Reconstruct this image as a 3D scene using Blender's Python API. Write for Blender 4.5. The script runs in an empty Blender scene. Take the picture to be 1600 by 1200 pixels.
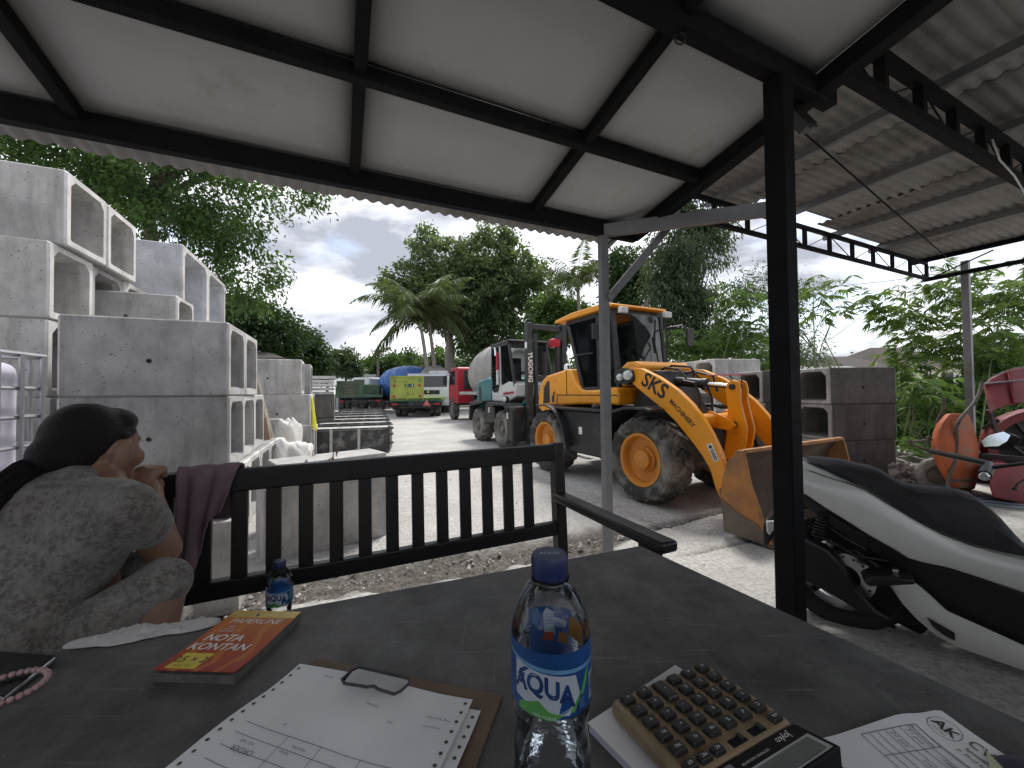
import bpy, bmesh, math, random
import numpy as np
from mathutils import Vector, Matrix
random.seed(7); RNG = np.random.default_rng(7)
SC = bpy.context.scene
COL = SC.collection
PI = math.pi
rad = math.radians

# ---------------------------------------------------------------- camera
CAM_H, FPX, PITCH, ROLL = 1.12, 600.0, rad(1.1), 0.012
cam_d = bpy.data.cameras.new('camera'); cam = bpy.data.objects.new('camera', cam_d); COL.objects.link(cam)
cam_d.sensor_width = 36; cam_d.lens = 36 * FPX / 1600; cam_d.clip_start = 0.02; cam_d.clip_end = 2000
_f = Vector((0, math.cos(PITCH), math.sin(PITCH))); _u = Vector((0, -math.sin(PITCH), math.cos(PITCH))); _r = Vector((1, 0, 0))
_cr = _r * math.cos(ROLL) - _u * math.sin(ROLL); _cu = _r * math.sin(ROLL) + _u * math.cos(ROLL)
cam.matrix_world = Matrix(((_cr.x, _cu.x, -_f.x, 0), (_cr.y, _cu.y, -_f.y, 0), (_cr.z, _cu.z, -_f.z, CAM_H), (0, 0, 0, 1)))
SC.camera = cam

# ---------------------------------------------------------------- sky and sun (overcast afternoon)
SUN_EL, SUN_AZ = rad(56), rad(20)          # azimuth from +Y towards +X
SKY_STRENGTH = 0.12
W = bpy.data.worlds.new('World'); SC.world = W; W.use_nodes = True
nt = W.node_tree; nt.nodes.clear()
def _n(t, **k):
    n = nt.nodes.new(t)
    for a, b in k.items(): setattr(n, a, b)
    return n
wo = _n('ShaderNodeOutputWorld'); bg = _n('ShaderNodeBackground'); bg.inputs['Strength'].default_value = SKY_STRENGTH
sky = _n('ShaderNodeTexSky', sky_type='NISHITA', sun_disc=False, sun_elevation=SUN_EL, sun_rotation=SUN_AZ)
sky.dust_density = 2.0; sky.air_density = 1.0
tc = _n('ShaderNodeTexCoord'); mp = _n('ShaderNodeMapping'); mp.inputs['Scale'].default_value = (1.0, 1.0, 2.6)
mp.inputs['Location'].default_value = (1.3, 0.4, 0.2)
n1 = _n('ShaderNodeTexNoise'); n1.inputs['Scale'].default_value = 2.3; n1.inputs['Detail'].default_value = 7; n1.inputs['Roughness'].default_value = 0.55
n1.inputs['Distortion'].default_value = 0.25
r1 = _n('ShaderNodeValToRGB'); e = r1.color_ramp.elements
e[0].position = 0.43; e[0].color = (1.75, 1.85, 2.15, 1); e[1].position = 0.64; e[1].color = (5.8, 5.85, 6.0, 1)
n2 = _n('ShaderNodeTexNoise'); n2.inputs['Scale'].default_value = 3.1; n2.inputs['Detail'].default_value = 5
r2 = _n('ShaderNodeValToRGB'); e2 = r2.color_ramp.elements; e2[0].position = 0.33; e2[0].color = (.35, .35, .35, 1); e2[1].position = 0.47; e2[1].color = (1, 1, 1, 1)
mx = _n('ShaderNodeMix', data_type='RGBA')
L = nt.links.new
L(tc.outputs['Generated'], mp.inputs['Vector']); L(mp.outputs['Vector'], n1.inputs['Vector']); L(mp.outputs['Vector'], n2.inputs['Vector'])
L(n1.outputs['Fac'], r1.inputs['Fac']); L(n2.outputs['Fac'], r2.inputs['Fac'])
L(r2.outputs['Color'], mx.inputs['Factor']); L(sky.outputs['Color'], mx.inputs['A']); L(r1.outputs['Color'], mx.inputs['B'])
L(mx.outputs['Result'], bg.inputs['Color']); L(bg.outputs['Background'], wo.inputs['Surface'])
sun_d = bpy.data.lights.new('sun', 'SUN'); sun = bpy.data.objects.new('sun', sun_d); COL.objects.link(sun)
sun_d.energy = 1.5; sun_d.angle = rad(14); sun_d.color = (1.0, 0.965, 0.91)
_sd = Vector((math.sin(SUN_AZ) * math.cos(SUN_EL), math.cos(SUN_AZ) * math.cos(SUN_EL), math.sin(SUN_EL)))
sun.rotation_euler = _sd.to_track_quat('Z', 'Y').to_euler(); sun.location = _sd * 30
SC.view_settings.view_transform = 'Standard'; SC.view_settings.look = 'None'; SC.view_settings.exposure = 1.4; SC.view_settings.gamma = 1
SC.view_settings.use_curve_mapping = False
SC.render.engine = 'CYCLES'
SC.cycles.use_denoising = True
SC.cycles.max_bounces = 8; SC.cycles.diffuse_bounces = 5; SC.cycles.transparent_max_bounces = 10; SC.cycles.transmission_bounces = 8
SC.cycles.caustics_reflective = False; SC.cycles.caustics_refractive = False

# ---------------------------------------------------------------- a pixel of the 1600x1200 photo -> a ray, then a point on something
def ray(px, py):
    xc, yc = (px - 800) / FPX, -(py - 600) / FPX
    d = _cr * xc + _cu * yc + _f
    return d / d.y
CO = Vector((0, 0, CAM_H))
def on_z(px, py, z):
    d = ray(px, py); return CO + d * ((z - CAM_H) / d.z)
def at(px, py, y): return CO + ray(px, py) * y
def on_plane(px, py, p0, n):
    d = ray(px, py); return CO + d * ((Vector(p0) - CO).dot(n) / d.dot(n))

# ---------------------------------------------------------------- materials
MATS = {}
def _mat(name):
    m = bpy.data.materials.new(name); m.use_nodes = True; t = m.node_tree; b = t.nodes['Principled BSDF']
    MATS[name] = m
    return m, t, b
def _add(t, typ, **k):
    n = t.nodes.new(typ)
    for a, b in k.items():
        if a in n.inputs: n.inputs[a].default_value = b
        else: setattr(n, a, b)
    return n
def _noise(t, vec, scale, detail=4, rough=.55):
    n = t.nodes.new('ShaderNodeTexNoise'); n.inputs['Scale'].default_value = scale; n.inputs['Detail'].default_value = detail; n.inputs['Roughness'].default_value = rough
    t.links.new(vec, n.inputs['Vector']); return n.outputs['Fac']
def _ramp(t, fac, p0, p1, c0=(0, 0, 0, 1), c1=(1, 1, 1, 1)):
    r = t.nodes.new('ShaderNodeValToRGB'); a = r.color_ramp.elements
    a[0].position = p0; a[0].color = c0; a[1].position = p1; a[1].color = c1
    t.links.new(fac, r.inputs['Fac']); return r.outputs['Color']
def _mix(t, fac, a, b, mode='MIX'):
    m = t.nodes.new('ShaderNodeMix'); m.data_type = 'RGBA'; m.blend_type = mode
    for s, x in (('Factor', fac), ('A', a), ('B', b)):
        if isinstance(x, (int, float)): m.inputs[s].default_value = x
        elif isinstance(x, tuple): m.inputs[s].default_value = (*x[:3], 1)
        else: t.links.new(x, m.inputs[s])
    return m.outputs['Result']
def _bump(t, b, fac, strength, dist=.01):
    n = t.nodes.new('ShaderNodeBump'); n.inputs['Strength'].default_value = strength; n.inputs['Distance'].default_value = dist
    t.links.new(fac, n.inputs['Height']); t.links.new(n.outputs['Normal'], b.inputs['Normal'])
def mat(name, col, rough=.6, metal=0., var=.18, scale=6., bump=0., bscale=60., dirt=None, dirt_amt=.5, dscale=5., spec=None, coat=0.):
    """plain paint / plastic / metal with uneven tone, optional dirt patches and fine relief"""
    m, t, b = _mat(name)
    v = t.nodes.new('ShaderNodeTexCoord').outputs['Object']
    c = tuple(max(0, x * (1 - var)) for x in col); d = tuple(min(1, x * (1 + var)) for x in col)
    o = _mix(t, _ramp(t, _noise(t, v, scale, 6, .6), .3, .7), c, d)
    b.inputs['Roughness'].default_value = rough
    if dirt:
        f = _ramp(t, _noise(t, v, dscale, 8, .68), .62 - .3 * dirt_amt, .82 - .3 * dirt_amt)
        o = _mix(t, f, o, dirt)
        rr = _mix(t, f, (rough,) * 3, (.9,) * 3); t.links.new(rr, b.inputs['Roughness'])
    else:
        rr = _ramp(t, _noise(t, v, scale * 2.3, 4), .2, .8, (max(0, rough - .08),) * 3 + (1,), (min(1, rough + .1),) * 3 + (1,)); t.links.new(rr, b.inputs['Roughness'])
    t.links.new(o, b.inputs['Base Color']); b.inputs['Metallic'].default_value = metal
    if spec is not None: b.inputs['Specular IOR Level'].default_value = spec
    if coat: b.inputs['Coat Weight'].default_value = coat; b.inputs['Coat Roughness'].default_value = .15
    if bump: _bump(t, b, _noise(t, v, bscale, 5), bump)
    return m
def concrete(name, col, stain=.35, pits=True):
    m, t, b = _mat(name)
    tcn = t.nodes.new('ShaderNodeTexCoord'); v = tcn.outputs['Object']; info = t.nodes.new('ShaderNodeObjectInfo')
    add = t.nodes.new('ShaderNodeVectorMath'); add.operation = 'ADD'
    sc = t.nodes.new('ShaderNodeVectorMath'); sc.operation = 'SCALE'; sc.inputs[3].default_value = 37.0
    cmb = t.nodes.new('ShaderNodeCombineXYZ')
    for i in range(3): t.links.new(info.outputs['Random'], cmb.inputs[i])
    t.links.new(cmb.outputs[0], sc.inputs[0]); t.links.new(v, add.inputs[0]); t.links.new(sc.outputs[0], add.inputs[1]); v = add.outputs[0]
    a = tuple(x * .60 for x in col); c = tuple(min(1, x * 1.22) for x in col)
    o = _mix(t, _ramp(t, _noise(t, v, 3.2, 8, .65), .3, .7), a, c)
    o = _mix(t, _ramp(t, _noise(t, v, 90, 3), .25, .75), o, tuple(x * .82 for x in col)) if False else _mix(t, _ramp(t, _noise(t, v, 110, 2), .35, .7, (0, 0, 0, 1), (.35, .35, .35, 1)), o, tuple(x * .7 for x in col))
    mp_ = t.nodes.new('ShaderNodeMapping'); mp_.inputs['Scale'].default_value = (7, 7, 1.1); t.links.new(v, mp_.inputs['Vector'])
    st = _ramp(t, _noise(t, mp_.outputs[0], 1.3, 6, .6), .48, .70, (0, 0, 0, 1), (stain, stain, stain, 1))
    o = _mix(t, st, o, tuple(x * .5 for x in (col[0], col[1] * .98, col[2] * .94)))
    rnd = _ramp(t, info.outputs['Random'], 0, 1, (.74, .74, .75, 1), (1.16, 1.14, 1.12, 1)); o = _mix(t, 1.0, o, rnd, 'MULTIPLY')
    h = _noise(t, v, 45, 6, .7)
    if pits:
        vo = t.nodes.new('ShaderNodeTexVoronoi'); vo.inputs['Scale'].default_value = 26; t.links.new(v, vo.inputs['Vector'])
        pn = _noise(t, v, 6, 3); 
        mm = t.nodes.new('ShaderNodeMath'); mm.operation = 'MULTIPLY_ADD'; mm.inputs[1].default_value = -.34; mm.inputs[2].default_value = .285
        t.links.new(pn, mm.inputs[0])
        lt = t.nodes.new('ShaderNodeMath'); lt.operation = 'LESS_THAN'; t.links.new(vo.outputs['Distance'], lt.inputs[0]); t.links.new(mm.outputs[0], lt.inputs[1])
        o = _mix(t, lt.outputs[0], o, tuple(x * .28 for x in col))
    t.links.new(o, b.inputs['Base Color']); b.inputs['Roughness'].default_value = .9; b.inputs['Specular IOR Level'].default_value = .25
    _bump(t, b, h, .35, .006)
    return m
def leafmat(name, dark, light, trans=.35, rough=.5):
    """leaf colour varies from leaf to leaf through the mesh attribute 'tone'"""
    m, t, b = _mat(name)
    at_ = t.nodes.new('ShaderNodeAttribute'); at_.attribute_name = 'tone'
    o = _mix(t, at_.outputs['Fac'], dark, light)
    t.links.new(o, b.inputs['Base Color']); b.inputs['Roughness'].default_value = rough; b.inputs['Specular IOR Level'].default_value = .35
    tr = t.nodes.new('ShaderNodeBsdfTranslucent'); hs = _mix(t, .5, o, (light[0] * 1.6, light[1] * 1.7, light[2] * .7)); t.links.new(hs, tr.inputs['Color'])
    ms = t.nodes.new('ShaderNodeMixShader'); ms.inputs[0].default_value = trans
    t.links.new(b.outputs[0], ms.inputs[1]); t.links.new(tr.outputs[0], ms.inputs[2]); t.links.new(ms.outputs[0], t.nodes['Material Output'].inputs['Surface'])
    return m
def glassmat(name, col=(.8, .9, .88), rough=.02, alpha=.35):
    """thin pane: mostly see-through, with a mirror coat"""
    m, t, b = _mat(name)
    tr = t.nodes.new('ShaderNodeBsdfTransparent'); tr.inputs['Color'].default_value = (*col, 1)
    b.inputs['Base Color'].default_value = (.02, .025, .025, 1); b.inputs['Roughness'].default_value = rough
    fr = t.nodes.new('ShaderNodeFresnel'); fr.inputs['IOR'].default_value = 1.5
    ma = t.nodes.new('ShaderNodeMath'); ma.operation = 'ADD'; ma.use_clamp = True; ma.inputs[1].default_value = alpha; t.links.new(fr.outputs[0], ma.inputs[0])
    ms = t.nodes.new('ShaderNodeMixShader'); t.links.new(ma.outputs[0], ms.inputs[0]); t.links.new(tr.outputs[0], ms.inputs[1]); t.links.new(b.outputs[0], ms.inputs[2])
    t.links.new(ms.outputs[0], t.nodes['Material Output'].inputs['Surface'])
    return m

# ---------------------------------------------------------------- mesh builder
def rotm(rx=0, ry=0, rz=0): return (Matrix.Rotation(rz, 3, 'Z') @ Matrix.Rotation(ry, 3, 'Y') @ Matrix.Rotation(rx, 3, 'X'))
def frame_from(d, up=Vector((0, 0, 1))):
    z = Vector(d).normalized(); x = up.cross(z)
    if x.length < 1e-4: x = Vector((1, 0, 0)).cross(z)
    x.normalize(); y = z.cross(x)
    return x, y, z
class MB:
    def __init__(s): s.v = []; s.f = []
    def add(s, vs, fs):
        o = len(s.v); s.v.extend(tuple(p) for p in vs); s.f.extend(tuple(i + o for i in f) for f in fs); return s
    def box(s, c, size, rot=None):
        x, y, z = (k / 2 for k in size); c = Vector(c)
        vs = [Vector((a * x, b * y, d * z)) for d in (-1, 1) for b in (-1, 1) for a in (-1, 1)]
        if rot is not None:
            if isinstance(rot, (int, float)): rot = Matrix.Rotation(rot, 3, 'Z')
            vs = [rot @ p for p in vs]
        return s.add([p + c for p in vs], [(0, 2, 3, 1), (4, 5, 7, 6), (0, 1, 5, 4), (2, 6, 7, 3), (0, 4, 6, 2), (1, 3, 7, 5)])
    def bar(s, a, b, w, h=None, up=Vector((0, 0, 1))):
        a, b = Vector(a), Vector(b); h = h or w; x, y, z = frame_from(b - a, up)
        vs = [p + x * (i * w / 2) + y * (j * h / 2) for p in (a, b) for i, j in ((-1, -1), (1, -1), (1, 1), (-1, 1))]
        return s.add(vs, [(3, 2, 1, 0), (4, 5, 6, 7), (0, 1, 5, 4), (1, 2, 6, 5), (2, 3, 7, 6), (3, 0, 4, 7)])
    def tube(s, path, r, n=8, caps=True, flat=1.0):
        path = [Vector(p) for p in path]; k = len(path); rs = r if isinstance(r, (list, tuple)) else [r] * k
        x0 = None; rings = []
        for i, p in enumerate(path):
            d = (path[min(i + 1, k - 1)] - path[max(i - 1, 0)])
            if d.length < 1e-9: d = Vector((0, 0, 1))
            d.normalize()
            if x0 is None: x, y, _ = frame_from(d)
            else:
                x = x0 - d * x0.dot(d)
                if x.length < 1e-5: x, y, _ = frame_from(d)
                x.normalize(); y = d.cross(x)
            x0 = x
            rings.append([p + (x * math.cos(2 * PI * j / n) + y * math.sin(2 * PI * j / n) * flat) * rs[i] for j in range(n)])
        vs = [q for rg in rings for q in rg]
        fs = [(i * n + j, i * n + (j + 1) % n, (i + 1) * n + (j + 1) % n, (i + 1) * n + j) for i in range(k - 1) for j in range(n)]
        if caps: fs += [tuple(range(n - 1, -1, -1)), tuple((k - 1) * n + j for j in range(n))]
        return s.add(vs, fs)
    def lathe(s, prof, n=24, mtx=None, caps=True, a0=0., a1=2 * PI):
        """prof: (radius, z) from bottom to top"""
        full = abs(a1 - a0 - 2 * PI) < 1e-6; m = n if full else n + 1
        vs = []
        for r, z in prof:
            for j in range(m):
                a = a0 + (a1 - a0) * j / n; vs.append(Vector((r * math.cos(a), r * math.sin(a), z)))
        if mtx is not None: vs = [mtx @ p for p in vs]
        k = len(prof); fs = []
        for i in range(k - 1):
            for j in range(n):
                j2 = (j + 1) % m if full else j + 1
                fs.append((i * m + j, i * m + j2, (i + 1) * m + j2, (i + 1) * m + j))
        if caps and full:
            if prof[0][0] > 1e-6: fs.append(tuple(range(m - 1, -1, -1)))
            if prof[-1][0] > 1e-6: fs.append(tuple((k - 1) * m + j for j in range(m)))
        return s.add(vs, fs)
    def prism(s, pts, fa, fb):
        """2D outline pts mapped to 3D by fa (one side) and fb (the other)"""
        n = len(pts); vs = [fa(*p) for p in pts] + [fb(*p) for p in pts]
        return s.add(vs, [tuple(range(n - 1, -1, -1)), tuple(range(n, 2 * n))] + [(i, (i + 1) % n, n + (i + 1) % n, n + i) for i in range(n)])
    def loft(s, rings, caps=True, closed=True):
        n = len(rings[0]); vs = [q for r in rings for q in r]; fs = []
        for i in range(len(rings) - 1):
            for j in range(n if closed else n - 1):
                fs.append((i * n + j, i * n + (j + 1) % n, (i + 1) * n + (j + 1) % n, (i + 1) * n + j))
        if caps and closed: fs += [tuple(range(n - 1, -1, -1)), tuple((len(rings) - 1) * n + j for j in range(n))]
        return s.add(vs, fs)
    def mesh(s, name, m=None, smooth=35):
        me = bpy.data.meshes.new(name); me.from_pydata([tuple(p) for p in s.v], [], s.f); me.update()
        bm = bmesh.new(); bm.from_mesh(me); bmesh.ops.recalc_face_normals(bm, faces=bm.faces); bm.to_mesh(me); bm.free()
        if m is not None: me.materials.append(MATS[m] if isinstance(m, str) else m)
        if smooth:
            me.polygons.foreach_set('use_smooth', [True] * len(me.polygons)); me.set_sharp_from_angle(angle=rad(smooth))
        return me
    def build(s, name, m, parent=None, bevel=0, smooth=35, seg=2, sub=0):
        return link(name, s.mesh(name, m, smooth), parent, bevel, seg, sub)
def link(name, me, parent=None, bevel=0, seg=2, sub=0):
    o = bpy.data.objects.new(name, me); COL.objects.link(o)
    if parent is not None: o.parent = parent
    if bevel:
        b = o.modifiers.new('bevel', 'BEVEL'); b.width = bevel; b.segments = seg; b.limit_method = 'ANGLE'; b.angle_limit = rad(40); b.harden_normals = False
    if sub:
        q = o.modifiers.new('subd', 'SUBSURF'); q.levels = sub; q.render_levels = sub
    return o
def tag(o, label=None, cat=None, group=None, kind=None):
    if cat and not kind: kind = 'thing'
    if label: o['label'] = label
    if cat: o['category'] = cat
    if group: o['group'] = group
    if kind: o['kind'] = kind
    return o
def thing(name, label, cat, loc=(0, 0, 0), rz=0, group=None, mtx=None):
    o = bpy.data.objects.new(name, None); COL.objects.link(o); o.empty_display_size = .1
    if mtx is not None: o.matrix_world = mtx
    else: o.location = loc; o.rotation_euler = (0, 0, rz)
    return tag(o, label, cat, group)
def kids(o): return [c for c in bpy.data.objects if c.parent == o]
def copy_tree(o, label=None, parent=None, ch=None):
    c = o.copy(); COL.objects.link(c); c.parent = parent
    if label: c['label'] = label
    for k in (ch if ch is not None else kids(o)): copy_tree(k, None, c)
    return c
_tc = {}
def text_polys(txt, size=1.0, align='CENTER', bold=0.0, shear=0.0):
    """lettering as flat polygons (2D verts, faces), centred on the origin when align is CENTER"""
    cu = bpy.data.curves.new('lettering', 'FONT'); cu.body = txt; cu.size = size; cu.align_x = align; cu.align_y = 'CENTER'; cu.offset = bold; cu.shear = shear; cu.resolution_u = 3
    ob = bpy.data.objects.new('lettering', cu); COL.objects.link(ob); dg = bpy.context.evaluated_depsgraph_get(); dg.update()
    me = ob.evaluated_get(dg).to_mesh()
    vs = [(p.co.x, p.co.y) for p in me.vertices]; fs = [tuple(p.vertices) for p in me.polygons]
    ob.evaluated_get(dg).to_mesh_clear(); bpy.data.objects.remove(ob); bpy.data.curves.remove(cu)
    return vs, fs
def lettering(name, txt, size, m, parent, fn, align='CENTER', bold=0., shear=0.):
    """lettering laid on a surface by fn(x, y) -> 3D point"""
    vs, fs = text_polys(txt, size, align, bold, shear); b = MB(); b.add([fn(*p) for p in vs], fs)
    me = bpy.data.meshes.new(name); me.from_pydata([tuple(p) for p in b.v], [], b.f); me.update(); me.materials.append(MATS[m])
    return link(name, me, parent)
def sstep(a, b, x): t = np.clip((x - a) / (b - a), 0, 1); return t * t * (3 - 2 * t)

# ---------------------------------------------------------------- shared materials
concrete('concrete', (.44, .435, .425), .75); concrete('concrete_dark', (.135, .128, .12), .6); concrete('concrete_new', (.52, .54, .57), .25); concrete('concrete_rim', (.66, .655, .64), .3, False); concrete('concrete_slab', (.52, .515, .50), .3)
mat('black_steel', (.0075, .008, .009), .65, .0, .3, 9, .06, 90, spec=.12); mat('grey_steel', (.19, .195, .20), .5, .3, .15, 7, .05, 60, dirt=(.16, .14, .12), dirt_amt=.25)
mat('ceiling_board', (.46, .46, .455), .85, 0, .07, 2.2, .05, 30, dirt=(.34, .32, .29), dirt_amt=.12, dscale=2.2)
mat('asbestos', (.25, .243, .232), .92, 0, .16, 5, .25, 70, dirt=(.12, .105, .09), dirt_amt=.32, dscale=2.2)
mat('rubber', (.035, .034, .033), .85, 0, .25, 8, .2, 40, dirt=(.25, .23, .20), dirt_amt=.62, dscale=3.2)
mat('rubber_dusty', (.10, .096, .09), .9, 0, .25, 8, .2, 40, dirt=(.30, .285, .26), dirt_amt=.62, dscale=3.0)
mat('black_plastic', (.018, .018, .019), .42, 0, .2, 10)
mat('dark_machine', (.035, .036, .038), .6, .1, .3, 7, .1, 40, dirt=(.12, .105, .09), dirt_amt=.3)
mat('chrome', (.75, .75, .76), .18, 1., .06, 5); mat('wood_dark', (.017, .016, .0155), .42, 0, .35, 12, .12, 50)
# ================================================================ the setting: one ground sheet out to the horizon
YARD = -0.11
ANG = rad(24.3)                                     # the shed, its table and the stacks all follow this grid
VV = Vector((math.cos(ANG), math.sin(ANG), 0)); UU = Vector((-math.sin(ANG), math.cos(ANG), 0))
# the broken edge of the concrete apron, then the dirty gutter left of it
EDGE = [on_z(*p, -.08) for p in ((250, 985), (400, 935), (520, 908), (640, 886), (760, 866), (880, 846), (940, 832), (1000, 822), (1060, 811), (1120, 796), (1180, 784), (1300, 770))]
JOINTS = [[on_z(*p, YARD) for p in ((600, 692), (680, 690), (760, 686))], [on_z(*p, YARD) for p in ((1060, 868), (1140, 850), (1210, 836))]]
def poly_dist(X, Y, poly):
    d = np.full(X.shape, 1e9); along = np.zeros(X.shape); acc = 0.
    for a, b in zip(poly[:-1], poly[1:]):
        ax, ay, bx, by = a.x, a.y, b.x, b.y; lx, ly = bx - ax, by - ay; l2 = lx * lx + ly * ly
        t = np.clip(((X - ax) * lx + (Y - ay) * ly) / l2, 0, 1); q = np.hypot(X - ax - t * lx, Y - ay - t * ly)
        along = np.where(q < d, acc + t * math.sqrt(l2), along); d = np.minimum(d, q); acc += math.sqrt(l2)
    return d, along
def vnoise(X, Y, s, seed=0):
    r = np.random.default_rng(seed); T = r.random((64, 64)); x, y = X * s, Y * s
    i, j = np.floor(x).astype(int), np.floor(y).astype(int); fx, fy = x - i, y - j; fx = fx * fx * (3 - 2 * fx); fy = fy * fy * (3 - 2 * fy)
    g = lambda a, b: T[a % 64, b % 64]
    return g(i, j) * (1 - fx) * (1 - fy) + g(i + 1, j) * fx * (1 - fy) + g(i, j + 1) * (1 - fx) * fy + g(i + 1, j + 1) * fx * fy
def ground_z(x, y):
    return float(YARD * sstep(1.5, 3.0, np.array(y)))
xs = np.concatenate([-np.geomspace(400, 4.2, 46), np.arange(-4, 7.0, .034), np.geomspace(7.1, 400, 46)])
ys = np.concatenate([-np.geomspace(60, .5, 14), np.arange(-.4, 1.2, .1), np.arange(1.2, 8.0, .034), np.geomspace(8.05, 600, 60)])
X, Y = np.meshgrid(xs, ys)
Z = YARD * sstep(1.5, 3.0, Y)
near = ((np.abs(X) < 9) & (Y < 14) & (Y > -2)).astype(float)
fine = (vnoise(X, Y, 2.1, 1) - .5) * .022 + (vnoise(X, Y, 7.5, 2) - .5) * .009 + (vnoise(X, Y, 19, 3) - .5) * .006
Z = Z + fine * near
dE, aE = poly_dist(X, Y, EDGE)
wob = (vnoise(X, Y, 5.0, 5) - .5) * .10 + (vnoise(X, Y, 15, 6) - .5) * .05
gut = 1 - sstep(.15, .85, (X - EDGE[5].x) * .9)      # the gutter is broad on the left and narrows to a crack
width = .035 + .22 * gut
soil = (1 - sstep(width * .6, width * 1.25 + .01, dE + wob * (.35 + gut)))
Z = Z - soil * (.045 + .02 * vnoise(X, Y, 22, 8)) + soil * gut * (vnoise(X, Y, 26, 9) - .5) * .04
for jt in JOINTS:
    dj, _ = poly_dist(X, Y, jt); q = 1 - sstep(.0, .035, np.abs(dj + wob * .3)); Z -= q * .02; soil = np.maximum(soil, q * .8)
for off in (0., 1.24):                                # tyre marks left by the loader and forklift
    tp_ = [Vector((1.25 + off * .9, 3.2 + off * .45, 0)), Vector((.75 + off * .9, 4.6 + off * .45, 0)), Vector((-.2 + off * .9, 6.2 + off * .45, 0)), Vector((-1.6 + off * .9, 7.9 + off * .3, 0))]
    dt_, at__ = poly_dist(X, Y, tp_); band = 1 - sstep(.13, .19, dt_ + wob * .4); tread = .45 + .55 * np.sin(at__ * 42 + np.abs(dt_) * 30)
    soil = np.maximum(soil, band * (.10 + .22 * np.clip(tread, 0, 1)) * (.4 + .9 * vnoise(X, Y, 1.3, 12)))
nx, ny = len(xs), len(ys)
idx = np.arange(nx * ny).reshape(ny, nx)
faces = np.stack([idx[:-1, :-1], idx[:-1, 1:], idx[1:, 1:], idx[1:, :-1]], -1).reshape(-1, 4)
gme = bpy.data.meshes.new('ground'); gme.from_pydata(np.stack([X, Y, Z], -1).reshape(-1, 3).tolist(), [], faces.tolist()); gme.update()
gat = gme.attributes.new('soil', 'FLOAT', 'POINT'); gat.data.foreach_set('value', np.clip(soil, 0, 1).astype(np.float32).ravel())
grass = sstep(0, 1.5, X * .40 - (Y - 9.5) * -.35 - 2.6) * 0 + sstep(26, 40, Y)
gat = gme.attributes.new('weeds', 'FLOAT', 'POINT'); gat.data.foreach_set('value', np.clip(grass, 0, 1).astype(np.float32).ravel())
gme.polygons.foreach_set('use_smooth', [True] * len(gme.polygons))
m, t, b = _mat('yard_concrete')
v = t.nodes.new('ShaderNodeTexCoord').outputs['Object']
o = _mix(t, _ramp(t, _noise(t, v, 1.1, 8, .62), .34, .66), (.43, .415, .395), (.62, .61, .59))
o = _mix(t, _ramp(t, _noise(t, v, 34, 5, .7), .42, .62, (0, 0, 0, 1), (.75, .75, .75, 1)), o, (.30, .285, .265))
o = _mix(t, _ramp(t, _noise(t, v, 9, 6, .7), .58, .72, (0, 0, 0, 1), (.55, .55, .55, 1)), o, (.22, .205, .185))
o = _mix(t, _ramp(t, _noise(t, v, 130, 2), .62, .68, (0, 0, 0, 1), (.8, .8, .8, 1)), o, (.66, .655, .64))
o = _mix(t, _ramp(t, _noise(t, v, .55, 6, .7), .56, .70, (0, 0, 0, 1), (.6, .6, .6, 1)), o, (.21, .195, .18))
sa = t.nodes.new('ShaderNodeAttribute'); sa.attribute_name = 'soil'
sl = _mix(t, _ramp(t, _noise(t, v, 26, 5, .7), .4, .65), (.075, .066, .058), (.20, .185, .165))
o = _mix(t, sa.outputs['Fac'], o, sl)
wa = t.nodes.new('ShaderNodeAttribute'); wa.attribute_name = 'weeds'
o = _mix(t, wa.outputs['Fac'], o, (.05, .075, .03))
t.links.new(o, b.inputs['Base Color']); b.inputs['Roughness'].default_value = .92; b.inputs['Specular IOR Level'].default_value = .25
_bump(t, b, _noise(t, v, 38, 8, .75), .9, .02)
gme.materials.append(m)
tag(link('ground', gme), 'pale worn concrete yard with cracks and a dirty gutter along the shed', kind='structure')

# loose stones along the gutter and the crack
def stone_mesh(bld, c, r, rng):
    ico = [(0, 0, 1)] + [(math.cos(a) * .9, math.sin(a) * .9, .3) for a in np.arange(5) * 2 * PI / 5] + [(math.cos(a) * .9, math.sin(a) * .9, -.35) for a in np.arange(5) * 2 * PI / 5 + .6] + [(0, 0, -.9)]
    R = rotm(rng.random() * 6, rng.random() * 6, rng.random() * 6)
    vs = [Vector(c) + (R @ Vector(p)) * (r * (.7 + .6 * rng.random())) for p in ico]
    fs = [(0, 1 + i, 1 + (i + 1) % 5) for i in range(5)] + [(1 + i, 6 + i, 1 + (i + 1) % 5) for i in range(5)] + [(6 + i, 6 + (i + 1) % 5, 1 + (i + 1) % 5) for i in range(5)] + [(11, 6 + (i + 1) % 5, 6 + i) for i in range(5)]
    bld.add(vs, fs)
rg = np.random.default_rng(3); gb = MB()
for k in range(850):
    i = rg.integers(0, len(EDGE) - 1); tt = rg.random(); p = EDGE[i].lerp(EDGE[i + 1], tt); lim = .30 if p.x < .3 else .06
    q = p + UU * rg.normal(0, lim * .6); q.z = ground_z(q.x, q.y) - (.03 if abs((q - p).length) < .1 else .0); stone_mesh(gb, q, .004 + .013 * rg.random() ** 3, rg)
for k in range(500):
    q = Vector((rg.uniform(-1.8, 4), rg.uniform(1.7, 6), 0)); q.z = ground_z(q.x, q.y) + .002; stone_mesh(gb, q, .003 + .008 * rg.random() ** 3, rg)
mat('stone', (.40, .38, .35), .9, 0, .5, 14)
tag(gb.build('gravel', 'stone', smooth=0), 'small loose stones and rubble strewn along the gutter and crack', kind='stuff')
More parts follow.
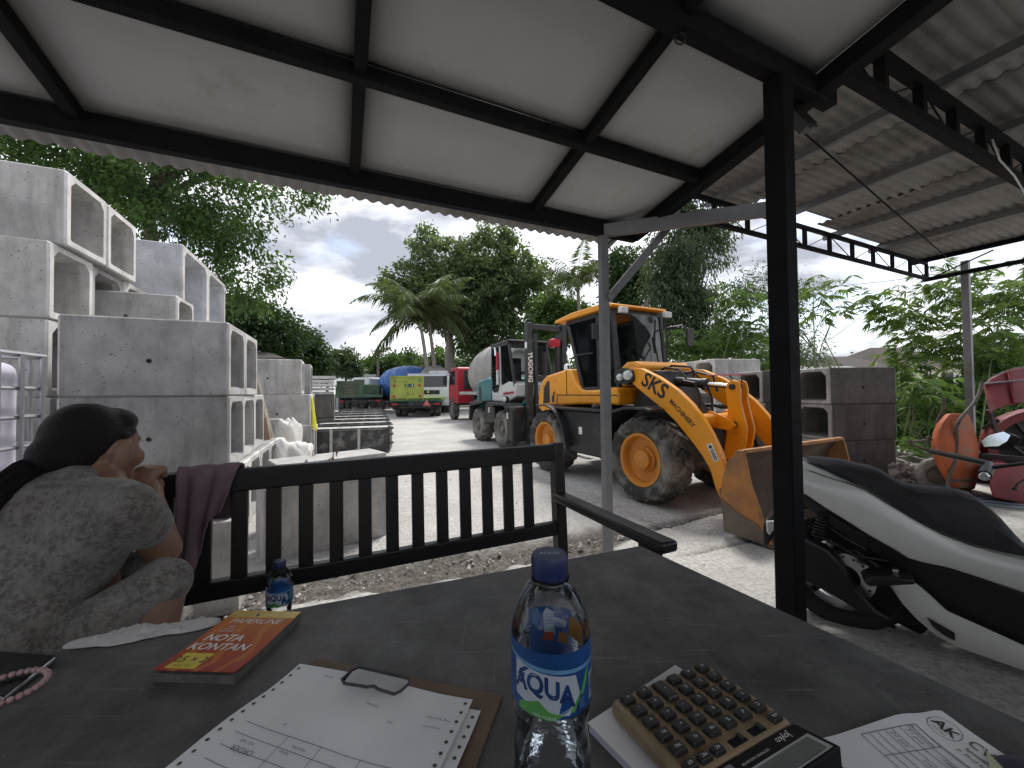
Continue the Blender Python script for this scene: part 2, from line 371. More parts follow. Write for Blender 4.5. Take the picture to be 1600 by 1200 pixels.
# ================================================================ open shed overhead: black steel grid with white boards
P2 = at(946, 612, 2.67); P2.z = 0
def AB(a, b, z=0.): return P2 + VV * a + UU * b + Vector((0, 0, z))
CS = .18
def cz(b): return 2.30 - CS * b                      # underside of the beams' top; falls towards the yard
shed = thing('open_shed', 'open shed roof with white ceiling boards in a black steel grid', 'shed', AB(0, 0, 0))
IS = Matrix.Translation(AB(0, 0, 0)).inverted()
def sh(b_, name, m, bevel=.003, par=None, smooth=35):
    b_.v = [tuple(IS @ Vector(p)) for p in b_.v]; return b_.build(name, m, par or shed, bevel, smooth)
RA = [-5.85, -4.79, -3.73, -2.67, -1.61, -.55, .29]; RB = [0, -.575, -1.17, -1.75, -2.33, -2.92, -3.5, -4.1]
def slope_bar(b_, a, b0, b1, w, h, dz=0): b_.bar(AB(a, b0, cz(b0) - h / 2 + dz), AB(a, b1, cz(b1) - h / 2 + dz), w, h)
for i, bb in enumerate(RB):
    w, h = ((.05, .10) if i == 0 else (.045, .062))
    if i == 2: w, h = .06, .085
    b_ = MB(); b_.bar(AB(-5.9, bb, cz(bb) - h / 2), AB(.29 + (.12 if i == 2 else 0), bb, cz(bb) - h / 2), w, h); sh(b_, 'beam', 'black_steel')
for a in RA:
    b_ = MB(); slope_bar(b_, a, .02, -4.1, .047 if a < .2 else .075, .055 if a < .2 else .085, .003); sh(b_, 'rafter', 'black_steel')
for i in range(len(RA) - 1):
    for j in range(len(RB) - 1):
        b_ = MB(); a0, a1, b0, b1 = RA[i] + .003, RA[i + 1] - .003, RB[j + 1] + .003, RB[j] - .003
        dz = .006 + .004 * random.random(); sag = .004 + .006 * random.random()
        n = 6; vs = []; fs = []
        for p in range(n + 1):
            for q in range(n + 1):
                ss, tt = p / n, q / n; bb = b0 + (b1 - b0) * tt
                vs.append(AB(a0 + (a1 - a0) * ss, bb, cz(bb) + dz - sag * math.sin(PI * ss) * math.sin(PI * tt)))
        for p in range(n):
            for q in range(n): fs.append((p * (n + 1) + q, (p + 1) * (n + 1) + q, (p + 1) * (n + 1) + q + 1, p * (n + 1) + q + 1))
        b_.add(vs, fs); o = sh(b_, 'ceiling_board', 'ceiling_board', 0)
        sm = o.modifiers.new('thick', 'SOLIDIFY'); sm.thickness = .004; sm.offset = 1
# corrugated sheet above, sticking out past the front beam
def corrug(fn, n_w, s_w, t0, t1, n_t, pitch=.076, amp=.009, per=8):
    """fn(w, t, h) -> point; waves across w, straight along t"""
    N = int(n_w / pitch * per); vs = []; fs = []
    for k in range(n_t + 1):
        for i in range(N + 1):
            w = n_w * i / N; vs.append(fn(s_w + w, t0 + (t1 - t0) * k / n_t, amp * math.sin(2 * PI * w / pitch)))
    for k in range(n_t):
        for i in range(N): a = k * (N + 1) + i; fs.append((a, a + 1, a + N + 2, a + N + 1))
    return vs, fs
for k in range(6):
    b_ = MB(); a0 = -5.9 + k * 1.03; jig = random.uniform(-.012, .012)
    b_.add(*corrug(lambda w, tt, h: AB(w, tt, cz(tt) + .075 + h + .004 * (k % 2)), 1.09, a0, .35 + jig, -4.2, 4)); o = sh(b_, 'roof_sheet', 'asbestos', 0, smooth=60)
    sm = o.modifiers.new('thick', 'SOLIDIFY'); sm.thickness = .005
# posts, tie beam and knee braces at the yard side
b_ = MB(); p1 = AB(0, -1.18); b_.bar(Vector((p1.x, p1.y, -.02)), Vector((p1.x, p1.y, cz(-1.17) - .088)), .082, .075, VV); sh(b_, 'post', 'black_steel', .006)
b_ = MB(); b_.bar(Vector((P2.x, P2.y, -.12)), Vector((P2.x, P2.y, cz(0) - .103)), .055, .055, VV); sh(b_, 'post', 'grey_steel', .004)
ang = rad(-17.2); td = Vector((math.cos(ang), math.sin(ang), 0))
b_ = MB(); s0 = AB(0, 0, 2.235); b_.bar(s0 - td * .03, s0 + td * 1.0, .05, .085); sh(b_, 'tie_beam', 'grey_steel', .004)
b_ = MB(); kb0 = at(950, 468, 2.66); kb1 = at(1050, 348, 2.75); b_.bar(kb0, kb1, .045, .05); sh(b_, 'knee_brace', 'grey_steel', .004)
b_ = MB(); kp = at(1052, 338, 2.75); b_.box(kp, (.05, .09, .14), ANG); sh(b_, 'bracket', 'grey_steel', .004)
b_ = MB(); b_.bar(at(948, 386, 2.70), at(975, 360, 2.95), .03, .03); sh(b_, 'knee_brace', 'grey_steel', .003)
b_ = MB(); b_.bar(at(1052, 345, 2.74), at(945, 338, 3.05), .035, .06); sh(b_, 'eave_strut', 'grey_steel', .003)
# small hanging cable loop at the rafter joint
b_ = MB(); lp = AB(-.55, -1.17, cz(-1.17) - .09); b_.tube([lp + Vector((.02 * math.sin(k), 0, -.02 + .022 * math.cos(k))) for k in np.linspace(0, 5.5, 12)], .0035, 5); sh(b_, 'cable_loop', 'black_plastic', 0)
# unseen walls added to block light from behind, open above, and rear posts behind the table
b_ = MB(); b_.bar(AB(-5.9, -4.15, .65), AB(5.6, -4.15, .65), .1, 1.4); sh(b_, 'rear_wall', 'concrete', 0)
b_ = MB(); b_.bar(AB(-5.95, -4.1, .65), AB(-5.95, -1.6, .65), .1, 1.4); sh(b_, 'added_end_wall', 'concrete', 0)
for a in (-5.85, -2.67, .29):
    b_ = MB(); b_.bar(AB(a, -4.05, -.02), AB(a, -4.05, cz(-4.1) - .06), .08, .08, VV); sh(b_, 'post', 'black_steel', .004)

# ---------------------------------------------------------------- right-hand lean-to with big corrugated roof on trusses
RZ = 2.80
lean = thing('corrugated_lean_to', 'corrugated grey lean-to roof on thin steel trusses, right of the shed', 'roof', AB(5.3, -.3, 0))
IL = Matrix.Translation(AB(5.3, -.3, 0)).inverted()
def ln(b_, name, m, bevel=0, par=None, smooth=35):
    b_.v = [tuple(IL @ Vector(p)) for p in b_.v]; return b_.build(name, m, par or lean, bevel, smooth)
def rz_(a): return RZ + .012 * (5.4 - a)
PA = [.46, 1.42, 2.32, 3.3, 4.27, 5.36]
for a in PA:
    b_ = MB(); b_.bar(AB(a, .30, rz_(a) - .02), AB(a, -4.1, rz_(a) - .02), .04, .055); ln(b_, 'purlin', 'grey_steel' if a < 5 else 'black_steel')
row = [(.38, 1.9), (1.75, 3.05), (2.95, 4.35), (4.25, 5.55)]
for i, (a0, a1) in enumerate(row):
    for k in range(5):
        b_ = MB(); bs = .28 - k * .88; lift = .0065 * (3 - i) + .0055 * (k % 2); e0 = random.uniform(-.05, .05)
        if k == 0 and i in (1, 2): bs -= .10 + .12 * (i == 1)
        b_.add(*corrug(lambda w, tt, h: AB(tt, bs - w + .0, rz_(tt) + .02 + lift + h), .93 if k else .93 - (.28 - bs), 0, a0 + e0 * .3, a1 + e0, 2)); o = ln(b_, 'roof_sheet', 'asbestos', 0, smooth=60)
        sm = o.modifiers.new('thick', 'SOLIDIFY'); sm.thickness = .005
def truss(bb, a0, a1, n, dep=.2, m='black_steel', s=.035):
    b_ = MB(); b_.bar(AB(a0, bb, rz_(a0) - .065), AB(a1, bb, rz_(a1) - .065), s, s); ln(b_, 'top_chord', m)
    b_ = MB(); b_.bar(AB(a0, bb, rz_(a0) - .065 - dep), AB(a1, bb, rz_(a1) - .065 - dep), s, s); ln(b_, 'bottom_chord', m)
    for k in range(n + 1):
        a = a0 + (a1 - a0) * k / n; b_ = MB(); b_.bar(AB(a, bb, rz_(a) - .08), AB(a, bb, rz_(a) - .05 - dep), s * .9, s * .9, VV); ln(b_, 'strut', m)
    for k in range(n):
        a, c = a0 + (a1 - a0) * k / n, a0 + (a1 - a0) * (k + 1) / n; b_ = MB(); b_.bar(AB(a, bb, rz_(a) - .07 - dep * (k % 2)), AB(c, bb, rz_(c) - .07 - dep * (1 - k % 2)), .007, .007); ln(b_, 'tie_wire', m)
truss(.16, .45, 5.36, 11); truss(-1.20, .40, 5.36, 12, .20, s=.05); truss(-2.7, .4, 5.36, 11)
b_ = MB(); b_.bar(AB(5.40, .2, rz_(5.4) - .27), AB(5.40, -4.1, rz_(5.4) - .27), .05, .045); ln(b_, 'eave_pipe', 'black_steel')
for k in range(4):
    b_ = MB(); bb = .1 - k * 1.2; b_.bar(AB(5.40, bb, rz_(5.4) - .25), AB(5.40, bb - .5, rz_(5.4) - .07), .014, .014); ln(b_, 'eave_strut', 'black_steel')
pp = at(1515, 610, 4.95)
b_ = MB(); b_.bar(Vector((pp.x, pp.y, YARD - .01)), Vector((pp.x, pp.y, rz_(5.3) - .06)), .07, .07, VV); ln(b_, 'post', 'grey_steel', .004)
b_ = MB(); b_.bar(AB(5.36, -2.7, YARD - .01), AB(5.36, -2.7, rz_(5.3) - .06), .07, .07, VV); ln(b_, 'post', 'grey_steel', .004)
b_ = MB(); b_.bar(AB(.46, -2.7, YARD + .1), AB(.46, -2.7, rz_(.46) - .06), .07, .07, VV); ln(b_, 'post', 'black_steel', .004)
b_ = MB(); b_.bar(AB(.8, -.75, rz_(1) - .07), AB(5.3, -.05, rz_(5) - .07), .009, .009); ln(b_, 'brace_rod', 'black_steel')
# the roof edge beside the shed: gutter beam that both roofs lean on
b_ = MB(); b_.bar(AB(.36, .02, 2.62), AB(.36, -4.1, 2.86), .05, .12); ln(b_, 'gutter_beam', 'black_steel')
# loose cables
wire = MB(); w0, w1 = AB(.40, -.2, 2.52), AB(.42, -2.0, 2.66)
wire.tube([w0.lerp(w1, k / 14) + Vector((0, 0, -.05 * math.sin(PI * k / 14) + .012 * math.sin(k * 2.1))) for k in range(15)], .006, 5)
tag(wire.build('power_cable', 'black_plastic'), 'black power cable sagging along the joint between the two roofs', 'cable')
wire = MB(); pts = [at(1550, 218, 2.4), at(1562, 250, 2.4), at(1585, 275, 2.42), at(1600, 300, 2.45), at(1640, 380, 2.5)]; wire.tube(pts, .005, 5); mat('white_plastic', (.62, .62, .6), .5)
tag(wire.build('white_cable', 'white_plastic'), 'thin pale cable hanging from the lean-to truss near the right edge', 'cable')
# flood lamp hung under the edge
fl = thing('flood_lamp', 'black flood lamp hanging under the roof edge beside the post', 'lamp', at(1243, 160, 1.75))
IF = Matrix.Translation(at(1243, 160, 1.75)).inverted()
def fb(b_, n, m, bv=.003): b_.v = [tuple(IF @ Vector(p)) for p in b_.v]; return b_.build(n, m, fl, bv)
b_ = MB(); b_.bar(at(1255, 138, 1.75), at(1248, 172, 1.75), .02, .035); fb(b_, 'bracket', 'black_steel')
b_ = MB(); c0 = at(1252, 190, 1.75); b_.box(c0, (.075, .05, .10), rotm(rad(-25), rad(-18), ANG)); fb(b_, 'housing', 'black_plastic')
b_ = MB(); b_.box(c0 + Vector((.012, -.03, -.025)), (.06, .01, .07), rotm(rad(-25), rad(-18), ANG)); fb(b_, 'lens', 'dark_machine')
# ================================================================ precast box culverts
def culvert_mesh(name, L_, W_, H_, th=.075, ch=.055, m='concrete', hole=True, rim=.016):
    """hollow box along x (0..L), width y (0..W), height z (0..H); chamfered haunches, dressed rim, lifting hole in both flanks"""
    b_ = MB(); c = .012
    def outer(x, ins=0.):
        a0, a1, z0, z1 = ins, W_ - ins, ins, H_ - ins
        return [Vector((x, a0 + c, z0)), Vector((x, a1 - c, z0)), Vector((x, a1, z0 + c)), Vector((x, a1, z1 - c)), Vector((x, a1 - c, z1)), Vector((x, a0 + c, z1)), Vector((x, a0, z1 - c)), Vector((x, a0, z0 + c))]
    def inner(x, t_):
        a0, a1, z0, z1 = t_, W_ - t_, t_, H_ - t_
        return [Vector((x, a0 + ch * .25, z0)), Vector((x, a1 - ch * .25, z0)), Vector((x, a1, z0 + ch * .25)), Vector((x, a1, z1 - ch)), Vector((x, a1 - ch, z1)), Vector((x, a0 + ch, z1)), Vector((x, a0, z1 - ch)), Vector((x, a0, z0 + ch * .25))]
    rings = [outer(0), outer(L_), outer(L_ + rim, rim * .6), inner(L_ + rim, th * .72), inner(L_ - .03, th), inner(.03, th), inner(-rim, th * .72), outer(-rim, rim * .6)]
    vs = [p for r in rings for p in r]; fs = []
    for i in range(8):
        for j in range(8):
            q = (i * 8 + j, i * 8 + (j + 1) % 8, ((i + 1) % 8) * 8 + (j + 1) % 8, ((i + 1) % 8) * 8 + j)
            if hole and i == 0 and j in (2, 6): continue
            fs.append(q)
    b_.add(vs, fs)
    if hole:
        for y, yi, zc in ((0, .05, H_ * .45), (W_, W_ - .05, H_ * .45)):
            xc = L_ * .5; r = .019; n = 12
            sq = [Vector((0, y, c)), Vector((L_, y, c)), Vector((L_, y, H_ - c)), Vector((0, y, H_ - c))]
            ci = [Vector((xc + r * math.cos(2 * PI * k / n + PI * 1.25), y, zc + r * math.sin(2 * PI * k / n + PI * 1.25))) for k in range(n)]
            co = [Vector((p.x, yi, p.z)) for p in ci]
            fs = []
            for s_ in range(4):
                a, bq = s_, (s_ + 1) % 4; k0 = s_ * 3
                for k in range(3): fs.append((a, 4 + (k0 + k + 1) % n, 4 + (k0 + k) % n))
                fs.append((a, bq, 4 + (k0 + 3) % n))
            fs += [(4 + k, 4 + (k + 1) % n, 4 + n + (k + 1) % n, 4 + n + k) for k in range(n)] + [tuple(4 + n + k for k in range(n))]
            b_.add(sq + ci + co, fs)
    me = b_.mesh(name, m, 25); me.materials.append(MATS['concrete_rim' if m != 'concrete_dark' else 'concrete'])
    for p in me.polygons:      # the dressed rims at both mouths are paler cement, with the light they catch put into the colour
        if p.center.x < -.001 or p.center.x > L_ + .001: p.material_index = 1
    return me
CW, CH, CL = .575, .612, 1.0
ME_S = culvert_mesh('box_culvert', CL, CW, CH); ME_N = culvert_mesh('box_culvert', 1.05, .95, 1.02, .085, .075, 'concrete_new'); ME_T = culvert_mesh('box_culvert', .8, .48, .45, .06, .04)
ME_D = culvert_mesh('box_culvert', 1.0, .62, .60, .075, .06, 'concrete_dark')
P0 = on_z(352, 850, YARD)
def culv(me, p, rz, label, group, bevel=.004):
    o = link('box_culvert', me, None, bevel, 1); o.location = p; o.rotation_euler = (0, 0, rz + random.uniform(-.012, .012)); return tag(o, label, 'box culvert', group)
AN2 = rad(24.3)
va, ua = Vector((math.cos(AN2), math.sin(AN2), 0)), Vector((-math.sin(AN2), math.cos(AN2), 0))
lv = ['bottom', 'second', 'third', 'fourth', 'top']
deep = ['nearest the bench', 'second from the bench', 'third from the bench', 'fourth from the bench']
GA = 'concrete box culverts stacked behind the woman'
# stack A (long flanks face the camera); right ends line up at P0
for r_, n_, sh_ in ((0, 4, .05), (1, 3, .0), (2, 2, .02)):
    for k in range(n_):
        p = P0 + ua * (k * (CW + .012)) + va * (sh_ - CL + random.uniform(-.012, .012)); p.z = YARD + r_ * CH + .001
        culv(ME_S, p, AN2, 'grey box culvert, %s row of the stack behind the woman, %s' % (lv[r_], deep[k]), GA)
# support for the small box, then the small box itself
p = P0 + ua * (2 * (CW + .012) + .02) + va * (-.72 - CL); p.z = YARD + 2 * CH
for q in (0, 1): pass
culv(ME_S, p, AN2, 'grey box culvert hidden behind the big flank, carrying the smallest culvert', GA)
p = P0 + ua * 1.24 + va * (-.705 - .8); p.z = YARD + 3 * CH; culv(ME_T, p, AN2, 'smallest concrete box culvert peeping out between the tall stack and the bluish ones', GA)
for k in range(2):
    p = P0 + ua * (1.2 + k * .6) + va * (-.72 - CL - .5)
    for r_ in range(2):
        p.z = YARD + r_ * CH
        if k == 0: culv(ME_S, p - va * .05, AN2, 'box culvert in the %s row at the rear left of the stack' % lv[r_], GA)
# stack B at far left
B0 = at(69, 619, 2.96)
for r_, n_, du, dv in ((0, 3, 0, 0), (1, 3, 0, .02), (2, 3, 0, .0), (3, 3, 0, 0), (4, 2, .09, .06)):
    for k in range(n_):
        p = B0 + ua * (du + k * (CW + .012)) + va * (dv - CL + random.uniform(-.012, .012)); p.z = YARD + r_ * CH + .001
        culv(ME_S, p, AN2, 'grey box culvert, %s row of the five-high stack far left, %s' % (lv[r_], deep[k]), 'concrete box culverts in the tallest stack')
# bluish big culverts
C0 = at(283, 619, 4.62)
for r_ in range(3):
    for k in range(2):
        p = C0 + ua * (k * .965) + va * -1.05; p.z = YARD + r_ * 1.022
        culv(ME_N, p, AN2, 'large pale bluish new box culvert, %s of three high, %s one' % (lv[r_] if r_ < 2 else 'top', ('nearer', 'farther')[k]), 'large new box culverts')
# stack D in mid distance, then D2 and E
D0 = at(470, 619, 6.75)
for r_, n_, dv in ((0, 2, .2), (1, 2, .14), (2, 1, 0)):
    for k in range(n_):
        p = D0 + ua * (k * (CW + .01)) + va * (dv - CL); p.z = YARD + r_ * CH
        culv(ME_S, p, AN2, 'box culvert, %s row of the stack with the yellow cloth, %s one' % (lv[r_], ('near', 'rear')[k]), 'culverts of the mid-distance stack')
for r_ in range(3):
    p = at(487, 617, 7.9) + va * (-CL + (.02, .0, -.03)[r_]); p.z = YARD + r_ * CH
    culv(ME_S, p, AN2, 'box culvert of the narrow stack just beyond the yellow cloth, %s row' % lv[r_], 'culverts of the narrow stack')
for r_ in range(2):
    p = at(522, 616, 9.9) + va * -CL; p.z = YARD + r_ * CH
    culv(ME_D, p, AN2, 'dark box culvert under the pile of flat slabs, %s row' % ('lower', 'upper')[r_], 'dark culverts under the slabs')
p = at(522, 616, 9.9) + va * -CL
for k in range(5):
    b_ = MB(); b_.box((.5, .3, .045), (1.02, .66, .075)); o = b_.build('cover_slab', 'concrete_slab', None, .005)
    o.location = p + Vector((0, 0, YARD + 2 * .602 + k * .105 + .006)) + va * random.uniform(-.03, .03); o.location.z = YARD + 2 * .602 + k * .098; o.rotation_euler = (0, 0, AN2 + random.uniform(-.02, .02))
    tag(o, 'flat concrete slab, %s of the five lying on the dark culverts' % ('lowest', 'second lowest', 'middle', 'second highest', 'topmost')[k], 'slab', 'flat slabs in the pile')
    if k < 4:
        b_ = MB()
        for x in (.15, .85): b_.box((x, .3, 0), (.06, .6, .022))
        q = b_.build('spacer', 'wood_dark', o); q.location = (0, 0, .0915)
# right-hand stack: open ends to the left-front, flanks to the right
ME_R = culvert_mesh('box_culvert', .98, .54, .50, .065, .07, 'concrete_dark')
ra0 = at(1298, 604, 5.2); rrz = rad(6)
pr, qr = Vector((math.cos(rrz), math.sin(rrz), 0)), Vector((-math.sin(rrz), math.cos(rrz), 0))
G4 = 'dark culverts right of the loader'; r3 = ('bottom one', 'middle one', 'top one')
for r_ in range(3):
    for k in range(2):
        p = ra0 + qr * (k * .56) + pr * (k * .04 + (-.012, .01, -.004)[r_]); p.z = YARD + r_ * .502
        culv(ME_R, p, rrz, 'dark weathered box culvert right of the post, %s of the %s column' % (r3[r_], ('front', 'rear')[k]), G4)
for r_ in range(3):
    p = at(1198, 605, 5.9); p.z = YARD + r_ * .502
    culv(ME_R, p + qr * .04 * r_, rrz, 'dark weathered box culvert half hidden by the black post, %s' % r3[r_], G4)
# pale row behind the loader, open ends to the left, receding
q0 = at(1118, 606, 7.3); rw_ = Vector((-.2, .98, 0)).normalized(); rwz = math.atan2(rw_.y, rw_.x) - PI / 2
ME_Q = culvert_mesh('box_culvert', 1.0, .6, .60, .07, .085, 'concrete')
for k in range(4):
    for r_ in range(3):
        p = q0 + rw_ * (k * .615); p.z = YARD + r_ * .602
        o = culv(ME_Q, p, rwz, 'pale box culvert in the row behind the loader, %s, %s from the right' % (r3[r_], ('first', 'second', 'third', 'fourth')[k]), 'culverts in the row behind the loader')

# ---------------------------------------------------------------- ditch blocks with cover slabs and lifting loops, just behind the bench
def loop(par, x, y, z, h=.07, w=.035, rz=0):
    b_ = MB(); pts = [Vector((-w / 2, 0, -.03)), Vector((-w / 2 * .9, 0, h * .6)), Vector((-w / 4, 0, h * .95)), Vector((w / 4, 0, h)), Vector((w / 2 * .8, 0, h * .7)), Vector((w / 2, 0, -.03))]
    R = Matrix.Rotation(rz, 3, 'Z'); b_.tube([R @ p + Vector((x, y, z)) for p in pts], .0045, 6); return b_.build('lifting_loop', 'rust', par)
mat('rust', (.10, .055, .035), .8, .2, .4, 20); mat('steel_form', (.06, .062, .066), .55, .4, .3, 6, .08, 40, dirt=(.30, .29, .27), dirt_amt=.38, dscale=6)
ba = rad(42)
for k, (px_, py_, nm) in enumerate(((607, 836, 'nearer the bench'), (602, 802, 'farther from the bench'))):
    R_ = on_z(px_, py_, YARD); d_ = Vector((math.cos(ba), math.sin(ba), 0)); n_ = Vector((-math.sin(ba), math.cos(ba), 0))
    L_, W_ = (.92, .40) if k == 0 else (.95, .40)
    blk = MB(); blk.box((-L_ / 2, W_ / 2, .27), (L_ - .02, W_ - .03, .54)); o = blk.build('ditch_block', 'concrete', None, .008); o.location = R_; o.rotation_euler = (0, 0, ba)
    tag(o, 'grey concrete ditch block under a cover slab, the one %s' % nm, 'concrete block', 'ditch blocks behind the bench')
    s_ = MB(); s_.box((-L_ / 2, W_ / 2, .04), (L_ + .02, W_ + .02, .075)); o = s_.build('cover_slab', 'concrete_slab', None, .006); o.location = R_ + Vector((0, 0, .543)); o.rotation_euler = (0, 0, ba + .01)
    tag(o, 'pale cover slab with wire lifting loops, on the block %s' % nm, 'slab', 'cover slabs behind the bench')
    loop(o, -L_ * .48, W_ * .25, .078, .085, .04, .3); loop(o, -L_ * .40, W_ * .7, .078, .07, .05, 1.0); loop(o, -L_ * .62, W_ * .75, .078, .06, .03, .6)

# ---------------------------------------------------------------- a receding row of steel casting moulds
MD = [8.0, 9.35, 10.7, 12.1, 13.6, 15.2, 17.0]
mo = None
for k, d in enumerate(MD):
    base = at(606 - 2.2 * k, 615, d); base.z = YARD; lab = 'steel casting mould with fresh slab, %s in the receding row' % ('nearest', 'second', 'third', 'fourth', 'fifth', 'sixth', 'farthest')[k]
    if mo is None:
        mo = thing('casting_mould', lab, 'mould', base, rad(14), 'casting moulds in the yard')
        b_ = MB(); b_.box((-.82, .38, .47), (1.55, .74, .05)); q = b_.build('slab', 'concrete_slab', mo, .004)
        for x in (-1.0, -.75): loop(q, x, .4, .49, .09, .05, .2)
        for y in (-.02, .78): b_ = MB(); b_.box((-.82, y, .25), (1.66, .03, .46)); b_.build('side_plate', 'steel_form', mo, .004)
        for x in (-1.66, .02):
            b_ = MB(); b_.box((x, .38, .25), (.03, .84, .46)); b_.build('end_plate', 'steel_form', mo, .004)
        for x in (-1.62, -1.08, -.56, -.02):
            b_ = MB(); b_.box((x, -.06, .26), (.05, .05, .50)); b_.build('rib', 'concrete_slab' if x in (-1.08, -.56) else 'steel_form', mo, .003)
        b_ = MB(); b_.bar((-1.68, -.06, .51), (.05, -.06, .51), .03, .03); b_.build('rail', 'steel_form', mo)
        b_ = MB(); b_.bar((-1.68, .84, .51), (.05, .84, .51), .03, .03); b_.build('rail', 'steel_form', mo)
        for z in (.50, .38, .2): b_ = MB(); b_.tube([(.03, -.07, z), (.11, -.09, z + .01)], .022, 8); b_.build('clamp_bolt', 'steel_form', mo)
        MOK = kids(mo)
    else:
        o = copy_tree(mo, lab); o.location = base; o.rotation_euler = (0, 0, rad(14 + random.uniform(-2, 2)))

# ---------------------------------------------------------------- clutter between the stacks
mat('plank', (.42, .37, .31), .8, 0, .25, 4, .3, 30); mat('sack', (.62, .61, .58), .75, 0, .12, 9, .4, 25); mat('yellow_cloth', (.62, .60, .05), .7, 0, .1, 10)
mat('old_wood', (.16, .10, .075), .85, 0, .3, 5, .3, 30)
def plank(p, q, w, th, lab):
    b_ = MB(); b_.bar(p, q, w, th, Vector((.3, .5, .2))); return tag(b_.build('plank', 'plank', None, .004), lab, 'plank')
def gp(px, py): return on_z(px, py, YARD)
def back(px, py, g): d = ray(px, py); return CO + d * g
g1 = gp(443, 752); plank(g1 + Vector((0, 0, .0)), back(400, 590, g1.y + .15), .09, .03, 'long pale plank leaning against the culverts left of the moulds')
g2 = gp(434, 757); plank(g2, back(412, 640, g2.y + .2), .08, .03, 'shorter weathered plank leaning beside the long pale plank')
b_ = MB(); g3 = gp(426, 762); b_.bar(g3, back(408, 652, g3.y + .15), .12, .05); tag(b_.build('wooden_board', 'old_wood', None, .01), 'dark brown board propped against the stack by the culverts', 'board')
def crumple(name, c, size, seed, m, lab, cat, n=14):
    r = np.random.default_rng(seed); b_ = MB(); rings = []
    for i in range(n + 1):
        ph = PI * i / n; ring = []
        for j in range(n * 2):
            th = PI * j / n; k = 1 + .07 * (r.random() - .5) + .10 * math.sin(th * 3 + seed) * math.sin(ph * 4 + seed * 2); e_ = .6
            x, y, z = math.sin(ph) * math.cos(th), math.sin(ph) * math.sin(th), math.cos(ph)
            s_ = lambda q: math.copysign(abs(q) ** e_, q)
            ring.append(Vector((s_(x) * size[0] / 2, s_(y) * size[1] / 2, s_(z) * size[2] / 2)) * k)
        rings.append(ring)
    b_.loft(rings[1:-1]); o = b_.build(name, m, None, 0, 50); o.location = Vector(c) + Vector((0, 0, size[2] * .46)); return tag(o, lab, cat)
for k, (px_, py_, sz, lab) in enumerate(((432, 752, (.36, .32, .62), 'upright white cement sack left of the ditch blocks'), (460, 748, (.36, .32, .55), 'crumpled white cement sack beside the leaning planks'), (450, 740, (.36, .34, .86), 'tallest white sack of the heap by the planks'), (474, 744, (.28, .28, .5), 'small grey-white sack at the right of the heap'))):
    crumple('cement_sack', gp(px_, py_), sz, k + 3, 'sack', lab, 'sack')['group'] = 'sacks heaped by the culverts'
b_ = MB(); c0 = gp(424, 738); b_.box(c0 + Vector((0, 0, .42)), (.26, .2, .84), .5); tag(b_.build('concrete_kerb_block', 'concrete_slab', None, .012), 'pale upright concrete block behind the heap of sacks', 'block')
b_ = MB(); b_.box(gp(464, 735) + Vector((0, 0, .36)), (.42, .08, .72), .42); tag(b_.build('standing_slab', 'concrete', None, .012), 'grey concrete panel standing behind the sacks', 'panel')
# yellow cloth over the edge of the mid-distance stack
b_ = MB(); n = 8; rows = []
yc = at(482, 620, 6.9)
for i in range(13):
    tt = i / 12; row_ = []
    for j in range(n + 1):
        s_ = j / n; p = yc + va * ((s_ - .5) * (.13 + .05 * tt) + .05 * tt) + Vector((0, 0, -.62 * tt)) - ua * (.01 + .03 * math.sin(s_ * 9 + tt * 2) + .03 * tt); row_.append(p)
    rows.append(row_)
b_.loft(rows, False, False); o = b_.build('yellow_cloth', 'yellow_cloth'); o.modifiers.new('t', 'SOLIDIFY').thickness = .006; tag(o, 'yellow cloth hanging from the mid-distance culvert stack', 'cloth')
# concrete base block behind the woman, left of the gutter
b_ = MB(); b_.box((0, 0, .25), (.20, .20, .50)); o = b_.build('concrete_pedestal', 'concrete_slab', None, .008); o.location = on_z(318, 968, -.03); o.location += Vector((-.03, .16, -.03)); o.rotation_euler = (0, 0, ANG); tag(o, 'small pale concrete block standing behind the bench by the scarf', 'block')
b_ = MB(); b_.box((0, 0, .03), (.15, .13, .06)); o = b_.build('broken_brick', 'concrete_slab', None, .015); o.location = on_z(318, 968, -.03) + Vector((-.03, .17, .48)); tag(o, 'broken concrete lump on the small block behind the bench', 'rubble')

# ---------------------------------------------------------------- IBC water tank at the left edge
mat('tank_plastic', (.55, .53, .62), .45, 0, .06, 3); mat('cage_steel', (.42, .42, .44), .4, .8, .12, 8)
tp = at(73, 619, 2.08)
tk = thing('water_tank', 'white plastic water tank in a galvanised cage at the left edge', 'tank', (tp.x, tp.y, .0), ANG + rad(-3))
b_ = MB(); b_.box((-.52, -.6, .80), (.92, 1.10, 1.0)); b_.build('tank', 'tank_plastic', tk, .06, seg=4)
b_ = MB(); b_.box((-.52, -.6, .14), (1.02, 1.2, .32)); b_.build('plinth', 'concrete', tk, .01)
for z in (.42, .57, .72, .872, 1.02, 1.165, 1.335):
    b_ = MB(); b_.tube([(-1.04, .01, z), (-.03, .01, z), (0, -.02, z), (0, -1.18, z), (-.03, -1.21, z), (-1.04, -1.21, z)], .010 if z < 1.3 else .014, 7); b_.build('cage_rail', 'cage_steel', tk)
for y in np.linspace(-.06, -1.14, 9):
    b_ = MB(); b_.tube([(.018, y, .30), (.018, y, 1.335)], .010, 7); b_.build('cage_bar', 'cage_steel', tk)
for x in np.linspace(-.08, -.98, 8):
    b_ = MB(); b_.tube([(x, .028, .30), (x, .028, 1.335)], .010, 7); b_.build('cage_bar', 'cage_steel', tk)
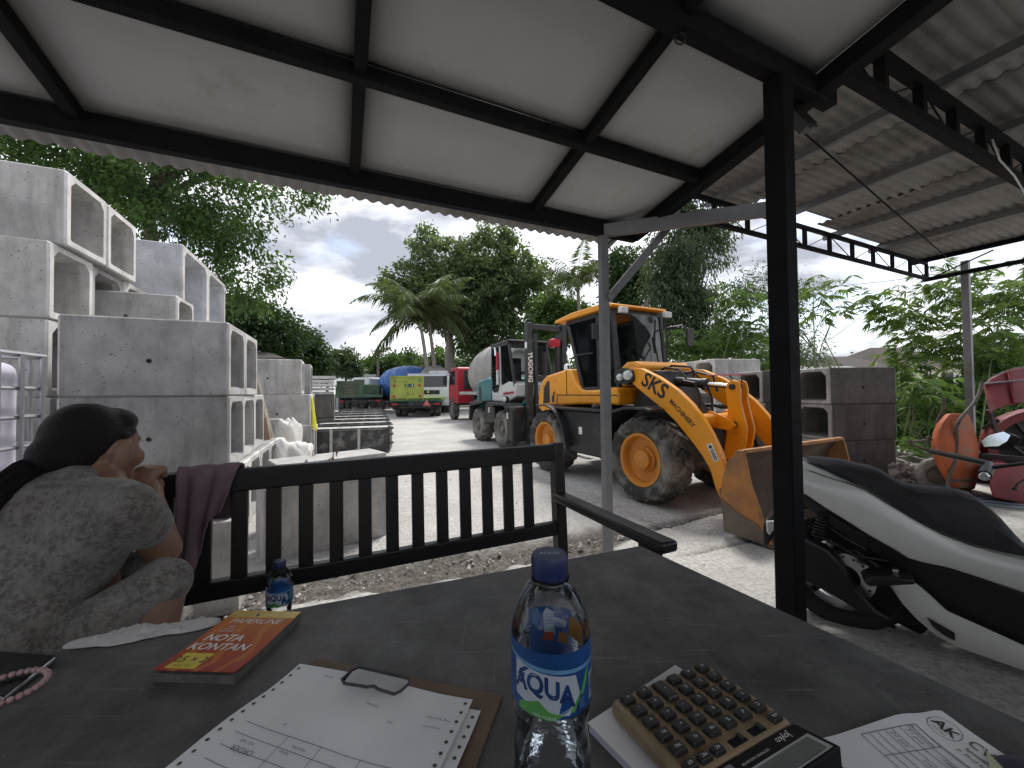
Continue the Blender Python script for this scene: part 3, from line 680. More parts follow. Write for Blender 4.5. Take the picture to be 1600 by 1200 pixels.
# ================================================================ bench
mat('bench_paint', (.009, .0088, .0088), .45, 0, .3, 6, .12, 45)
B0_ = Vector((.19, 1.58, 0)); SEAT = .44
bench = thing('garden_bench', 'black slatted wooden bench with armrest, its back towards the yard', 'bench', B0_)
def bp(s, q, z): return VV * s + UU * q + Vector((0, 0, z))      # bench local: s along (0 at right end, negative left), q towards the yard
def tilt(z): return .05 * (z - .5)                               # the back leans away from the seat
BL_ = -1.80
def bb(b_, n, m='bench_paint', bv=.005, par=None): return b_.build(n, m, par or bench, bv)
b_ = MB(); b_.bar(bp(BL_, tilt(.86), .868), bp(.0, tilt(.86), .868), .035, .066); bb(b_, 'top_rail')
b_ = MB(); b_.bar(bp(BL_, tilt(.56), .563), bp(.0, tilt(.56), .563), .035, .052); bb(b_, 'bottom_rail')
for k in range(20):
    s_ = -.0525 - .0865 * (k + 1) + (.0865 if False else 0)
    b_ = MB(); b_.bar(bp(s_, tilt(.58), .58), bp(s_, tilt(.84), .842), .035, .018, VV) if False else b_.bar(bp(s_, tilt(.58), .58), bp(s_, tilt(.84), .842), .018, .041, VV); bb(b_, 'slat', bv=.003)
for s_ in (.0, BL_):
    b_ = MB(); b_.bar(bp(s_, -.02, -.02), bp(s_, tilt(.56) - .002, .45), .05, .045, VV); b_.bar(bp(s_, tilt(.44), .44), bp(s_, tilt(.9) + .004, .905), .05, .045, VV); bb(b_, 'back_post')
    b_ = MB(); b_.bar(bp(s_, -.50, -.01), bp(s_, -.50, .675), .05, .05, VV); bb(b_, 'front_leg')
    b_ = MB(); b_.bar(bp(s_ - .005, .0, .69), bp(s_ - .005, -.58, .69), .062, .032); bb(b_, 'armrest', bv=.009)
for k in range(5):
    b_ = MB(); b_.bar(bp(BL_, -.06 - k * .098, SEAT - .012), bp(.0, -.06 - k * .098, SEAT - .012), .085, .022); bb(b_, 'seat_slat')
b_ = MB(); b_.bar(bp(BL_, -.48, SEAT - .06), bp(.0, -.48, SEAT - .06), .025, .06); bb(b_, 'apron')

# mauve scarf thrown over the back rest
mat('scarf', (.17, .115, .135), .9, 0, .15, 14, .3, 120)
sc0 = -1.16
rows = []
for i in range(26):
    tt = i / 25.; row_ = []
    for j in range(13):
        w = j / 12.; s_ = sc0 + (-.5 + w) * (.155 - .075 * min(1, abs(tt - .42) * 1.5)) - .03 * max(0, tt - .5)
        fold = .009 * math.sin(w * 15 + tt * 4) + .005 * math.sin(w * 31 + tt * 9)
        if tt < .42: z = .905 + .006 - (.42 - tt) / .42 * .16; q = tilt(.86) + .026 + .004 + fold * .6 + .015 * (.42 - tt)
        elif tt < .55: k = (tt - .42) / .13; z = .909 + .012 * math.sin(PI * k) + fold * .25; q = tilt(.86) + .028 - .062 * k
        else: k = (tt - .55) / .45; z = .905 - k * (.27 if w < .45 else .10 + .17 * (.45 / max(w, .45)) ** 3); q = tilt(.86) - .035 - fold - .02 * k
        row_.append(B0_ + bp(s_, q, z))
    rows.append(row_)
b_ = MB(); b_.loft(rows, False, False); o = b_.build('scarf', 'scarf', None, 0, 80, sub=1); o.modifiers.new('t', 'SOLIDIFY').thickness = .004
tag(o, 'dusty mauve scarf slung over the bench back beside the woman', 'scarf')

# ================================================================ table
TZ = .76
m, t, b = _mat('table_top'); v = t.nodes.new('ShaderNodeTexCoord').outputs['Object']
o = _mix(t, _ramp(t, _noise(t, v, 7, 9, .72), .35, .68), (.040, .039, .038), (.135, .131, .126))
o = _mix(t, _ramp(t, _noise(t, v, 2.2, 5, .6), .52, .7, (0, 0, 0, 1), (.5, .5, .5, 1)), o, (.13, .125, .118))
mp_ = t.nodes.new('ShaderNodeMapping'); mp_.inputs['Scale'].default_value = (3, 60, 1); mp_.inputs['Rotation'].default_value = (0, 0, .7); t.links.new(v, mp_.inputs['Vector'])
o = _mix(t, _ramp(t, _noise(t, mp_.outputs[0], 2.2, 3, .5), .63, .68, (0, 0, 0, 1), (.3, .3, .3, 1)), o, (.20, .195, .19))
mp2 = t.nodes.new('ShaderNodeMapping'); mp2.inputs['Scale'].default_value = (70, 2.5, 1); mp2.inputs['Rotation'].default_value = (0, 0, .35); t.links.new(v, mp2.inputs['Vector'])
o = _mix(t, _ramp(t, _noise(t, mp2.outputs[0], 2.0, 4, .6), .67, .71, (0, 0, 0, 1), (.3, .3, .3, 1)), o, (.24, .235, .225))
o = _mix(t, _ramp(t, _noise(t, v, 240, 2), .70, .76, (0, 0, 0, 1), (.5, .5, .5, 1)), o, (.27, .265, .255))
t.links.new(o, b.inputs['Base Color']); t.links.new(_ramp(t, _noise(t, v, 9, 7, .7), .3, .7, (.42, .42, .42, 1), (.68, .68, .68, 1)), b.inputs['Roughness']); b.inputs['Specular IOR Level'].default_value = .4
_bump(t, b, _noise(t, v, 130, 4), .12, .003)
mat('edge_wood', (.20, .18, .16), .7, 0, .3, 14)
tc_, tr_ = Vector((.291, .893, 0)), Vector((.468, -.883, 0)); tl_ = Vector((-.939, -.345, 0)).normalized()
table = thing('table', 'worn dark table filling the foreground, with papers and a bottle on it', 'table', tc_)
cor = [Vector((0, 0, 0)), tl_ * 1.62, tl_ * 1.62 + tr_ * .86, tr_ * .86]
b_ = MB(); b_.add([p + Vector((0, 0, TZ - .004)) for p in cor] + [p + Vector((0, 0, TZ)) for p in cor], [(0, 1, 2, 3), (7, 6, 5, 4), (0, 4, 5, 1), (1, 5, 6, 2), (2, 6, 7, 3), (3, 7, 4, 0)]); b_.build('table_top', 'table_top', table)
b_ = MB(); k_ = .997; b_.add([p * k_ + Vector((0, 0, TZ - .026)) for p in cor] + [p * k_ + Vector((0, 0, TZ - .0045)) for p in cor], [(0, 1, 2, 3), (7, 6, 5, 4), (0, 4, 5, 1), (1, 5, 6, 2), (2, 6, 7, 3), (3, 7, 4, 0)]); b_.build('board', 'edge_wood', table)
for p in ((tl_ + tr_) * .06, tl_ * 1.55 + tr_ * .06, (tl_ * .06 + tr_ * .8), tl_ * 1.55 + tr_ * .8):
    b_ = MB(); b_.bar(p + Vector((0, 0, -.005)), p + Vector((0, 0, TZ - .027)), .05, .05, Vector((1, 0, 0))); b_.build('leg', 'wood_dark', table)

# crumpled white cloth at the far edge, by the woman's knee
mat('white_cloth', (.50, .49, .48), .9, 0, .12, 12, .4, 90)
p0c, p1c = on_z(100, 1010, TZ), on_z(345, 972, TZ); rows = []
cn = tl_.cross(Vector((0, 0, 1))).normalized(); gi = np.linspace(0, 1, 90)
for i, s_ in enumerate(gi):
    row_ = []; env = math.sin(PI * min(1, max(0, s_))) ** .45
    for j in range(14):
        w = j / 13. - .5; wd = (.011 + .014 * float(vnoise(np.array(s_ * 9.), np.array(.3), 1., 31))) * env + .003
        h = (.001 + .012 * abs(float(vnoise(np.array(s_ * 22.), np.array(w * 3.), 1., 32)) - .5) + .009 * float(vnoise(np.array(s_ * 7.), np.array(w * 2.), 1., 33)) ** 2) * math.cos(w * PI) ** .6 * env if abs(w) < .499 else 0
        row_.append(p0c.lerp(p1c, float(s_)) + cn * (w * wd * 2) + Vector((0, 0, .0015 + h)))
    rows.append(row_)
b_ = MB(); b_.loft(rows, False, False); o = b_.build('white_cloth', 'white_cloth', None, 0, 80); tag(o, 'crumpled whitish cloth lying along the far table edge by her knee', 'cloth')

# ================================================================ water bottles
m, t, b = _mat('pet_plastic')
b.inputs['Base Color'].default_value = (.9, .94, .96, 1); b.inputs['Roughness'].default_value = .06; b.inputs['Transmission Weight'].default_value = 1; b.inputs['IOR'].default_value = 1.12
tr = t.nodes.new('ShaderNodeBsdfTransparent'); tr.inputs[0].default_value = (.90, .92, .93, 1); gl = t.nodes.new('ShaderNodeBsdfGlossy'); gl.inputs['Roughness'].default_value = .09; gl.inputs[0].default_value = (.9, .93, .95, 1)
lw = t.nodes.new('ShaderNodeLayerWeight'); lw.inputs['Blend'].default_value = .28
nz = _noise(t, t.nodes.new('ShaderNodeTexCoord').outputs['Object'], 60, 3); bu = t.nodes.new('ShaderNodeBump'); bu.inputs['Strength'].default_value = .35; bu.inputs['Distance'].default_value = .003; t.links.new(nz, bu.inputs['Height']); t.links.new(bu.outputs[0], gl.inputs['Normal']); t.links.new(bu.outputs[0], lw.inputs['Normal'])
ms = t.nodes.new('ShaderNodeMixShader'); t.links.new(lw.outputs['Fresnel'], ms.inputs[0]); t.links.new(tr.outputs[0], ms.inputs[1]); t.links.new(gl.outputs[0], ms.inputs[2]); t.links.new(ms.outputs[0], t.nodes['Material Output'].inputs['Surface'])
mat('cap_blue', (.012, .022, .095), .42, 0, .1, 30); mat('label_blue', (.025, .105, .34), .4, 0, .35, 18); mat('label_navy', (.010, .025, .11), .4, 0, .1, 20); mat('label_white', (.74, .80, .86), .45, 0, .06, 30); mat('label_sky', (.22, .48, .72), .4, 0, .2, 24)
mat('label_green', (.10, .34, .08), .45, 0, .25, 40); mat('label_orange', (.62, .30, .05), .45, 0, .2, 60); mat('label_red', (.45, .08, .05), .45, 0, .2, 60); mat('water', (.55, .6, .62), .05, 0, .02)
def bottle(name, lab, loc, face, big):
    th = thing(name, lab, 'bottle', loc, 0, 'blue-capped water bottles')
    P = [(.0285, .001), (.031, .006), (.0325, .014), (.0312, .028), (.0325, .042), (.0312, .056), (.0318, .066), (.0296, .078), (.0292, .088), (.0315, .098), (.0328, .104), (.0328, .161), (.0320, .168), (.0296, .177), (.0255, .186), (.0205, .1945), (.0162, .1992), (.0138, .2008), (.0138, .203), (.0166, .2035), (.0166, .2052), (.0138, .2056), (.0136, .213)]
    b_ = MB(); b_.lathe([(.010, .006), (.022, .003)] + P, 40, caps=False); b_.build('body', 'pet_plastic', th, 0, 60)
    cp = MB(); n = 72; prof = [(.0152, .2045, 0), (.0156, .206, 0), (.0153, .2075, 0), (.0152, .2085, 1), (.0152, .2205, 1), (.0142, .2225, 0), (.0, .2226, 0)]
    vs = []; fs = []
    for r, z, kn in prof:
        for j in range(n):
            rr = r + (.00035 if kn and j % 2 else 0); a = 2 * PI * j / n; vs.append((rr * math.cos(a), rr * math.sin(a), z))
    for i in range(len(prof) - 1):
        for j in range(n): fs.append((i * n + j, i * n + (j + 1) % n, (i + 1) * n + (j + 1) % n, (i + 1) * n + j))
    cp.add(vs, fs); cap = cp.build('cap', 'cap_blue', th, 0, 40)
    z0, z1 = (.111, .160) if big else (.112, .160); R = .0331
    lb = MB(); lb.lathe([(R, z0), (R, z1)], 64, caps=False); lab_o = lb.build('label', 'label_blue', th, 0, 60)
    def cyl(eps): return lambda x, y: Vector(((R + eps) * math.sin(face + x / R), -(R + eps) * math.cos(face + x / R), z0 + y))
    def patch(nm, pts, mt, eps, par=lab_o, seg=10):
        q = []
        for (x0, y0), (x1, y1) in zip(pts, pts[1:] + pts[:1]):
            q += [(x0 + (x1 - x0) * k / seg, y0 + (y1 - y0) * k / seg) for k in range(seg)]
        me = bpy.data.meshes.new(nm); bm = bmesh.new()
        vs = [bm.verts.new((x, y, 0)) for x, y in q]; f = bm.faces.new(vs); bmesh.ops.triangulate(bm, faces=[f])
        for _ in range(2): bmesh.ops.subdivide_edges(bm, edges=[e for e in bm.edges if e.calc_length() > .004], cuts=2)
        fn = cyl(eps)
        for vtx in bm.verts: vtx.co = fn(vtx.co.x, vtx.co.y)
        bmesh.ops.triangulate(bm, faces=bm.faces); bm.to_mesh(me); bm.free(); me.materials.append(MATS[mt]); return link(nm, me, par)
    # picture band (top), swoosh with the brand name (middle), green slope, drop and bar code
    patch('print', [(-.045, .0375), (.045, .031), (.045, .034), (-.045, .0405)], 'label_sky', .00012)
    patch('print', [(-.034, .010), (.012, .002), (.022, .016), (.018, .031), (-.034, .037)], 'label_white', .00018)
    patch('print', [(-.030, .006), (-.012, .013), (-.004, .006), (.008, .003), (.0, -.0005), (-.03, .001)], 'label_green', .00026)
    patch('print', [(.013, .005), (.024, .018), (.030, .030), (.034, .031), (.027, .015), (.016, .003)], 'label_green', .00022)
    patch('print', [(.019, .0015), (.025, .001), (.029, .005), (.0265, .0095), (.0235, .015), (.0185, .007)], 'label_navy', .0003)
    if big:      # the far side of the label is seen from inside, through the clear shoulder
        bk = lambda pts: [(-x + PI * R, y - .020) for x, y in pts]
        patch('print', bk([(-.004, .043), (.006, .044), (.005, .064), (-.002, .068), (-.005, .063)]), 'label_white', -.0004)
        for k in range(7): patch('print', bk([(-.0035, .0445 + k * .0028), (.0048, .0452 + k * .0028), (.0048, .0458 + k * .0028), (-.0035, .0451 + k * .0028)]), 'label_sky', -.0006, seg=4)
        patch('print', bk([(.005, .056), (.017, .0535), (.0175, .0575), (.0055, .060)]), 'label_white', -.0005)
        patch('print', bk([(.019, .046), (.036, .043), (.036, .060), (.021, .064)]), 'label_orange', -.0004); patch('print', bk([(-.006, .0385), (.004, .038), (.005, .0455), (-.004, .046)]), 'label_red', -.0007); patch('print', bk([(.009, .038), (.018, .037), (.018, .0465), (.010, .047)]), 'label_orange', -.0007)
        for k in range(14):
            x = .036 + .0009 * k; patch('print', [(x, .006), (x + (.0004 if k % 3 else .0006), .006), (x + (.0004 if k % 3 else .0006), .022), (x, .022)], 'label_navy', .0004, seg=3)
        patch('print', [(.0345, .004), (.050, .004), (.050, .024), (.0345, .024)], 'label_white', .0003)
        for k in range(4): patch('print', [(.0205 + .0004 * k, .0105 - k * .0021), (.0262 + .0004 * k, .0105 - k * .0021), (.0262 + .0004 * k, .0112 - k * .0021), (.0205 + .0004 * k, .0112 - k * .0021)], 'label_sky', .0004, seg=3)
        lettering('lettering', '100% MURNI', .0034, 'label_white', lab_o, lambda x, y: cyl(.0004)(x - .008, y + .0015 - x * .1))
        lettering('lettering', 'AQUA', .0062, 'label_white', cap, lambda x, y: Vector((x, y, .22275)))
    lettering('lettering', 'AQUA', .0175, 'label_navy', lab_o, lambda x, y: cyl(.00035)(x - .0085, y * 1.15 + .0205 - x * .16 + .0035 * math.cos(x * 90)), bold=.0006)
    lettering('lettering', 'AQUA', .0155, 'label_blue', lab_o, lambda x, y: cyl(.00055)(x * 1.1 - .0085, y * 1.15 + .0207 - x * .16 + .0035 * math.cos(x * 90)))
    if not big:
        b_ = MB(); b_.lathe([(.029, .004), (.0315, .014), (.0305, .03), (.0315, .042)], 32); b_.build('water', 'water_glass', th, 0, 60)
    return th
for nm in ('label_blue', 'label_sky', 'label_white'):
    q = MATS[nm].node_tree; bs = q.nodes['Principled BSDF']; trn = q.nodes.new('ShaderNodeBsdfTranslucent'); q.links.new(bs.inputs['Base Color'].links[0].from_socket, trn.inputs[0]); mxs = q.nodes.new('ShaderNodeMixShader'); mxs.inputs[0].default_value = .4
    q.links.new(bs.outputs[0], mxs.inputs[1]); q.links.new(trn.outputs[0], mxs.inputs[2]); q.links.new(mxs.outputs[0], q.nodes['Material Output'].inputs['Surface'])
glassmat('water_glass', (.72, .76, .78), .03, .06)
bottle('water_bottle', 'large clear water bottle with blue cap and label in the foreground', (.030, .328, TZ), rad(-2), True)
bottle('water_bottle', 'distant nearly empty water bottle standing on the bench behind the booklet', (-.645, 1.065, SEAT), rad(31), False)

# ================================================================ receipt booklet
m, t, b = _mat('cover_print'); v = t.nodes.new('ShaderNodeTexCoord').outputs['Object']
sx = t.nodes.new('ShaderNodeSeparateXYZ'); t.links.new(v, sx.inputs[0])
base = _ramp(t, sx.outputs['Y'], .0, .135, (.36, .035, .02, 1), (.50, .16, .03, 1))
wv = t.nodes.new('ShaderNodeTexWave'); wv.inputs['Scale'].default_value = 9; wv.inputs['Distortion'].default_value = 9; wv.inputs['Detail'].default_value = 3; t.links.new(v, wv.inputs['Vector'])
o = _mix(t, _ramp(t, wv.outputs['Fac'], .72, .95, (0, 0, 0, 1), (.5, .5, .5, 1)), base, (.62, .25, .04))
t.links.new(o, b.inputs['Base Color']); b.inputs['Roughness'].default_value = .45; b.inputs['Specular IOR Level'].default_value = .2
mat('gold_band', (.46, .30, .04), .28, .25, .15, 20); mat('cover_yellow', (.72, .55, .03), .4); mat('print_white', (.78, .76, .74), .5); mat('print_dark', (.05, .045, .04), .6); mat('page_edge', (.10, .095, .09), .8, 0, .3, 90); mat('print_orange', (.75, .33, .12), .4)
bk0, bkx, bky = Vector((-.457, .489, TZ)), Vector((.997, -.075, 0)), Vector((.04, .999, 0)); BW, BLn = .109, .137
book = thing('receipt_booklet', 'red and orange receipt booklet with yellow corner tag on the table', 'booklet', mtx=Matrix(((bkx.x, bky.x, 0, bk0.x), (bkx.y, bky.y, 0, bk0.y), (0, 0, 1, bk0.z), (0, 0, 0, 1))))
def bkz(y): return .0125 + .0035 * max(0, 1 - y / .05) ** 2
def sheet(x0, x1, y0, y1, zf, th, nx=2, ny=14):
    b_ = MB(); vs = []; fs = []
    for k in (0, 1):
        for j in range(ny + 1):
            for i in range(nx + 1):
                x, y = x0 + (x1 - x0) * i / nx, y0 + (y1 - y0) * j / ny; vs.append(Vector((x, y, zf(y) - (th if k else 0))))
    N = (nx + 1) * (ny + 1)
    for j in range(ny):
        for i in range(nx): a = j * (nx + 1) + i; fs += [(a, a + 1, a + nx + 2, a + nx + 1), (N + a, N + a + nx + 1, N + a + nx + 2, N + a + 1)]
    per = [i for i in range(nx + 1)] + [j * (nx + 1) + nx for j in range(1, ny + 1)] + [ny * (nx + 1) + i for i in range(nx - 1, -1, -1)] + [j * (nx + 1) for j in range(ny - 1, 0, -1)]
    fs += [(per[k], N + per[k], N + per[(k + 1) % len(per)], per[(k + 1) % len(per)]) for k in range(len(per))]
    return b_.add(vs, fs)
b_ = MB(); b_.box((BW / 2, BLn / 2, .0055), (BW - .002, BLn - .002, .0105)); b_.build('pages', 'page_edge', book)
cov = sheet(0, BW, 0, BLn, bkz, .0006).build('cover', 'cover_print', book)
on = lambda ox, oy, e: (lambda x, y: Vector((x + ox, y + oy, bkz(y + oy) + e)))
sheet(.0005, BW - .0005, BLn - .019, BLn - .0005, lambda y: bkz(y) + .0004, .0003).build('gold_band', 'gold_band', cov)
sheet(.012, .052, .004, .036, lambda y: bkz(y) + .0004, .0003).build('yellow_tag', 'cover_yellow', cov)
lettering('lettering', '25 × 2', .017, 'print_dark', cov, on(.031, .022, .0008)); lettering('lettering', '25 SET 2 PLY', .0045, 'print_dark', cov, on(.031, .0095, .0008))
lettering('lettering', 'PAPERLINE', .0165, 'print_white', cov, on(.055, .108, .0007), shear=.2)
for k, w in enumerate(('NCR', 'NOTA', 'KONTAN')): lettering('lettering', w, .005, 'print_white', cov, on(.028, .0945 - k * .0055, .0007))
lettering('lettering', 'NOTA', .0195, 'print_white', cov, on(.038, .068, .0007), bold=.0004, shear=.15); lettering('lettering', 'KONTAN', .0195, 'print_white', cov, on(.046, .049, .0007), bold=.0004, shear=.15)
b_ = MB(); b_.lathe([(.0022, 0), (.0022, .0006)], 12, Matrix.Translation((BW * .42, BLn - .012, bkz(.1) + .0005))); b_.build('punch_hole', 'print_dark', cov)

# ================================================================ clipboard with continuous forms
m, t, b = _mat('form_paper'); v = t.nodes.new('ShaderNodeTexCoord').outputs['Object']
o = _mix(t, _ramp(t, _noise(t, v, 9, 5), .3, .7), (.72, .72, .74), (.82, .82, .83)); t.links.new(o, b.inputs['Base Color']); b.inputs['Roughness'].default_value = .8
mat('hardboard', (.16, .105, .07), .7, 0, .2, 25); mat('ink', (.16, .16, .19), .8)
c_tl, c_tr = Vector((-.282, .509, 0)), Vector((-.043, .457, 0)); cx_ = (c_tr - c_tl).normalized(); cy_ = Vector((-cx_.y, cx_.x, 0))   # paper frame: x right, y away; top edge at y=0
cy_ = (cy_ + Vector((.10, 0, 0))).normalized()
clip = thing('clipboard', 'clipboard holding white continuous form paper with punched edges', 'clipboard', mtx=Matrix(((cx_.x, cy_.x, 0, c_tl.x), (cx_.y, cy_.y, 0, c_tl.y), (0, 0, 1, TZ), (0, 0, 0, 1))))
def pz(x, y, base=.0075):
    return base + .004 * math.sin(x * 19 + y * 16) * math.sin(y * 22 + .5) + .006 * math.exp(-((x - .11) ** 2 + (y + .05) ** 2) / .0012) + .010 * max(0, 1 - x / .05) ** 2 * max(0, (-y - .05)) / .1 + .004 * max(0, (x - .2)) / .04 * (1 + math.sin(y * 40)) * .5
def formsheet(x0, x1, y0, y1, base, skew=0.):
    b_ = MB(); nx, ny = 30, 30; vs = []; fs = []
    for j in range(ny + 1):
        for i in range(nx + 1):
            x, y = x0 + (x1 - x0) * i / nx, y0 + (y1 - y0) * j / ny; vs.append(Vector((x + skew * y, y, pz(x, y, base))))
    for j in range(ny):
        for i in range(nx): a = j * (nx + 1) + i; fs.append((a, a + 1, a + nx + 2, a + nx + 1))
    return b_.add(vs, fs)
b_ = MB(); b_.box((.139, -.15, .0018), (.262, .34, .0034)); b_.build('board', 'hardboard', clip, .001)
pp2 = formsheet(.012, .254, -.30, -.010, .0050, -.02).build('paper', 'form_paper', clip, 0, 80)
pp1 = formsheet(0, .241, -.30, 0, .0075).build('paper', 'form_paper', clip, 0, 80)
def holes(par, base, xo, sk=0.):
    for k in range(18):
        y = -.008 - k * .0127
        b_ = MB(); x = xo; b_.add([Vector((x + sk * y + .002 * math.cos(a), y + .002 * math.sin(a), pz(x, y, base) + .0006)) for a in np.arange(12) * PI / 6], [tuple(range(12))]); b_.build('punch_hole', 'print_dark', par, 0, 0)
holes(pp1, .0075, .006); holes(pp1, .0075, .235); holes(pp2, .005, .248, -.02)
pr_ = lambda ox, oy, rot=PI: (lambda x, y: Vector((ox + x * math.cos(rot) - y * math.sin(rot), oy + x * math.sin(rot) + y * math.cos(rot), pz(ox + x * math.cos(rot), oy) + .0008)))
for ox, oy, w, sz in ((.045, -.118, 'ORDER', .008), (.042, -.110, 'NO. KES', .0045), (.055, -.012, 'Diterima', .0038), (.135, -.038, 'Keterangan :', .0036), (.215, -.035, 'Yang Menyerahkan', .0036), (.212, -.046, 'Hormat Kami', .0036), (.165, -.050, 'Sopir', .0036), (.06, -.082, 'Tgl', .0036), (.095, -.100, 'Nama Brg', .004), (.085, -.108, 'Satuan', .004), (.14, -.108, 'Harga', .004), (.19, -.098, 'Jumlah Total', .0045), (.20, -.112, 'Kirim ke', .0045)):
    lettering('print', w, sz, 'ink', pp1, pr_(ox, oy))
def line(x0, y0, x1, y1, w=.0003):
    b_ = MB(); n = 16; vs = []
    d = Vector((x1 - x0, y1 - y0)).normalized() * w
    for k in range(n + 1):
        x, y = x0 + (x1 - x0) * k / n, y0 + (y1 - y0) * k / n
        for sg in (-1, 1): xx, yy = x - d.y * sg, y + d.x * sg; vs.append(Vector((xx, yy, pz(xx, yy) + .0007)))
    b_.add(vs, [(2 * k, 2 * k + 1, 2 * k + 3, 2 * k + 2) for k in range(n)]); b_.build('ruled_line', 'ink', pp1, 0, 0)
line(.02, -.092, .225, -.092); line(.02, -.105, .225, -.105); line(.02, -.120, .225, -.120); line(.02, -.135, .225, -.135)
for x in (.075, .115, .16): line(x, -.092, x, -.2)
# wire clip
b_ = MB(); cpts = [(.095, .004), (.165, .002), (.170, -.004), (.168, -.020), (.163, -.026), (.142, -.024), (.133, -.021), (.126, -.024), (.097, -.026), (.090, -.021), (.090, -.003), (.095, .004)]
b_.tube([Vector((x - .005, y - .004, .0185 + (.002 if y < -.01 else 0))) for x, y in cpts], .0016, 8); b_.build('wire_clip', 'dark_machine', clip)
glassmat('lens_glass', (.72, .72, .74), .05, .10)
b_ = MB(); b_.add([Vector((x - .005, y - .004, .0185)) for x, y in cpts[:-1]], [tuple(range(len(cpts) - 1))]); b_.build('clip_plate', 'lens_glass', clip, 0, 0)
b_ = MB(); b_.box((.128, -.008, .010), (.03, .012, .016)); b_.build('clip_base', 'dark_machine', clip, .002)

# ================================================================ calculator on a notepad
mat('calc_body', (.25, .18, .10), .42, 0, .12, 14, .05, 120, dirt=(.06, .045, .03), dirt_amt=.12); mat('calc_key', (.02, .019, .018), .4, 0, .1, 30); mat('calc_panel', (.010, .010, .011), .6, spec=.15); mat('lcd', (.13, .145, .14), .5, 0, .06, 40); mat('silver', (.42, .42, .42), .35, .6)
mat('paper_lilac', (.50, .48, .56), .8, 0, .08, 10); mat('solar', (.05, .035, .04), .15)
K0 = Vector((.1, .416, .781)); kx = Vector((math.cos(rad(24)), math.sin(rad(24)), 0)); ky = Vector((math.sin(rad(24)), -math.cos(rad(24)), 0)); kz = Vector((0, 0, 1))
CWd, CLn = .142, .142
tiltc = Matrix.Rotation(rad(-3), 4, kx)
km = Matrix.Translation(K0) @ tiltc @ Matrix(((kx.x, ky.x, 0, 0), (kx.y, ky.y, 0, 0), (0, 0, 1, 0), (0, 0, 0, 1)))
# x across, y towards the viewer's right corner (display end); the frame is mirrored, so lettering flips y itself
cal = thing('calculator', 'brown and black desk calculator lying on a notepad', 'calculator', K0)
cal.matrix_world = Matrix.Translation(K0)
_kl = tiltc.to_3x3() @ Matrix(((kx.x, ky.x, 0), (kx.y, ky.y, 0), (0, 0, 1)))
def kb(b_, n, m, bv=0, par=None, smooth=35): b_.v = [tuple(_kl @ Vector(p)) for p in b_.v]; return b_.build(n, m, par or cal, bv, smooth)
b_ = MB(); b_.box((CWd / 2, .051, .0), (CWd, .102, .018)); bod = kb(b_, 'body', 'calc_body', .006)
b_ = MB(); b_.add([Vector((x, y, z)) for x in (0.001, CWd - .001) for y, z in ((.1025, -.008), (.1025, .008), (.142, -.006), (.142, .0155))], [(0, 1, 3, 2), (4, 6, 7, 5), (0, 4, 5, 1), (2, 3, 7, 6), (1, 5, 7, 3), (0, 2, 6, 4)]); pan = kb(b_, 'display_panel', 'calc_panel', .0015)
def dz_(y): return .008 + (y - .1025) / (.142 - .1025) * .0075
b_ = MB(); b_.add([Vector((x, y, dz_(y) + .0004)) for x, y in ((.03, .118), (.135, .118), (.135, .139), (.03, .139))], [(0, 1, 2, 3)]); kb(b_, 'display_frame', 'silver', 0, pan, 0)
b_ = MB(); b_.add([Vector((x, y, dz_(y) + .0008)) for x, y in ((.036, .1205), (.130, .1205), (.130, .137), (.036, .137))], [(0, 1, 2, 3)]); kb(b_, 'display', 'lcd', 0, pan, 0)
b_ = MB(); b_.add([Vector((x, y, dz_(y) + .0006)) for x, y in ((.008, .106), (.045, .106), (.045, .113), (.008, .113))], [(0, 1, 2, 3)]); kb(b_, 'solar_cell', 'solar', 0, pan, 0)
def kl(ox, oy, zf, par, txt, size, m, bold=0.): return lettering('lettering', txt, size, m, par, lambda x, y: _kl @ Vector((ox - x, oy + y * 1.0, zf)) if False else _kl @ Vector((ox - x, oy - (-y) * 1.0, zf)), bold=bold)
kl(.112, .1105, dz_(.1105) + .0008, pan, 'Joyko', .0085, 'print_white'); kl(.07, .1125, dz_(.1125) + .0008, pan, 'ELECTRONIC CALCULATOR', .0028, 'print_white')
def key(x, y, w, h, txt='', zz=.006):
    b_ = MB(); b_.add([Vector((x + sx_ * w / 2 * k_, y + sy_ * h / 2 * k_, z)) for z, k_ in ((.008, 1), (.008 + zz * .7, .93), (.008 + zz, .80)) for sx_, sy_ in ((-1, -1), (1, -1), (1, 1), (-1, 1))],
        [(0, 1, 5, 4), (1, 2, 6, 5), (2, 3, 7, 6), (3, 0, 4, 7), (4, 5, 9, 8), (5, 6, 10, 9), (6, 7, 11, 10), (7, 4, 8, 11), (8, 9, 10, 11)]); o = kb(b_, 'key', 'calc_key', .0008)
    if txt: kl(x, y, .008 + zz + .0002, o, txt, .0055 if len(txt) < 2 else .0042, 'print_white')
cols = [.016, .038, .060, .082, .104, .126]; rws = [.011, .0275, .044, .0605, .077]
tx = [['=', '+', '', '.', '00', '0'], ['-', '×', '+', '3', '2', '1'], ['×', '÷', '-', '6', '5', '4'], ['M+', '÷', '+/-', '9', '8', '7'], ['MU', 'M-', 'MR', '%', '√', 'C']]
for j, y in enumerate(rws):
    for i, x in enumerate(cols):
        if i == 2 and j == 0: key(x, y + .008, .0150, .0275, '+'); continue
        if i == 2 and j == 1: continue
        key(x, y, .0150, .0112, tx[j][i])
for i, x in enumerate((.013, .030, .047, .128)): key(x, .093, .014, .0085, ('GT', 'MC', 'AC', 'ON')[i], .005)
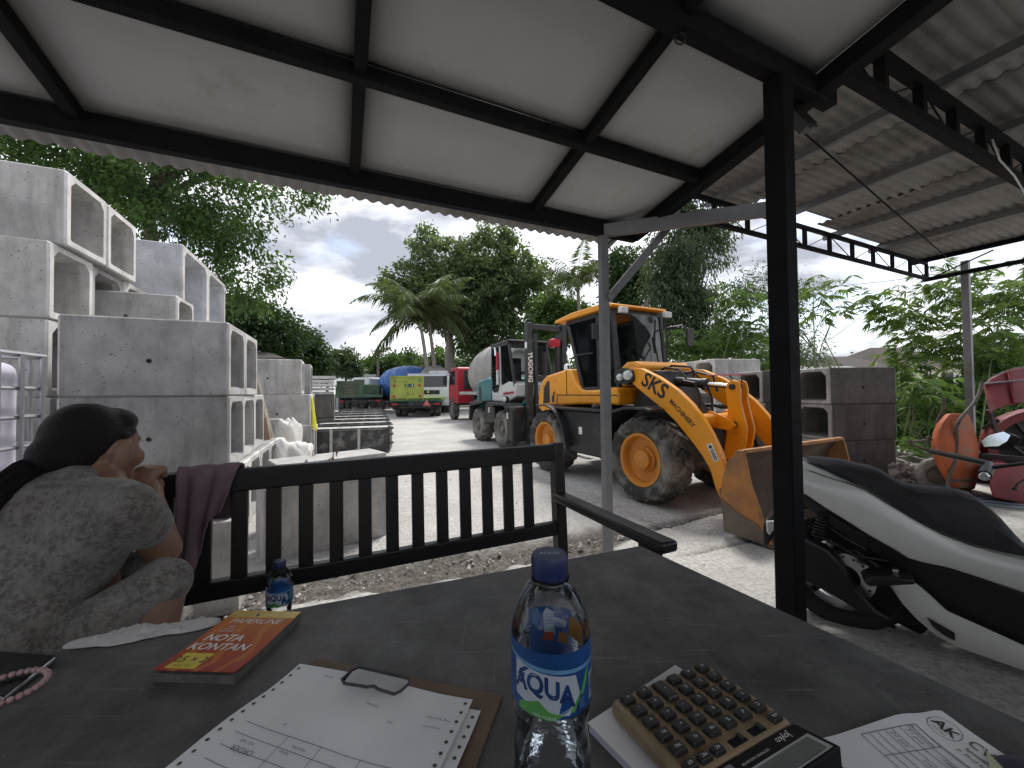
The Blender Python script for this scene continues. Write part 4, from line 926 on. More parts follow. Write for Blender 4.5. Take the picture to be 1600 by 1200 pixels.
for x in (.073, .100): b_ = MB(); b_.box((x, .093, .0082), (.02, .008, .002)); kb(b_, 'switch_slot', 'calc_panel', .0005); b_ = MB(); b_.box((x + .004, .093, .0105), (.005, .006, .004)); kb(b_, 'switch', 'calc_key', .0005)
np0 = Vector((.168, .408, 0)); npd = thing('notepad', 'thick white notepad lying under the calculator', 'notepad', (np0.x, np0.y, TZ), rad(33))
b_ = MB(); b_.box((0, 0, .005), (.150, .105, .0095)); b_.build('pages', 'paper_lilac', npd, .001)
b_ = MB(); b_.box((0, .0, .0102), (.152, .106, .0008)); b_.build('cover', 'form_paper', npd)

# paper slip with the round emblem
sl = thing('delivery_slip', 'white printed slip with a round emblem beside the calculator', 'paper', (0, 0, 0))
s0 = on_z(1460, 1120, TZ); sxv = Vector((.13, -1, 0)).normalized(); syv = Vector((1, .13, 0)).normalized()      # slip x runs towards the viewer, its 'up' to the right
sl.location = s0
def sz(x, y): return .003 + .006 * math.exp(-((x) / .02) ** 2) * max(0, 1 - abs(y + .05) / .08) + .004 * math.exp(-((y) / .015) ** 2)
def slp(x, y, e=0.): return sxv * x + syv * y + Vector((0, 0, sz(x, y) + e))
b_ = MB(); vs = []; fs = []; NX, NY = 20, 20
for i in range(NX + 1):
    for j in range(NY + 1):
        x = i / NX * .14; y = -.155 + j / NY * .16; vs.append(slp(x + .012 * abs(j / NY - .75), y))
for i in range(NX):
    for j in range(NY): a = i * (NY + 1) + j; fs.append((a, a + 1, a + NY + 2, a + NY + 1))
b_.add(vs, fs); pg = b_.build('sheet', 'form_paper', sl, 0, 80)
ec = (.020, -.016)
b_ = MB(); n = 40; b_.add([slp(ec[0] + r * math.cos(2 * PI * k / n), ec[1] + r * math.sin(2 * PI * k / n), .0006) for r in (.0125, .0120) for k in range(n)], [(k, (k + 1) % n, n + (k + 1) % n, n + k) for k in range(n)]); b_.build('emblem_ring', 'print_dark', pg, 0, 0)
sfn = lambda ox, oy: (lambda x, y: slp(ox + x, oy + y, .0007))
lettering('lettering', 'AK', .014, 'print_dark', pg, sfn(ec[0], ec[1] + .001), bold=.0003); lettering('lettering', 'PRECAST', .0028, 'print_dark', pg, sfn(ec[0], ec[1] - .007))
lettering('lettering', 'CV.A', .013, 'print_dark', pg, sfn(.050, -.010)); lettering('lettering', 'Spesialis', .006, 'print_dark', pg, sfn(.049, -.020)); lettering('lettering', 'Jl. Prof Ida B', .0055, 'print_dark', pg, sfn(.052, -.028))
def sline(x0, y0, x1, y1, w=.00035):
    b_ = MB(); nn = 10; d = Vector((x1 - x0, y1 - y0)).normalized() * w; vs = []
    for k in range(nn + 1):
        x, y = x0 + (x1 - x0) * k / nn, y0 + (y1 - y0) * k / nn
        for sg in (-1, 1): vs.append(slp(x - d.y * sg, y + d.x * sg, .0006))
    b_.add(vs, [(2 * k, 2 * k + 1, 2 * k + 3, 2 * k + 2) for k in range(nn)]); b_.build('ruled_line', 'ink', pg, 0, 0)
for k in range(8): sline(.012, -.042 - k * .009 - (0 if k else -.0015), .13, -.042 - k * .009)
sline(.012, -.040, .13, -.0405); sline(.012, -.040, .012, -.105); sline(.034, -.040, .034, -.105); sline(.075, -.04, .075, -.105)
lettering('lettering', 'Banyaknya', .005, 'print_dark', pg, sfn(.023, -.047)); lettering('handwriting', '31 pcs', .006, 'ink', pg, sfn(.022, -.055), shear=.3); lettering('handwriting', '1446', .006, 'ink', pg, sfn(.05, -.055), shear=.3); lettering('handwriting', '21 pcs', .006, 'ink', pg, sfn(.022, -.073), shear=.3); lettering('handwriting', 'Lembar', .006, 'ink', pg, sfn(.052, -.073), shear=.3)

# folded note and purse at the lower right corner
mat('note_paper', (.42, .46, .30), .75, 0, .25, 40); mat('purse', (.035, .028, .055), .5, 0, .2, 20)
f0 = on_z(1540, 1172, .79); b_ = MB(); b_.add([f0, f0 + Vector((-.03, -.035, -.028)), f0 + Vector((.012, -.05, -.028)), f0 + Vector((.006, -.028, -.028))], [(0, 1, 2), (0, 2, 3), (0, 3, 1), (1, 3, 2)])
o = b_.build('folded_note', 'note_paper', None, 0, 0); tag(o, 'folded greenish paper note standing at the lower right table corner', 'paper')
o = crumple('purse', on_z(1622, 1226, TZ), (.05, .04, .012), 9, 'purse', 'small dark purple purse at the lower right corner of the table', 'purse', 10)
# phone and bead bracelet at the left edge
ph = thing('mobile_phone', 'black mobile phone with silver rim at the left table edge', 'phone', on_z(90, 1034, TZ), 0)
pd = Vector((-.45, -.9, 0)).normalized(); pd = (on_z(42, 1072, TZ) - on_z(90, 1034, TZ)).normalized(); pw = Vector((-1, .12, 0)).normalized()
mat('phone_rim', (.35, .36, .38), .25, .9); mat('phone_glass', (.012, .012, .013), .3, 0, .05, spec=.2); mat('bead', (.42, .27, .27), .25, 0, .08, 90)
def pq(i, j, z): return pd * i + pw * j + Vector((0, 0, z))
b_ = MB(); b_.add([pq(i, j, z) for z in (.001, .0085) for i, j in ((0, 0), (.075, 0), (.075, .15), (0, .15))], [(0, 1, 2, 3), (7, 6, 5, 4), (0, 4, 5, 1), (1, 5, 6, 2), (2, 6, 7, 3), (3, 7, 4, 0)]); b_.build('frame', 'phone_rim', ph, .003, seg=3)
b_ = MB(); b_.add([pq(i, j, z) for z in (.0080, .0092) for i, j in ((.0015, .0015), (.0735, .0015), (.0735, .1485), (.0015, .1485))], [(0, 1, 2, 3), (7, 6, 5, 4), (0, 4, 5, 1), (1, 5, 6, 2), (2, 6, 7, 3), (3, 7, 4, 0)]); b_.build('screen', 'phone_glass', ph, .0004)
bc = on_z(10, 1078, TZ + .012); br = thing('bead_bracelet', 'pink bead bracelet lying on the phone', 'bracelet', bc)
sph = MB(); sph.lathe([(.0035 * math.sin(PI * k / 8) + 1e-5, -.0035 * math.cos(PI * k / 8)) for k in range(9)], 12, caps=False); bme = sph.mesh('bead', 'bead', 60)
for k in range(30):
    a = 2 * PI * k / 30; o = link('bead', bme, br); o.location = (.034 * math.cos(a), .030 * math.sin(a), .002 - (.008 if math.sin(a) < -.6 or math.cos(a) > .75 else 0) * 0)
# ================================================================ vehicles: shared pieces
class Frame:
    """local frame of a vehicle on the yard: x forward, y left, z up from the ground"""
    def __init__(s, O, heading):
        s.O = Vector(O); s.h = heading; s.x = Vector((math.cos(heading), math.sin(heading), 0)); s.y = Vector((-s.x.y, s.x.x, 0))
    def px(s, px_, py_, c):
        q = on_plane(px_, py_, s.O + s.y * c, s.y) - s.O; return (q.dot(s.x), q.z)
    def root(s, name, label, cat, group=None): return thing(name, label, cat, s.O, s.h, group)
def Y(c): return lambda x, z: Vector((x, c, z))
def plate(b_, pts, y0, y1): return b_.prism(pts, Y(y0), Y(y1))
def arc(cx, cz_, r, a0, a1, n): return [(cx + r * math.cos(rad(a0 + (a1 - a0) * k / n)), cz_ + r * math.sin(rad(a0 + (a1 - a0) * k / n))) for k in range(n + 1)]
def wheel_meshes(r, w, rim_r, tyre_m, rim_m, lugs=18, hub_r=.11, dish=.10, bolts=10, lug_h=.03):
    """tyre, rim and hub meshes around the y axis; the outer (visible) side is -y"""
    RX = Matrix.Rotation(-PI / 2, 4, 'X')
    t_ = MB(); hw = w / 2
    prof = [(rim_r, -hw * .72), (rim_r + .015, -hw * .84), (rim_r + (r - rim_r) * .35, -hw * .98), (rim_r + (r - rim_r) * .62, -hw), (r - lug_h - .02, -hw * .93), (r - lug_h, -hw * .80), (r - lug_h, 0), (r - lug_h, hw * .8), (r - lug_h - .02, hw * .93), (rim_r + (r - rim_r) * .62, hw), (rim_r + (r - rim_r) * .35, hw * .98), (rim_r + .015, hw * .84), (rim_r, hw * .72)]
    t_.lathe(prof, 48, RX, caps=False)
    for k in range(lugs):
        for sd in (-1, 1):
            a = 2 * PI * (k + (.5 if sd > 0 else 0)) / lugs; da = 2 * PI / lugs
            def P(ang, rr, yy): return Vector((rr * math.cos(ang), yy, rr * math.sin(ang)))
            o_ = hw * .97 * sd; m_ = hw * .52 * sd; i_ = -hw * .06 * sd
            for (ya, yb, a0, a1, r0, r1) in ((o_, m_, a, a + da * .16, r - lug_h * 1.15, r - .002), (m_, i_, a + da * .16, a + da * .62, r - .002, r)):
                wd = da * .40
                vs = [P(a0 - wd / 2, r0, ya), P(a0 + wd / 2, r0, ya), P(a1 + wd / 2, r1, yb), P(a1 - wd / 2, r1, yb)]
                lo = [P(a0 - wd / 2, r - lug_h * 1.9, ya), P(a0 + wd / 2, r - lug_h * 1.9, ya), P(a1 + wd / 2, r - lug_h * 1.3, yb), P(a1 - wd / 2, r - lug_h * 1.3, yb)]
                t_.add(vs + lo, [(0, 1, 2, 3), (7, 6, 5, 4), (0, 4, 5, 1), (1, 5, 6, 2), (2, 6, 7, 3), (3, 7, 4, 0)])
    rm = MB(); rm.lathe([(rim_r + .012, hw * .70), (rim_r - .01, hw * .5), (rim_r * .86, 0), (rim_r * .84, -hw * .80 + dish), (rim_r * .80, -hw * .78 + dish), (0.001, -hw * .78 + dish)][::-1] if False else [(rim_r * .3, -hw * .80 + dish), (rim_r * .80, -hw * .80 + dish), (rim_r * .86, -hw * .76 + dish * .8), (rim_r * .88, -hw * .70), (rim_r * .92, -hw * .80), (rim_r + .006, -hw * .84), (rim_r + .012, -hw * .72), (rim_r + .006, hw * .7), (rim_r * .5, hw * .6)], 40, RX)
    hb = MB(); y0 = -hw * .80 + dish
    hb.lathe([(hub_r * 1.25, y0 + .005), (hub_r * 1.25, y0 - .02), (hub_r, y0 - .03), (hub_r * .95, y0 - .075), (hub_r * .6, y0 - .085), (.001, y0 - .086)], 28, RX)
    for k in range(bolts):
        a = 2 * PI * k / bolts; hb.lathe([(.009, y0 - .018), (.009, y0 - .034), (.001, y0 - .034)], 6, Matrix.Translation((math.cos(a) * hub_r * 1.12, 0, math.sin(a) * hub_r * 1.12)) @ RX)
    return t_.mesh('tyre', tyre_m, 40), rm.mesh('rim', rim_m, 40), hb.mesh('hub', rim_m, 40)
def flip(me):
    c = me.copy(); c.transform(Matrix.Scale(-1, 4, (0, 1, 0))); c.flip_normals(); return c
def add_wheels(root, ms, spots):
    mir = None
    for x, y, z in spots:
        t_, r_, h_ = ms
        if y > 0:
            if mir is None: mir = tuple(flip(q) for q in ms)
            t_, r_, h_ = mir
        w = link('wheel', t_, root); w.location = (x, y, z); w.rotation_euler = (0, random.uniform(0, .3), 0); link('rim', r_, w); link('hub', h_, w)
mat('loader_yellow', (.80, .315, .008), .38, 0, .06, 3, .02, 60, dirt=(.30, .17, .07), dirt_amt=.10, dscale=7, coat=.25)
mat('rim_yellow', (.58, .22, .02), .5, 0, .1, 6, .05, 50, dirt=(.30, .20, .11), dirt_amt=.30, dscale=9)
mat('bucket_paint', (.42, .18, .05), .6, .1, .2, 4, .15, 30, dirt=(.15, .105, .075), dirt_amt=.55, dscale=3.2)
mat('bucket_inside', (.085, .055, .04), .7, .2, .3, 5, .2, 30, dirt=(.15, .12, .095), dirt_amt=.35)
mat('worn_steel', (.16, .125, .10), .55, .4, .3, 5, .15, 30, dirt=(.24, .20, .165), dirt_amt=.4)
mat('frame_black', (.020, .0205, .022), .45, .1, .25, 6, .06, 40, dirt=(.11, .10, .09), dirt_amt=.22, dscale=5)
mat('lamp_glass', (.62, .63, .62), .15, .2, .2, 60); mat('seat_black', (.012, .012, .013), .7)
glassmat('cab_glass', (.78, .86, .83), .02, .05); glassmat('cab_glass_dark', (.60, .65, .64), .02, .06)
mat('pink_red', (.55, .14, .16), .5); mat('decal_black', (.012, .012, .012), .5); mat('decal_white', (.7, .7, .68), .5)

# ================================================================ wheel loader
LF = Frame(Vector((2.05, 4.60, YARD)), rad(-62.9))
ld = LF.root('wheel_loader', 'yellow wheel loader with its bucket on the ground, facing right', 'wheel loader')
def L_(b_, n, m, bv=.006, par=None, smooth=35, seg=2): return b_.build(n, m, par or ld, bv, smooth, seg)
wm = wheel_meshes(.475, .37, .285, 'rubber', 'rim_yellow')
add_wheels(ld, wm, [(.04, -.62, .465), (.04, .62, .465), (-1.90, -.62, .465), (-1.90, .62, .465)])
# chassis
b_ = MB(); b_.box((.0, 0, .47), (.30, .95, .26)); b_.lathe([(.17, -.22), (.20, -.1), (.20, .1), (.17, .22)], 20, Matrix.Translation((.08, 0, .47)) @ Matrix.Rotation(PI / 2, 4, 'X')); L_(b_, 'front_axle', 'worn_steel', .01)
b_ = MB(); b_.box((-1.90, 0, .47), (.28, .95, .25)); L_(b_, 'rear_axle', 'frame_black', .01)
b_ = MB(); plate(b_, [(-2.35, .55), (-2.35, .92), (-.62, .98), (-.55, .75), (-.62, .45), (-1.5, .42)], -.36, .36); L_(b_, 'rear_frame', 'frame_black', .015)
b_ = MB(); plate(b_, [(-.58, .45), (-.60, .85), (-.40, 1.28), (-.30, 1.46), (-.12, 1.46), (.02, 1.1), (.30, .8), (.30, .42)], -.30, .30); L_(b_, 'front_frame', 'frame_black', .015)
for sd in (-1, 1):
    # fuel / battery box with deck ledge beside the articulation
    b_ = MB(); plate(b_, [(-1.52, .36), (-1.58, .95), (-.70, .95), (-.66, .36)], sd * .36, sd * .68); L_(b_, 'side_tank', 'frame_black', .02)
    b_ = MB(); plate(b_, [(-1.72, .955), (-1.72, .99), (-.60, .99), (-.60, .955)], sd * .36, sd * .74); L_(b_, 'deck_step', 'frame_black', .006)
    b_ = MB(); b_.lathe([(.04, 0), (.05, .01), (.05, .045), (.02, .055)], 14, Matrix.Translation((-.86, sd * .60, .985))); L_(b_, 'filler_cap', 'black_plastic', 0)
    b_ = MB(); b_.box((-1.12, sd * .683, .68), (.07, .004, .10)); L_(b_, 'warning_sticker', 'decal_white', 0)
    # rear fender: bent plate over the wheel
    o_ = arc(-1.90, .465, .56, 100, 20, 8); i_ = arc(-1.90, .465, .535, 20, 100, 8); o2 = [(-2.12, 1.02)] + o_ + [(-1.30, .45), (-1.33, .45)] + i_ + [(-2.12, .995)]
    b_ = MB(); plate(b_, o2, sd * .44, sd * .80); L_(b_, 'rear_fender', 'frame_black', .004)
    o_ = [(-.56, .66), (-.50, .86), (-.36, .99), (-.16, 1.04), (.14, 1.04), (.22, 1.02)]; o2 = o_ + [(x * .98 + .0, z - .03) for x, z in o_[::-1]]
    b_ = MB(); plate(b_, o2, sd * .38, sd * .79); L_(b_, 'front_fender', 'frame_black', .006)
    # lift arm
    armo = [(-.30, 1.50), (-.10, 1.475), (.16, 1.36), (.38, 1.225), (.54, 1.09), (.67, .94), (.76, .80), (.83, .66), (.90, .48), (.955, .28), (.92, .20), (.84, .20), (.79, .30), (.74, .46), (.66, .58), (.57, .68), (.46, .79), (.36, .89), (.22, 1.0), (.0, 1.14), (-.20, 1.27), (-.33, 1.37), (-.36, 1.44)]
    b_ = MB(); plate(b_, armo, sd * .50, sd * .57); am = L_(b_, 'lift_arm', 'loader_yellow', .008)
    b_ = MB(); b_.lathe([(.05, -.02), (.05, .02)], 16, Matrix.Translation((-.27, sd * .585, 1.42)) @ Matrix.Rotation(PI / 2, 4, 'X')); L_(b_, 'pivot_pin', 'frame_black', .003, am)
    if sd < 0:
        def onarm(ox, oz, ang): return lambda x, y: Vector((ox + x * math.cos(ang) - y * math.sin(ang), -.5715, oz + x * math.sin(ang) + y * math.cos(ang)))
        lettering('lettering', 'SKS', .235, 'decal_black', am, onarm(.075, 1.275, rad(-29)), bold=.006, shear=.1)
        lettering('lettering', 'MACHINERY', .068, 'decal_black', am, onarm(.435, .985, rad(-42)), bold=.002)
        b_ = MB(); fn = onarm(.775, .63, rad(-64)); b_.add([fn(x, y) for x, y in ((-.085, -.03), (.085, -.03), (.085, .03), (-.085, .03))], [(0, 1, 2, 3)]); st = L_(b_, 'sticker', 'decal_white', 0, am, 0)
        for k in range(2): b_ = MB(); b_.add([fn(x, y + .009 - k * .018) + Vector((0, -.0012, 0)) for x, y in ((-.03, -.005), (.075, -.005), (.075, .005), (-.03, .005))], [(0, 1, 2, 3)]); L_(b_, 'sticker_print', 'decal_black', 0, st, 0)
        b_ = MB(); b_.add([fn(-.055 + .018 * math.cos(a), .018 * math.sin(a)) + Vector((0, -.0012, 0)) for a in np.arange(12) * PI / 6], [tuple(range(12))]); L_(b_, 'sticker_print', 'frame_black', 0, st, 0)
    # lift cylinder
    b_ = MB(); b_.tube([(-.42, sd * .42, .62), (.10, sd * .43, .80)], .045, 14); cy = L_(b_, 'lift_cylinder', 'frame_black', 0)
    b_ = MB(); b_.tube([(.10, sd * .43, .80), (.36, sd * .44, .885)], .024, 12); L_(b_, 'rod', 'chrome', 0, cy)
    # head lamps
    b_ = MB(); plate(b_, [(-.50, 1.32), (-.50, 1.46), (-.36, 1.50), (-.22, 1.46), (-.20, 1.34), (-.30, 1.29)], sd * .50, sd * .62); hl = L_(b_, 'lamp_housing', 'frame_black', .01)
    for lx, lz, lr in ((-.27, 1.405, .058), (-.40, 1.385, .044)):
        fx, fy, fz = frame_from(Vector((.62, sd * .78, 0))); mt = Matrix.Translation((lx, sd * .615, lz)) @ Matrix(((fx.x, fy.x, fz.x, 0), (fx.y, fy.y, fz.y, 0), (fx.z, fy.z, fz.z, 0), (0, 0, 0, 1)))
        b_ = MB(); b_.lathe([(lr * .8, -.06), (lr * 1.12, .0), (lr * 1.12, .03), (lr, .034)], 20, mt); q = L_(b_, 'headlamp', 'frame_black', 0, hl)
        b_ = MB(); b_.lathe([(lr * .97, .035), (lr * .7, .044), (.001, .05)], 20, mt); L_(b_, 'lens', 'lamp_glass', 0, hl)
# yellow rear hood with side grilles, ledge and cowl
hood = [(-2.48, .93), (-2.52, 1.05), (-2.46, 1.28), (-2.36, 1.42), (-2.22, 1.485), (-1.66, 1.56), (-1.58, 1.54), (-1.44, 1.36), (-1.33, 1.26), (-1.22, 1.235), (-.95, 1.24), (-.80, 1.265), (-.56, 1.265), (-.54, 1.04), (-1.32, 1.03), (-2.0, .99), (-2.2, .90), (-2.36, .86)]
b_ = MB(); plate(b_, hood, -.52, .52); hd = L_(b_, 'engine_hood', 'loader_yellow', .035, seg=3)
for sd in (-1, 1):
    b_ = MB(); plate(b_, [(-2.34, 1.02), (-2.30, 1.28), (-2.22, 1.38), (-2.14, 1.40), (-2.14, 1.04)], sd * .515, sd * .526); gr = L_(b_, 'side_grille', 'black_plastic', .003, hd)
    for k in range(6): b_ = MB(); b_.bar((-2.32, sd * .53, 1.06 + k * .05), (-2.15, sd * .53, 1.06 + k * .05), .008, .012); L_(b_, 'louvre', 'frame_black', 0, hd)
    b_ = MB(); b_.bar((-1.92, sd * .5225, 1.165), (-.56, sd * .5225, 1.165), .006, .012); b_.bar((-1.92, sd * .5225, 1.165), (-1.92, sd * .5225, 1.03), .006, .012); b_.bar((-.82, sd * .5225, 1.26), (-.82, sd * .5225, 1.04), .006, .012); b_.bar((-1.66, sd * .5225, 1.54), (-1.66, sd * .5225, 1.17), .006, .010); L_(b_, 'panel_gap', 'decal_black', 0, hd)
    b_ = MB(); b_.box((-2.04, sd * .523, 1.10), (.06, .006, .10)); L_(b_, 'latch', 'black_plastic', .004, hd)
    b_ = MB(); b_.bar((-2.02, sd * .535, 1.14), (-1.98, sd * .535, 1.22), .012, .014); L_(b_, 'hood_handle', 'frame_black', .003, hd)
b_ = MB(); b_.box((-2.54, -.42, .98), (.02, .12, .10)); b_.box((-2.54, .42, .98), (.02, .12, .10)); L_(b_, 'tail_lamp', 'pink_red', .005, hd)
b_ = MB(); plate(b_, [(-.56, 1.28), (-.58, 1.50), (-.46, 1.58), (-.30, 1.58), (-.24, 1.52), (-.30, 1.3)], -.46, .46); L_(b_, 'front_cowl', 'loader_yellow', .03, seg=3)
b_ = MB(); b_.lathe([(.05, 0), (.06, .04), (.05, .12), (.02, .15)], 16, Matrix.Translation((-1.98, -.28, 1.52))); L_(b_, 'air_cleaner', 'chrome', 0)
# cab
cx0, cx1, cyw, cz0, cz1 = -1.62, -.60, .46, 1.20, 2.27
b_ = MB(); b_.box(((cx0 + cx1) / 2, 0, 1.16), (cx1 - cx0, .98, .22)); L_(b_, 'cab_floor', 'frame_black', .01)
def pil(x0, z0, x1, z1, y, w=.06): b_ = MB(); b_.bar((x0, y, z0), (x1, y, z1), w, w); L_(b_, 'cab_pillar', 'frame_black', .008)
for sd in (-1, 1):
    y = sd * (cyw - .03)
    pil(-1.34, 1.24, cx0 - .08, cz1, y, .07); pil(-.62, 1.26, -.72, cz1, y, .055); pil(-.98, 1.22, -1.0, cz1, y, .065)
    b_ = MB(); b_.bar((cx0 - .08, y, cz1), (-.72, y, cz1), .06, .06); L_(b_, 'cab_rail', 'frame_black', .006)
    b_ = MB(); b_.bar((-1.34, y, 1.25), (-.62, y, 1.25), .05, .06); L_(b_, 'cab_rail', 'frame_black', .006)
    b_ = MB(); plate(b_, [(-1.34, 1.28), (-1.68, 2.25), (-1.02, 2.25), (-1.0, 1.28)], y - .004, y + .004); L_(b_, 'side_window', 'cab_glass_dark', 0)
    b_ = MB(); plate(b_, [(-.97, 1.28), (-.98, 2.25), (-.73, 2.25), (-.63, 1.28)], y - .004, y + .004); L_(b_, 'side_window', 'cab_glass', 0)
    b_ = MB(); b_.bar((-1.48, sd * .505, 1.75), (-1.05, sd * .505, 1.75), .01, .02); L_(b_, 'door_bar', 'frame_black', 0)
for x, z in ((-.72, cz1), (cx0 - .08, cz1)): b_ = MB(); b_.bar((x, -.47, z), (x, .47, z), .06, .06); L_(b_, 'cab_rail', 'frame_black', .006)
b_ = MB(); b_.add([Vector((-.66 + .06 * math.cos(k * PI / 8 - PI / 2) if False else -.62 - .10 * tt + .07 * math.cos((k / 8 - .5) * PI), -.46 + .92 * k / 8, 1.30 + .95 * tt)) for tt in (0, 1) for k in range(9)], [(k, k + 1, 10 + k, 9 + k) for k in range(8)]); L_(b_, 'windscreen', 'cab_glass', 0, None, 80)
b_ = MB(); b_.add([Vector((x, y, z)) for x, z in ((-1.36, 1.28), (-1.69, 2.25)) for y in (-.45, .45)], [(0, 1, 3, 2)]); L_(b_, 'rear_window', 'cab_glass_dark', 0, None, 0)
b_ = MB(); plate(b_, [(-1.95, 2.30), (-1.93, 2.34), (-1.5, 2.385), (-.80, 2.385), (-.60, 2.345), (-.60, 2.315), (-.85, 2.305), (-1.5, 2.30)], -.54, .44); L_(b_, 'cab_roof', 'loader_yellow', .015, seg=3)
b_ = MB(); plate(b_, [(-1.38, 1.28), (-1.42, 1.40), (-1.50, 1.95), (-1.40, 2.0), (-1.30, 1.46), (-.98, 1.44), (-.96, 1.34)], -.22, .22); L_(b_, 'operator_seat', 'seat_black', .03)
b_ = MB(); b_.lathe([(.17, -.012), (.185, 0), (.17, .012)], 24, Matrix.Translation((-.84, 0, 1.72)) @ Matrix.Rotation(rad(-35), 4, 'Y'), caps=False); b_.bar((-.84, 0, 1.71), (-.72, 0, 1.28), .05, .05); L_(b_, 'steering_wheel', 'seat_black', 0)
b_ = MB(); b_.tube([(-.66, .50, 2.1), (-.50, .62, 2.12), (-.42, .68, 2.05)], .012, 6); b_.box((-.42, .68, 1.95), (.03, .14, .24)); L_(b_, 'mirror', 'black_plastic', .006)
b_ = MB(); b_.tube([(-.70, -.50, 2.2), (-.80, -.60, 2.18), (-.82, -.62, 2.1)], .012, 6); b_.box((-.82, -.63, 2.0), (.03, .13, .2)); L_(b_, 'mirror', 'black_plastic', .006)
b_ = MB(); b_.tube([(-.58, .38, 1.3), (-.56, .40, 1.9), (-.64, .42, 2.24)], .014, 6); L_(b_, 'hand_rail', 'frame_black', 0)
# work lamps under the roof lip
for y in (-.4, .4): b_ = MB(); b_.box((-.56, y, 2.26), (.06, .13, .08)); L_(b_, 'work_lamp', 'lamp_glass', .01)
# Z-bar linkage
bell = [(.58, 1.22), (.60, 1.29), (.66, 1.325), (.72, 1.30), (.74, 1.22), (.735, 1.10), (.77, .95), (.80, .82), (.77, .64), (.68, .48), (.57, .40), (.50, .44), (.55, .58), (.58, .72), (.585, .86), (.60, 1.02)]
for y in (-.075, .045): b_ = MB(); plate(b_, bell, y, y + .03); L_(b_, 'bell_crank', 'loader_yellow', .006)
for x, z, r in ((.66, 1.25, .03), (.67, .86, .034), (.57, .47, .03)):
    b_ = MB(); b_.lathe([(r, -.1), (r, .1)], 16, Matrix.Translation((x, 0, z)) @ Matrix.Rotation(PI / 2, 4, 'X')); L_(b_, 'pivot_pin', 'frame_black', .003)
b_ = MB(); b_.tube([(-.36, 0, 1.36), (.28, 0, 1.29)], .055, 18); b_.tube([(.27, 0, 1.29), (.32, 0, 1.286)], .065, 18); tcy = L_(b_, 'tilt_cylinder', 'frame_black', 0)
b_ = MB(); b_.tube([(.2, 0, 1.298), (.62, 0, 1.253)], .028, 14); L_(b_, 'rod', 'chrome', 0, tcy)
b_ = MB(); b_.tube([(.47, -.50, .90), (.47, .50, .90)], .07, 16); L_(b_, 'cross_tube', 'loader_yellow', 0)
for y in (-.15, .12): b_ = MB(); plate(b_, [(.36, .92), (.44, 1.0), (.66, .92), (.73, .86), (.66, .80), (.46, .82), (.38, .84)], y, y + .03); L_(b_, 'crank_bracket', 'loader_yellow', .006)
b_ = MB(); b_.bar((.57, 0, .47), (1.05, 0, .40), .07, .07); L_(b_, 'bucket_link', 'loader_yellow', .01)
for k, (y, pts) in enumerate(((-.07, [(-.4, 1.42), (-.2, 1.50), (.0, 1.47), (.1, 1.36)]), (.07, [(-.4, 1.42), (-.22, 1.53), (.05, 1.5), (.16, 1.36)]), (-.12, [(.1, 1.33), (.25, 1.30), (.32, 1.15), (.3, .98)]), (.02, [(.12, 1.34), (.3, 1.28), (.36, 1.12), (.36, .95)]), (.2, [(-.35, 1.4), (0, 1.45), (.25, 1.38), (.3, 1.2)]))):
    b_ = MB(); b_.tube([(x, y, z) for x, z in pts], .014, 7); L_(b_, 'hydraulic_hose', 'black_plastic', 0)
b_ = MB(); b_.bar((.30, .02, 1.385), (.72, .02, 1.375), .02, .012); L_(b_, 'level_indicator', 'pink_red', 0)
b_ = MB(); b_.bar((.70, .02, 1.29), (.70, .02, 1.38), .012, .012); b_.bar((.64, .02, 1.30), (.56, .02, 1.38), .012, .012); L_(b_, 'indicator_stay', 'frame_black', 0)
# bucket
HB = .80
def bx(pts): return [((1.03 + (x - 1.03) * .64) if x > 1.03 else x, z) for x, z in pts]
prof = [(1.30, .715), (1.24, .70), (1.13, .60), (1.06, .46), (1.035, .32), (1.06, .18), (1.13, .08), (1.24, .035), (1.62, .02)]
b_ = MB(); inn = [(1.31, .70), (1.26, .685), (1.155, .585), (1.085, .45), (1.065, .32), (1.085, .195), (1.15, .105), (1.25, .062), (1.60, .038)]
prof = bx(prof); inn = bx(inn); plate(b_, prof + inn[::-1], -HB, HB); bk = L_(b_, 'bucket', 'bucket_inside', .003)
b_ = MB(); plate(b_, [(x - .006, z + .002) for x, z in prof[:6]] + [(x - .002, z + .002) for x, z in prof[5::-1]], -HB - .004, HB + .004); L_(b_, 'bucket_back', 'bucket_paint', 0, bk)
side = [(1.20, .675), (1.26, .725), (1.335, .725), (1.36, .66), (1.42, .46), (1.62, .10), (1.64, .03), (1.60, .012), (1.24, .025), (1.12, .075), (1.045, .18), (1.02, .32), (1.045, .47), (1.115, .61)]; side = bx(side)
for sd in (-1, 1):
    b_ = MB(); plate(b_, side, sd * (HB + .002), sd * (HB + .028)); L_(b_, 'bucket_side', 'bucket_paint', .005, bk)
    b_ = MB(); plate(b_, bx([(1.06, .02), (1.05, .16), (1.03, .30), (1.22, .22), (1.50, .16), (1.63, .07), (1.63, .02)]), sd * (HB + .03), sd * (HB + .036)); L_(b_, 'wear_plate', 'worn_steel', .002, bk)
b_ = MB(); plate(b_, bx([(1.52, .012), (1.70, .008), (1.70, .020), (1.52, .034)]), -HB - .03, HB + .03); L_(b_, 'cutting_edge', 'worn_steel', .002, bk)
b_ = MB(); b_.bar((1.21, -HB, .715), (1.21, HB, .715), .045, .03); L_(b_, 'bucket_rim', 'bucket_paint', .005, bk)
for y in (-.54, .54, -.06, .06): b_ = MB(); plate(b_, [(.86, .16), (.84, .30), (.92, .36), (1.08, .45), (1.06, .15)], y - .05, y - .03); L_(b_, 'bucket_lug', 'bucket_paint', .003, bk)
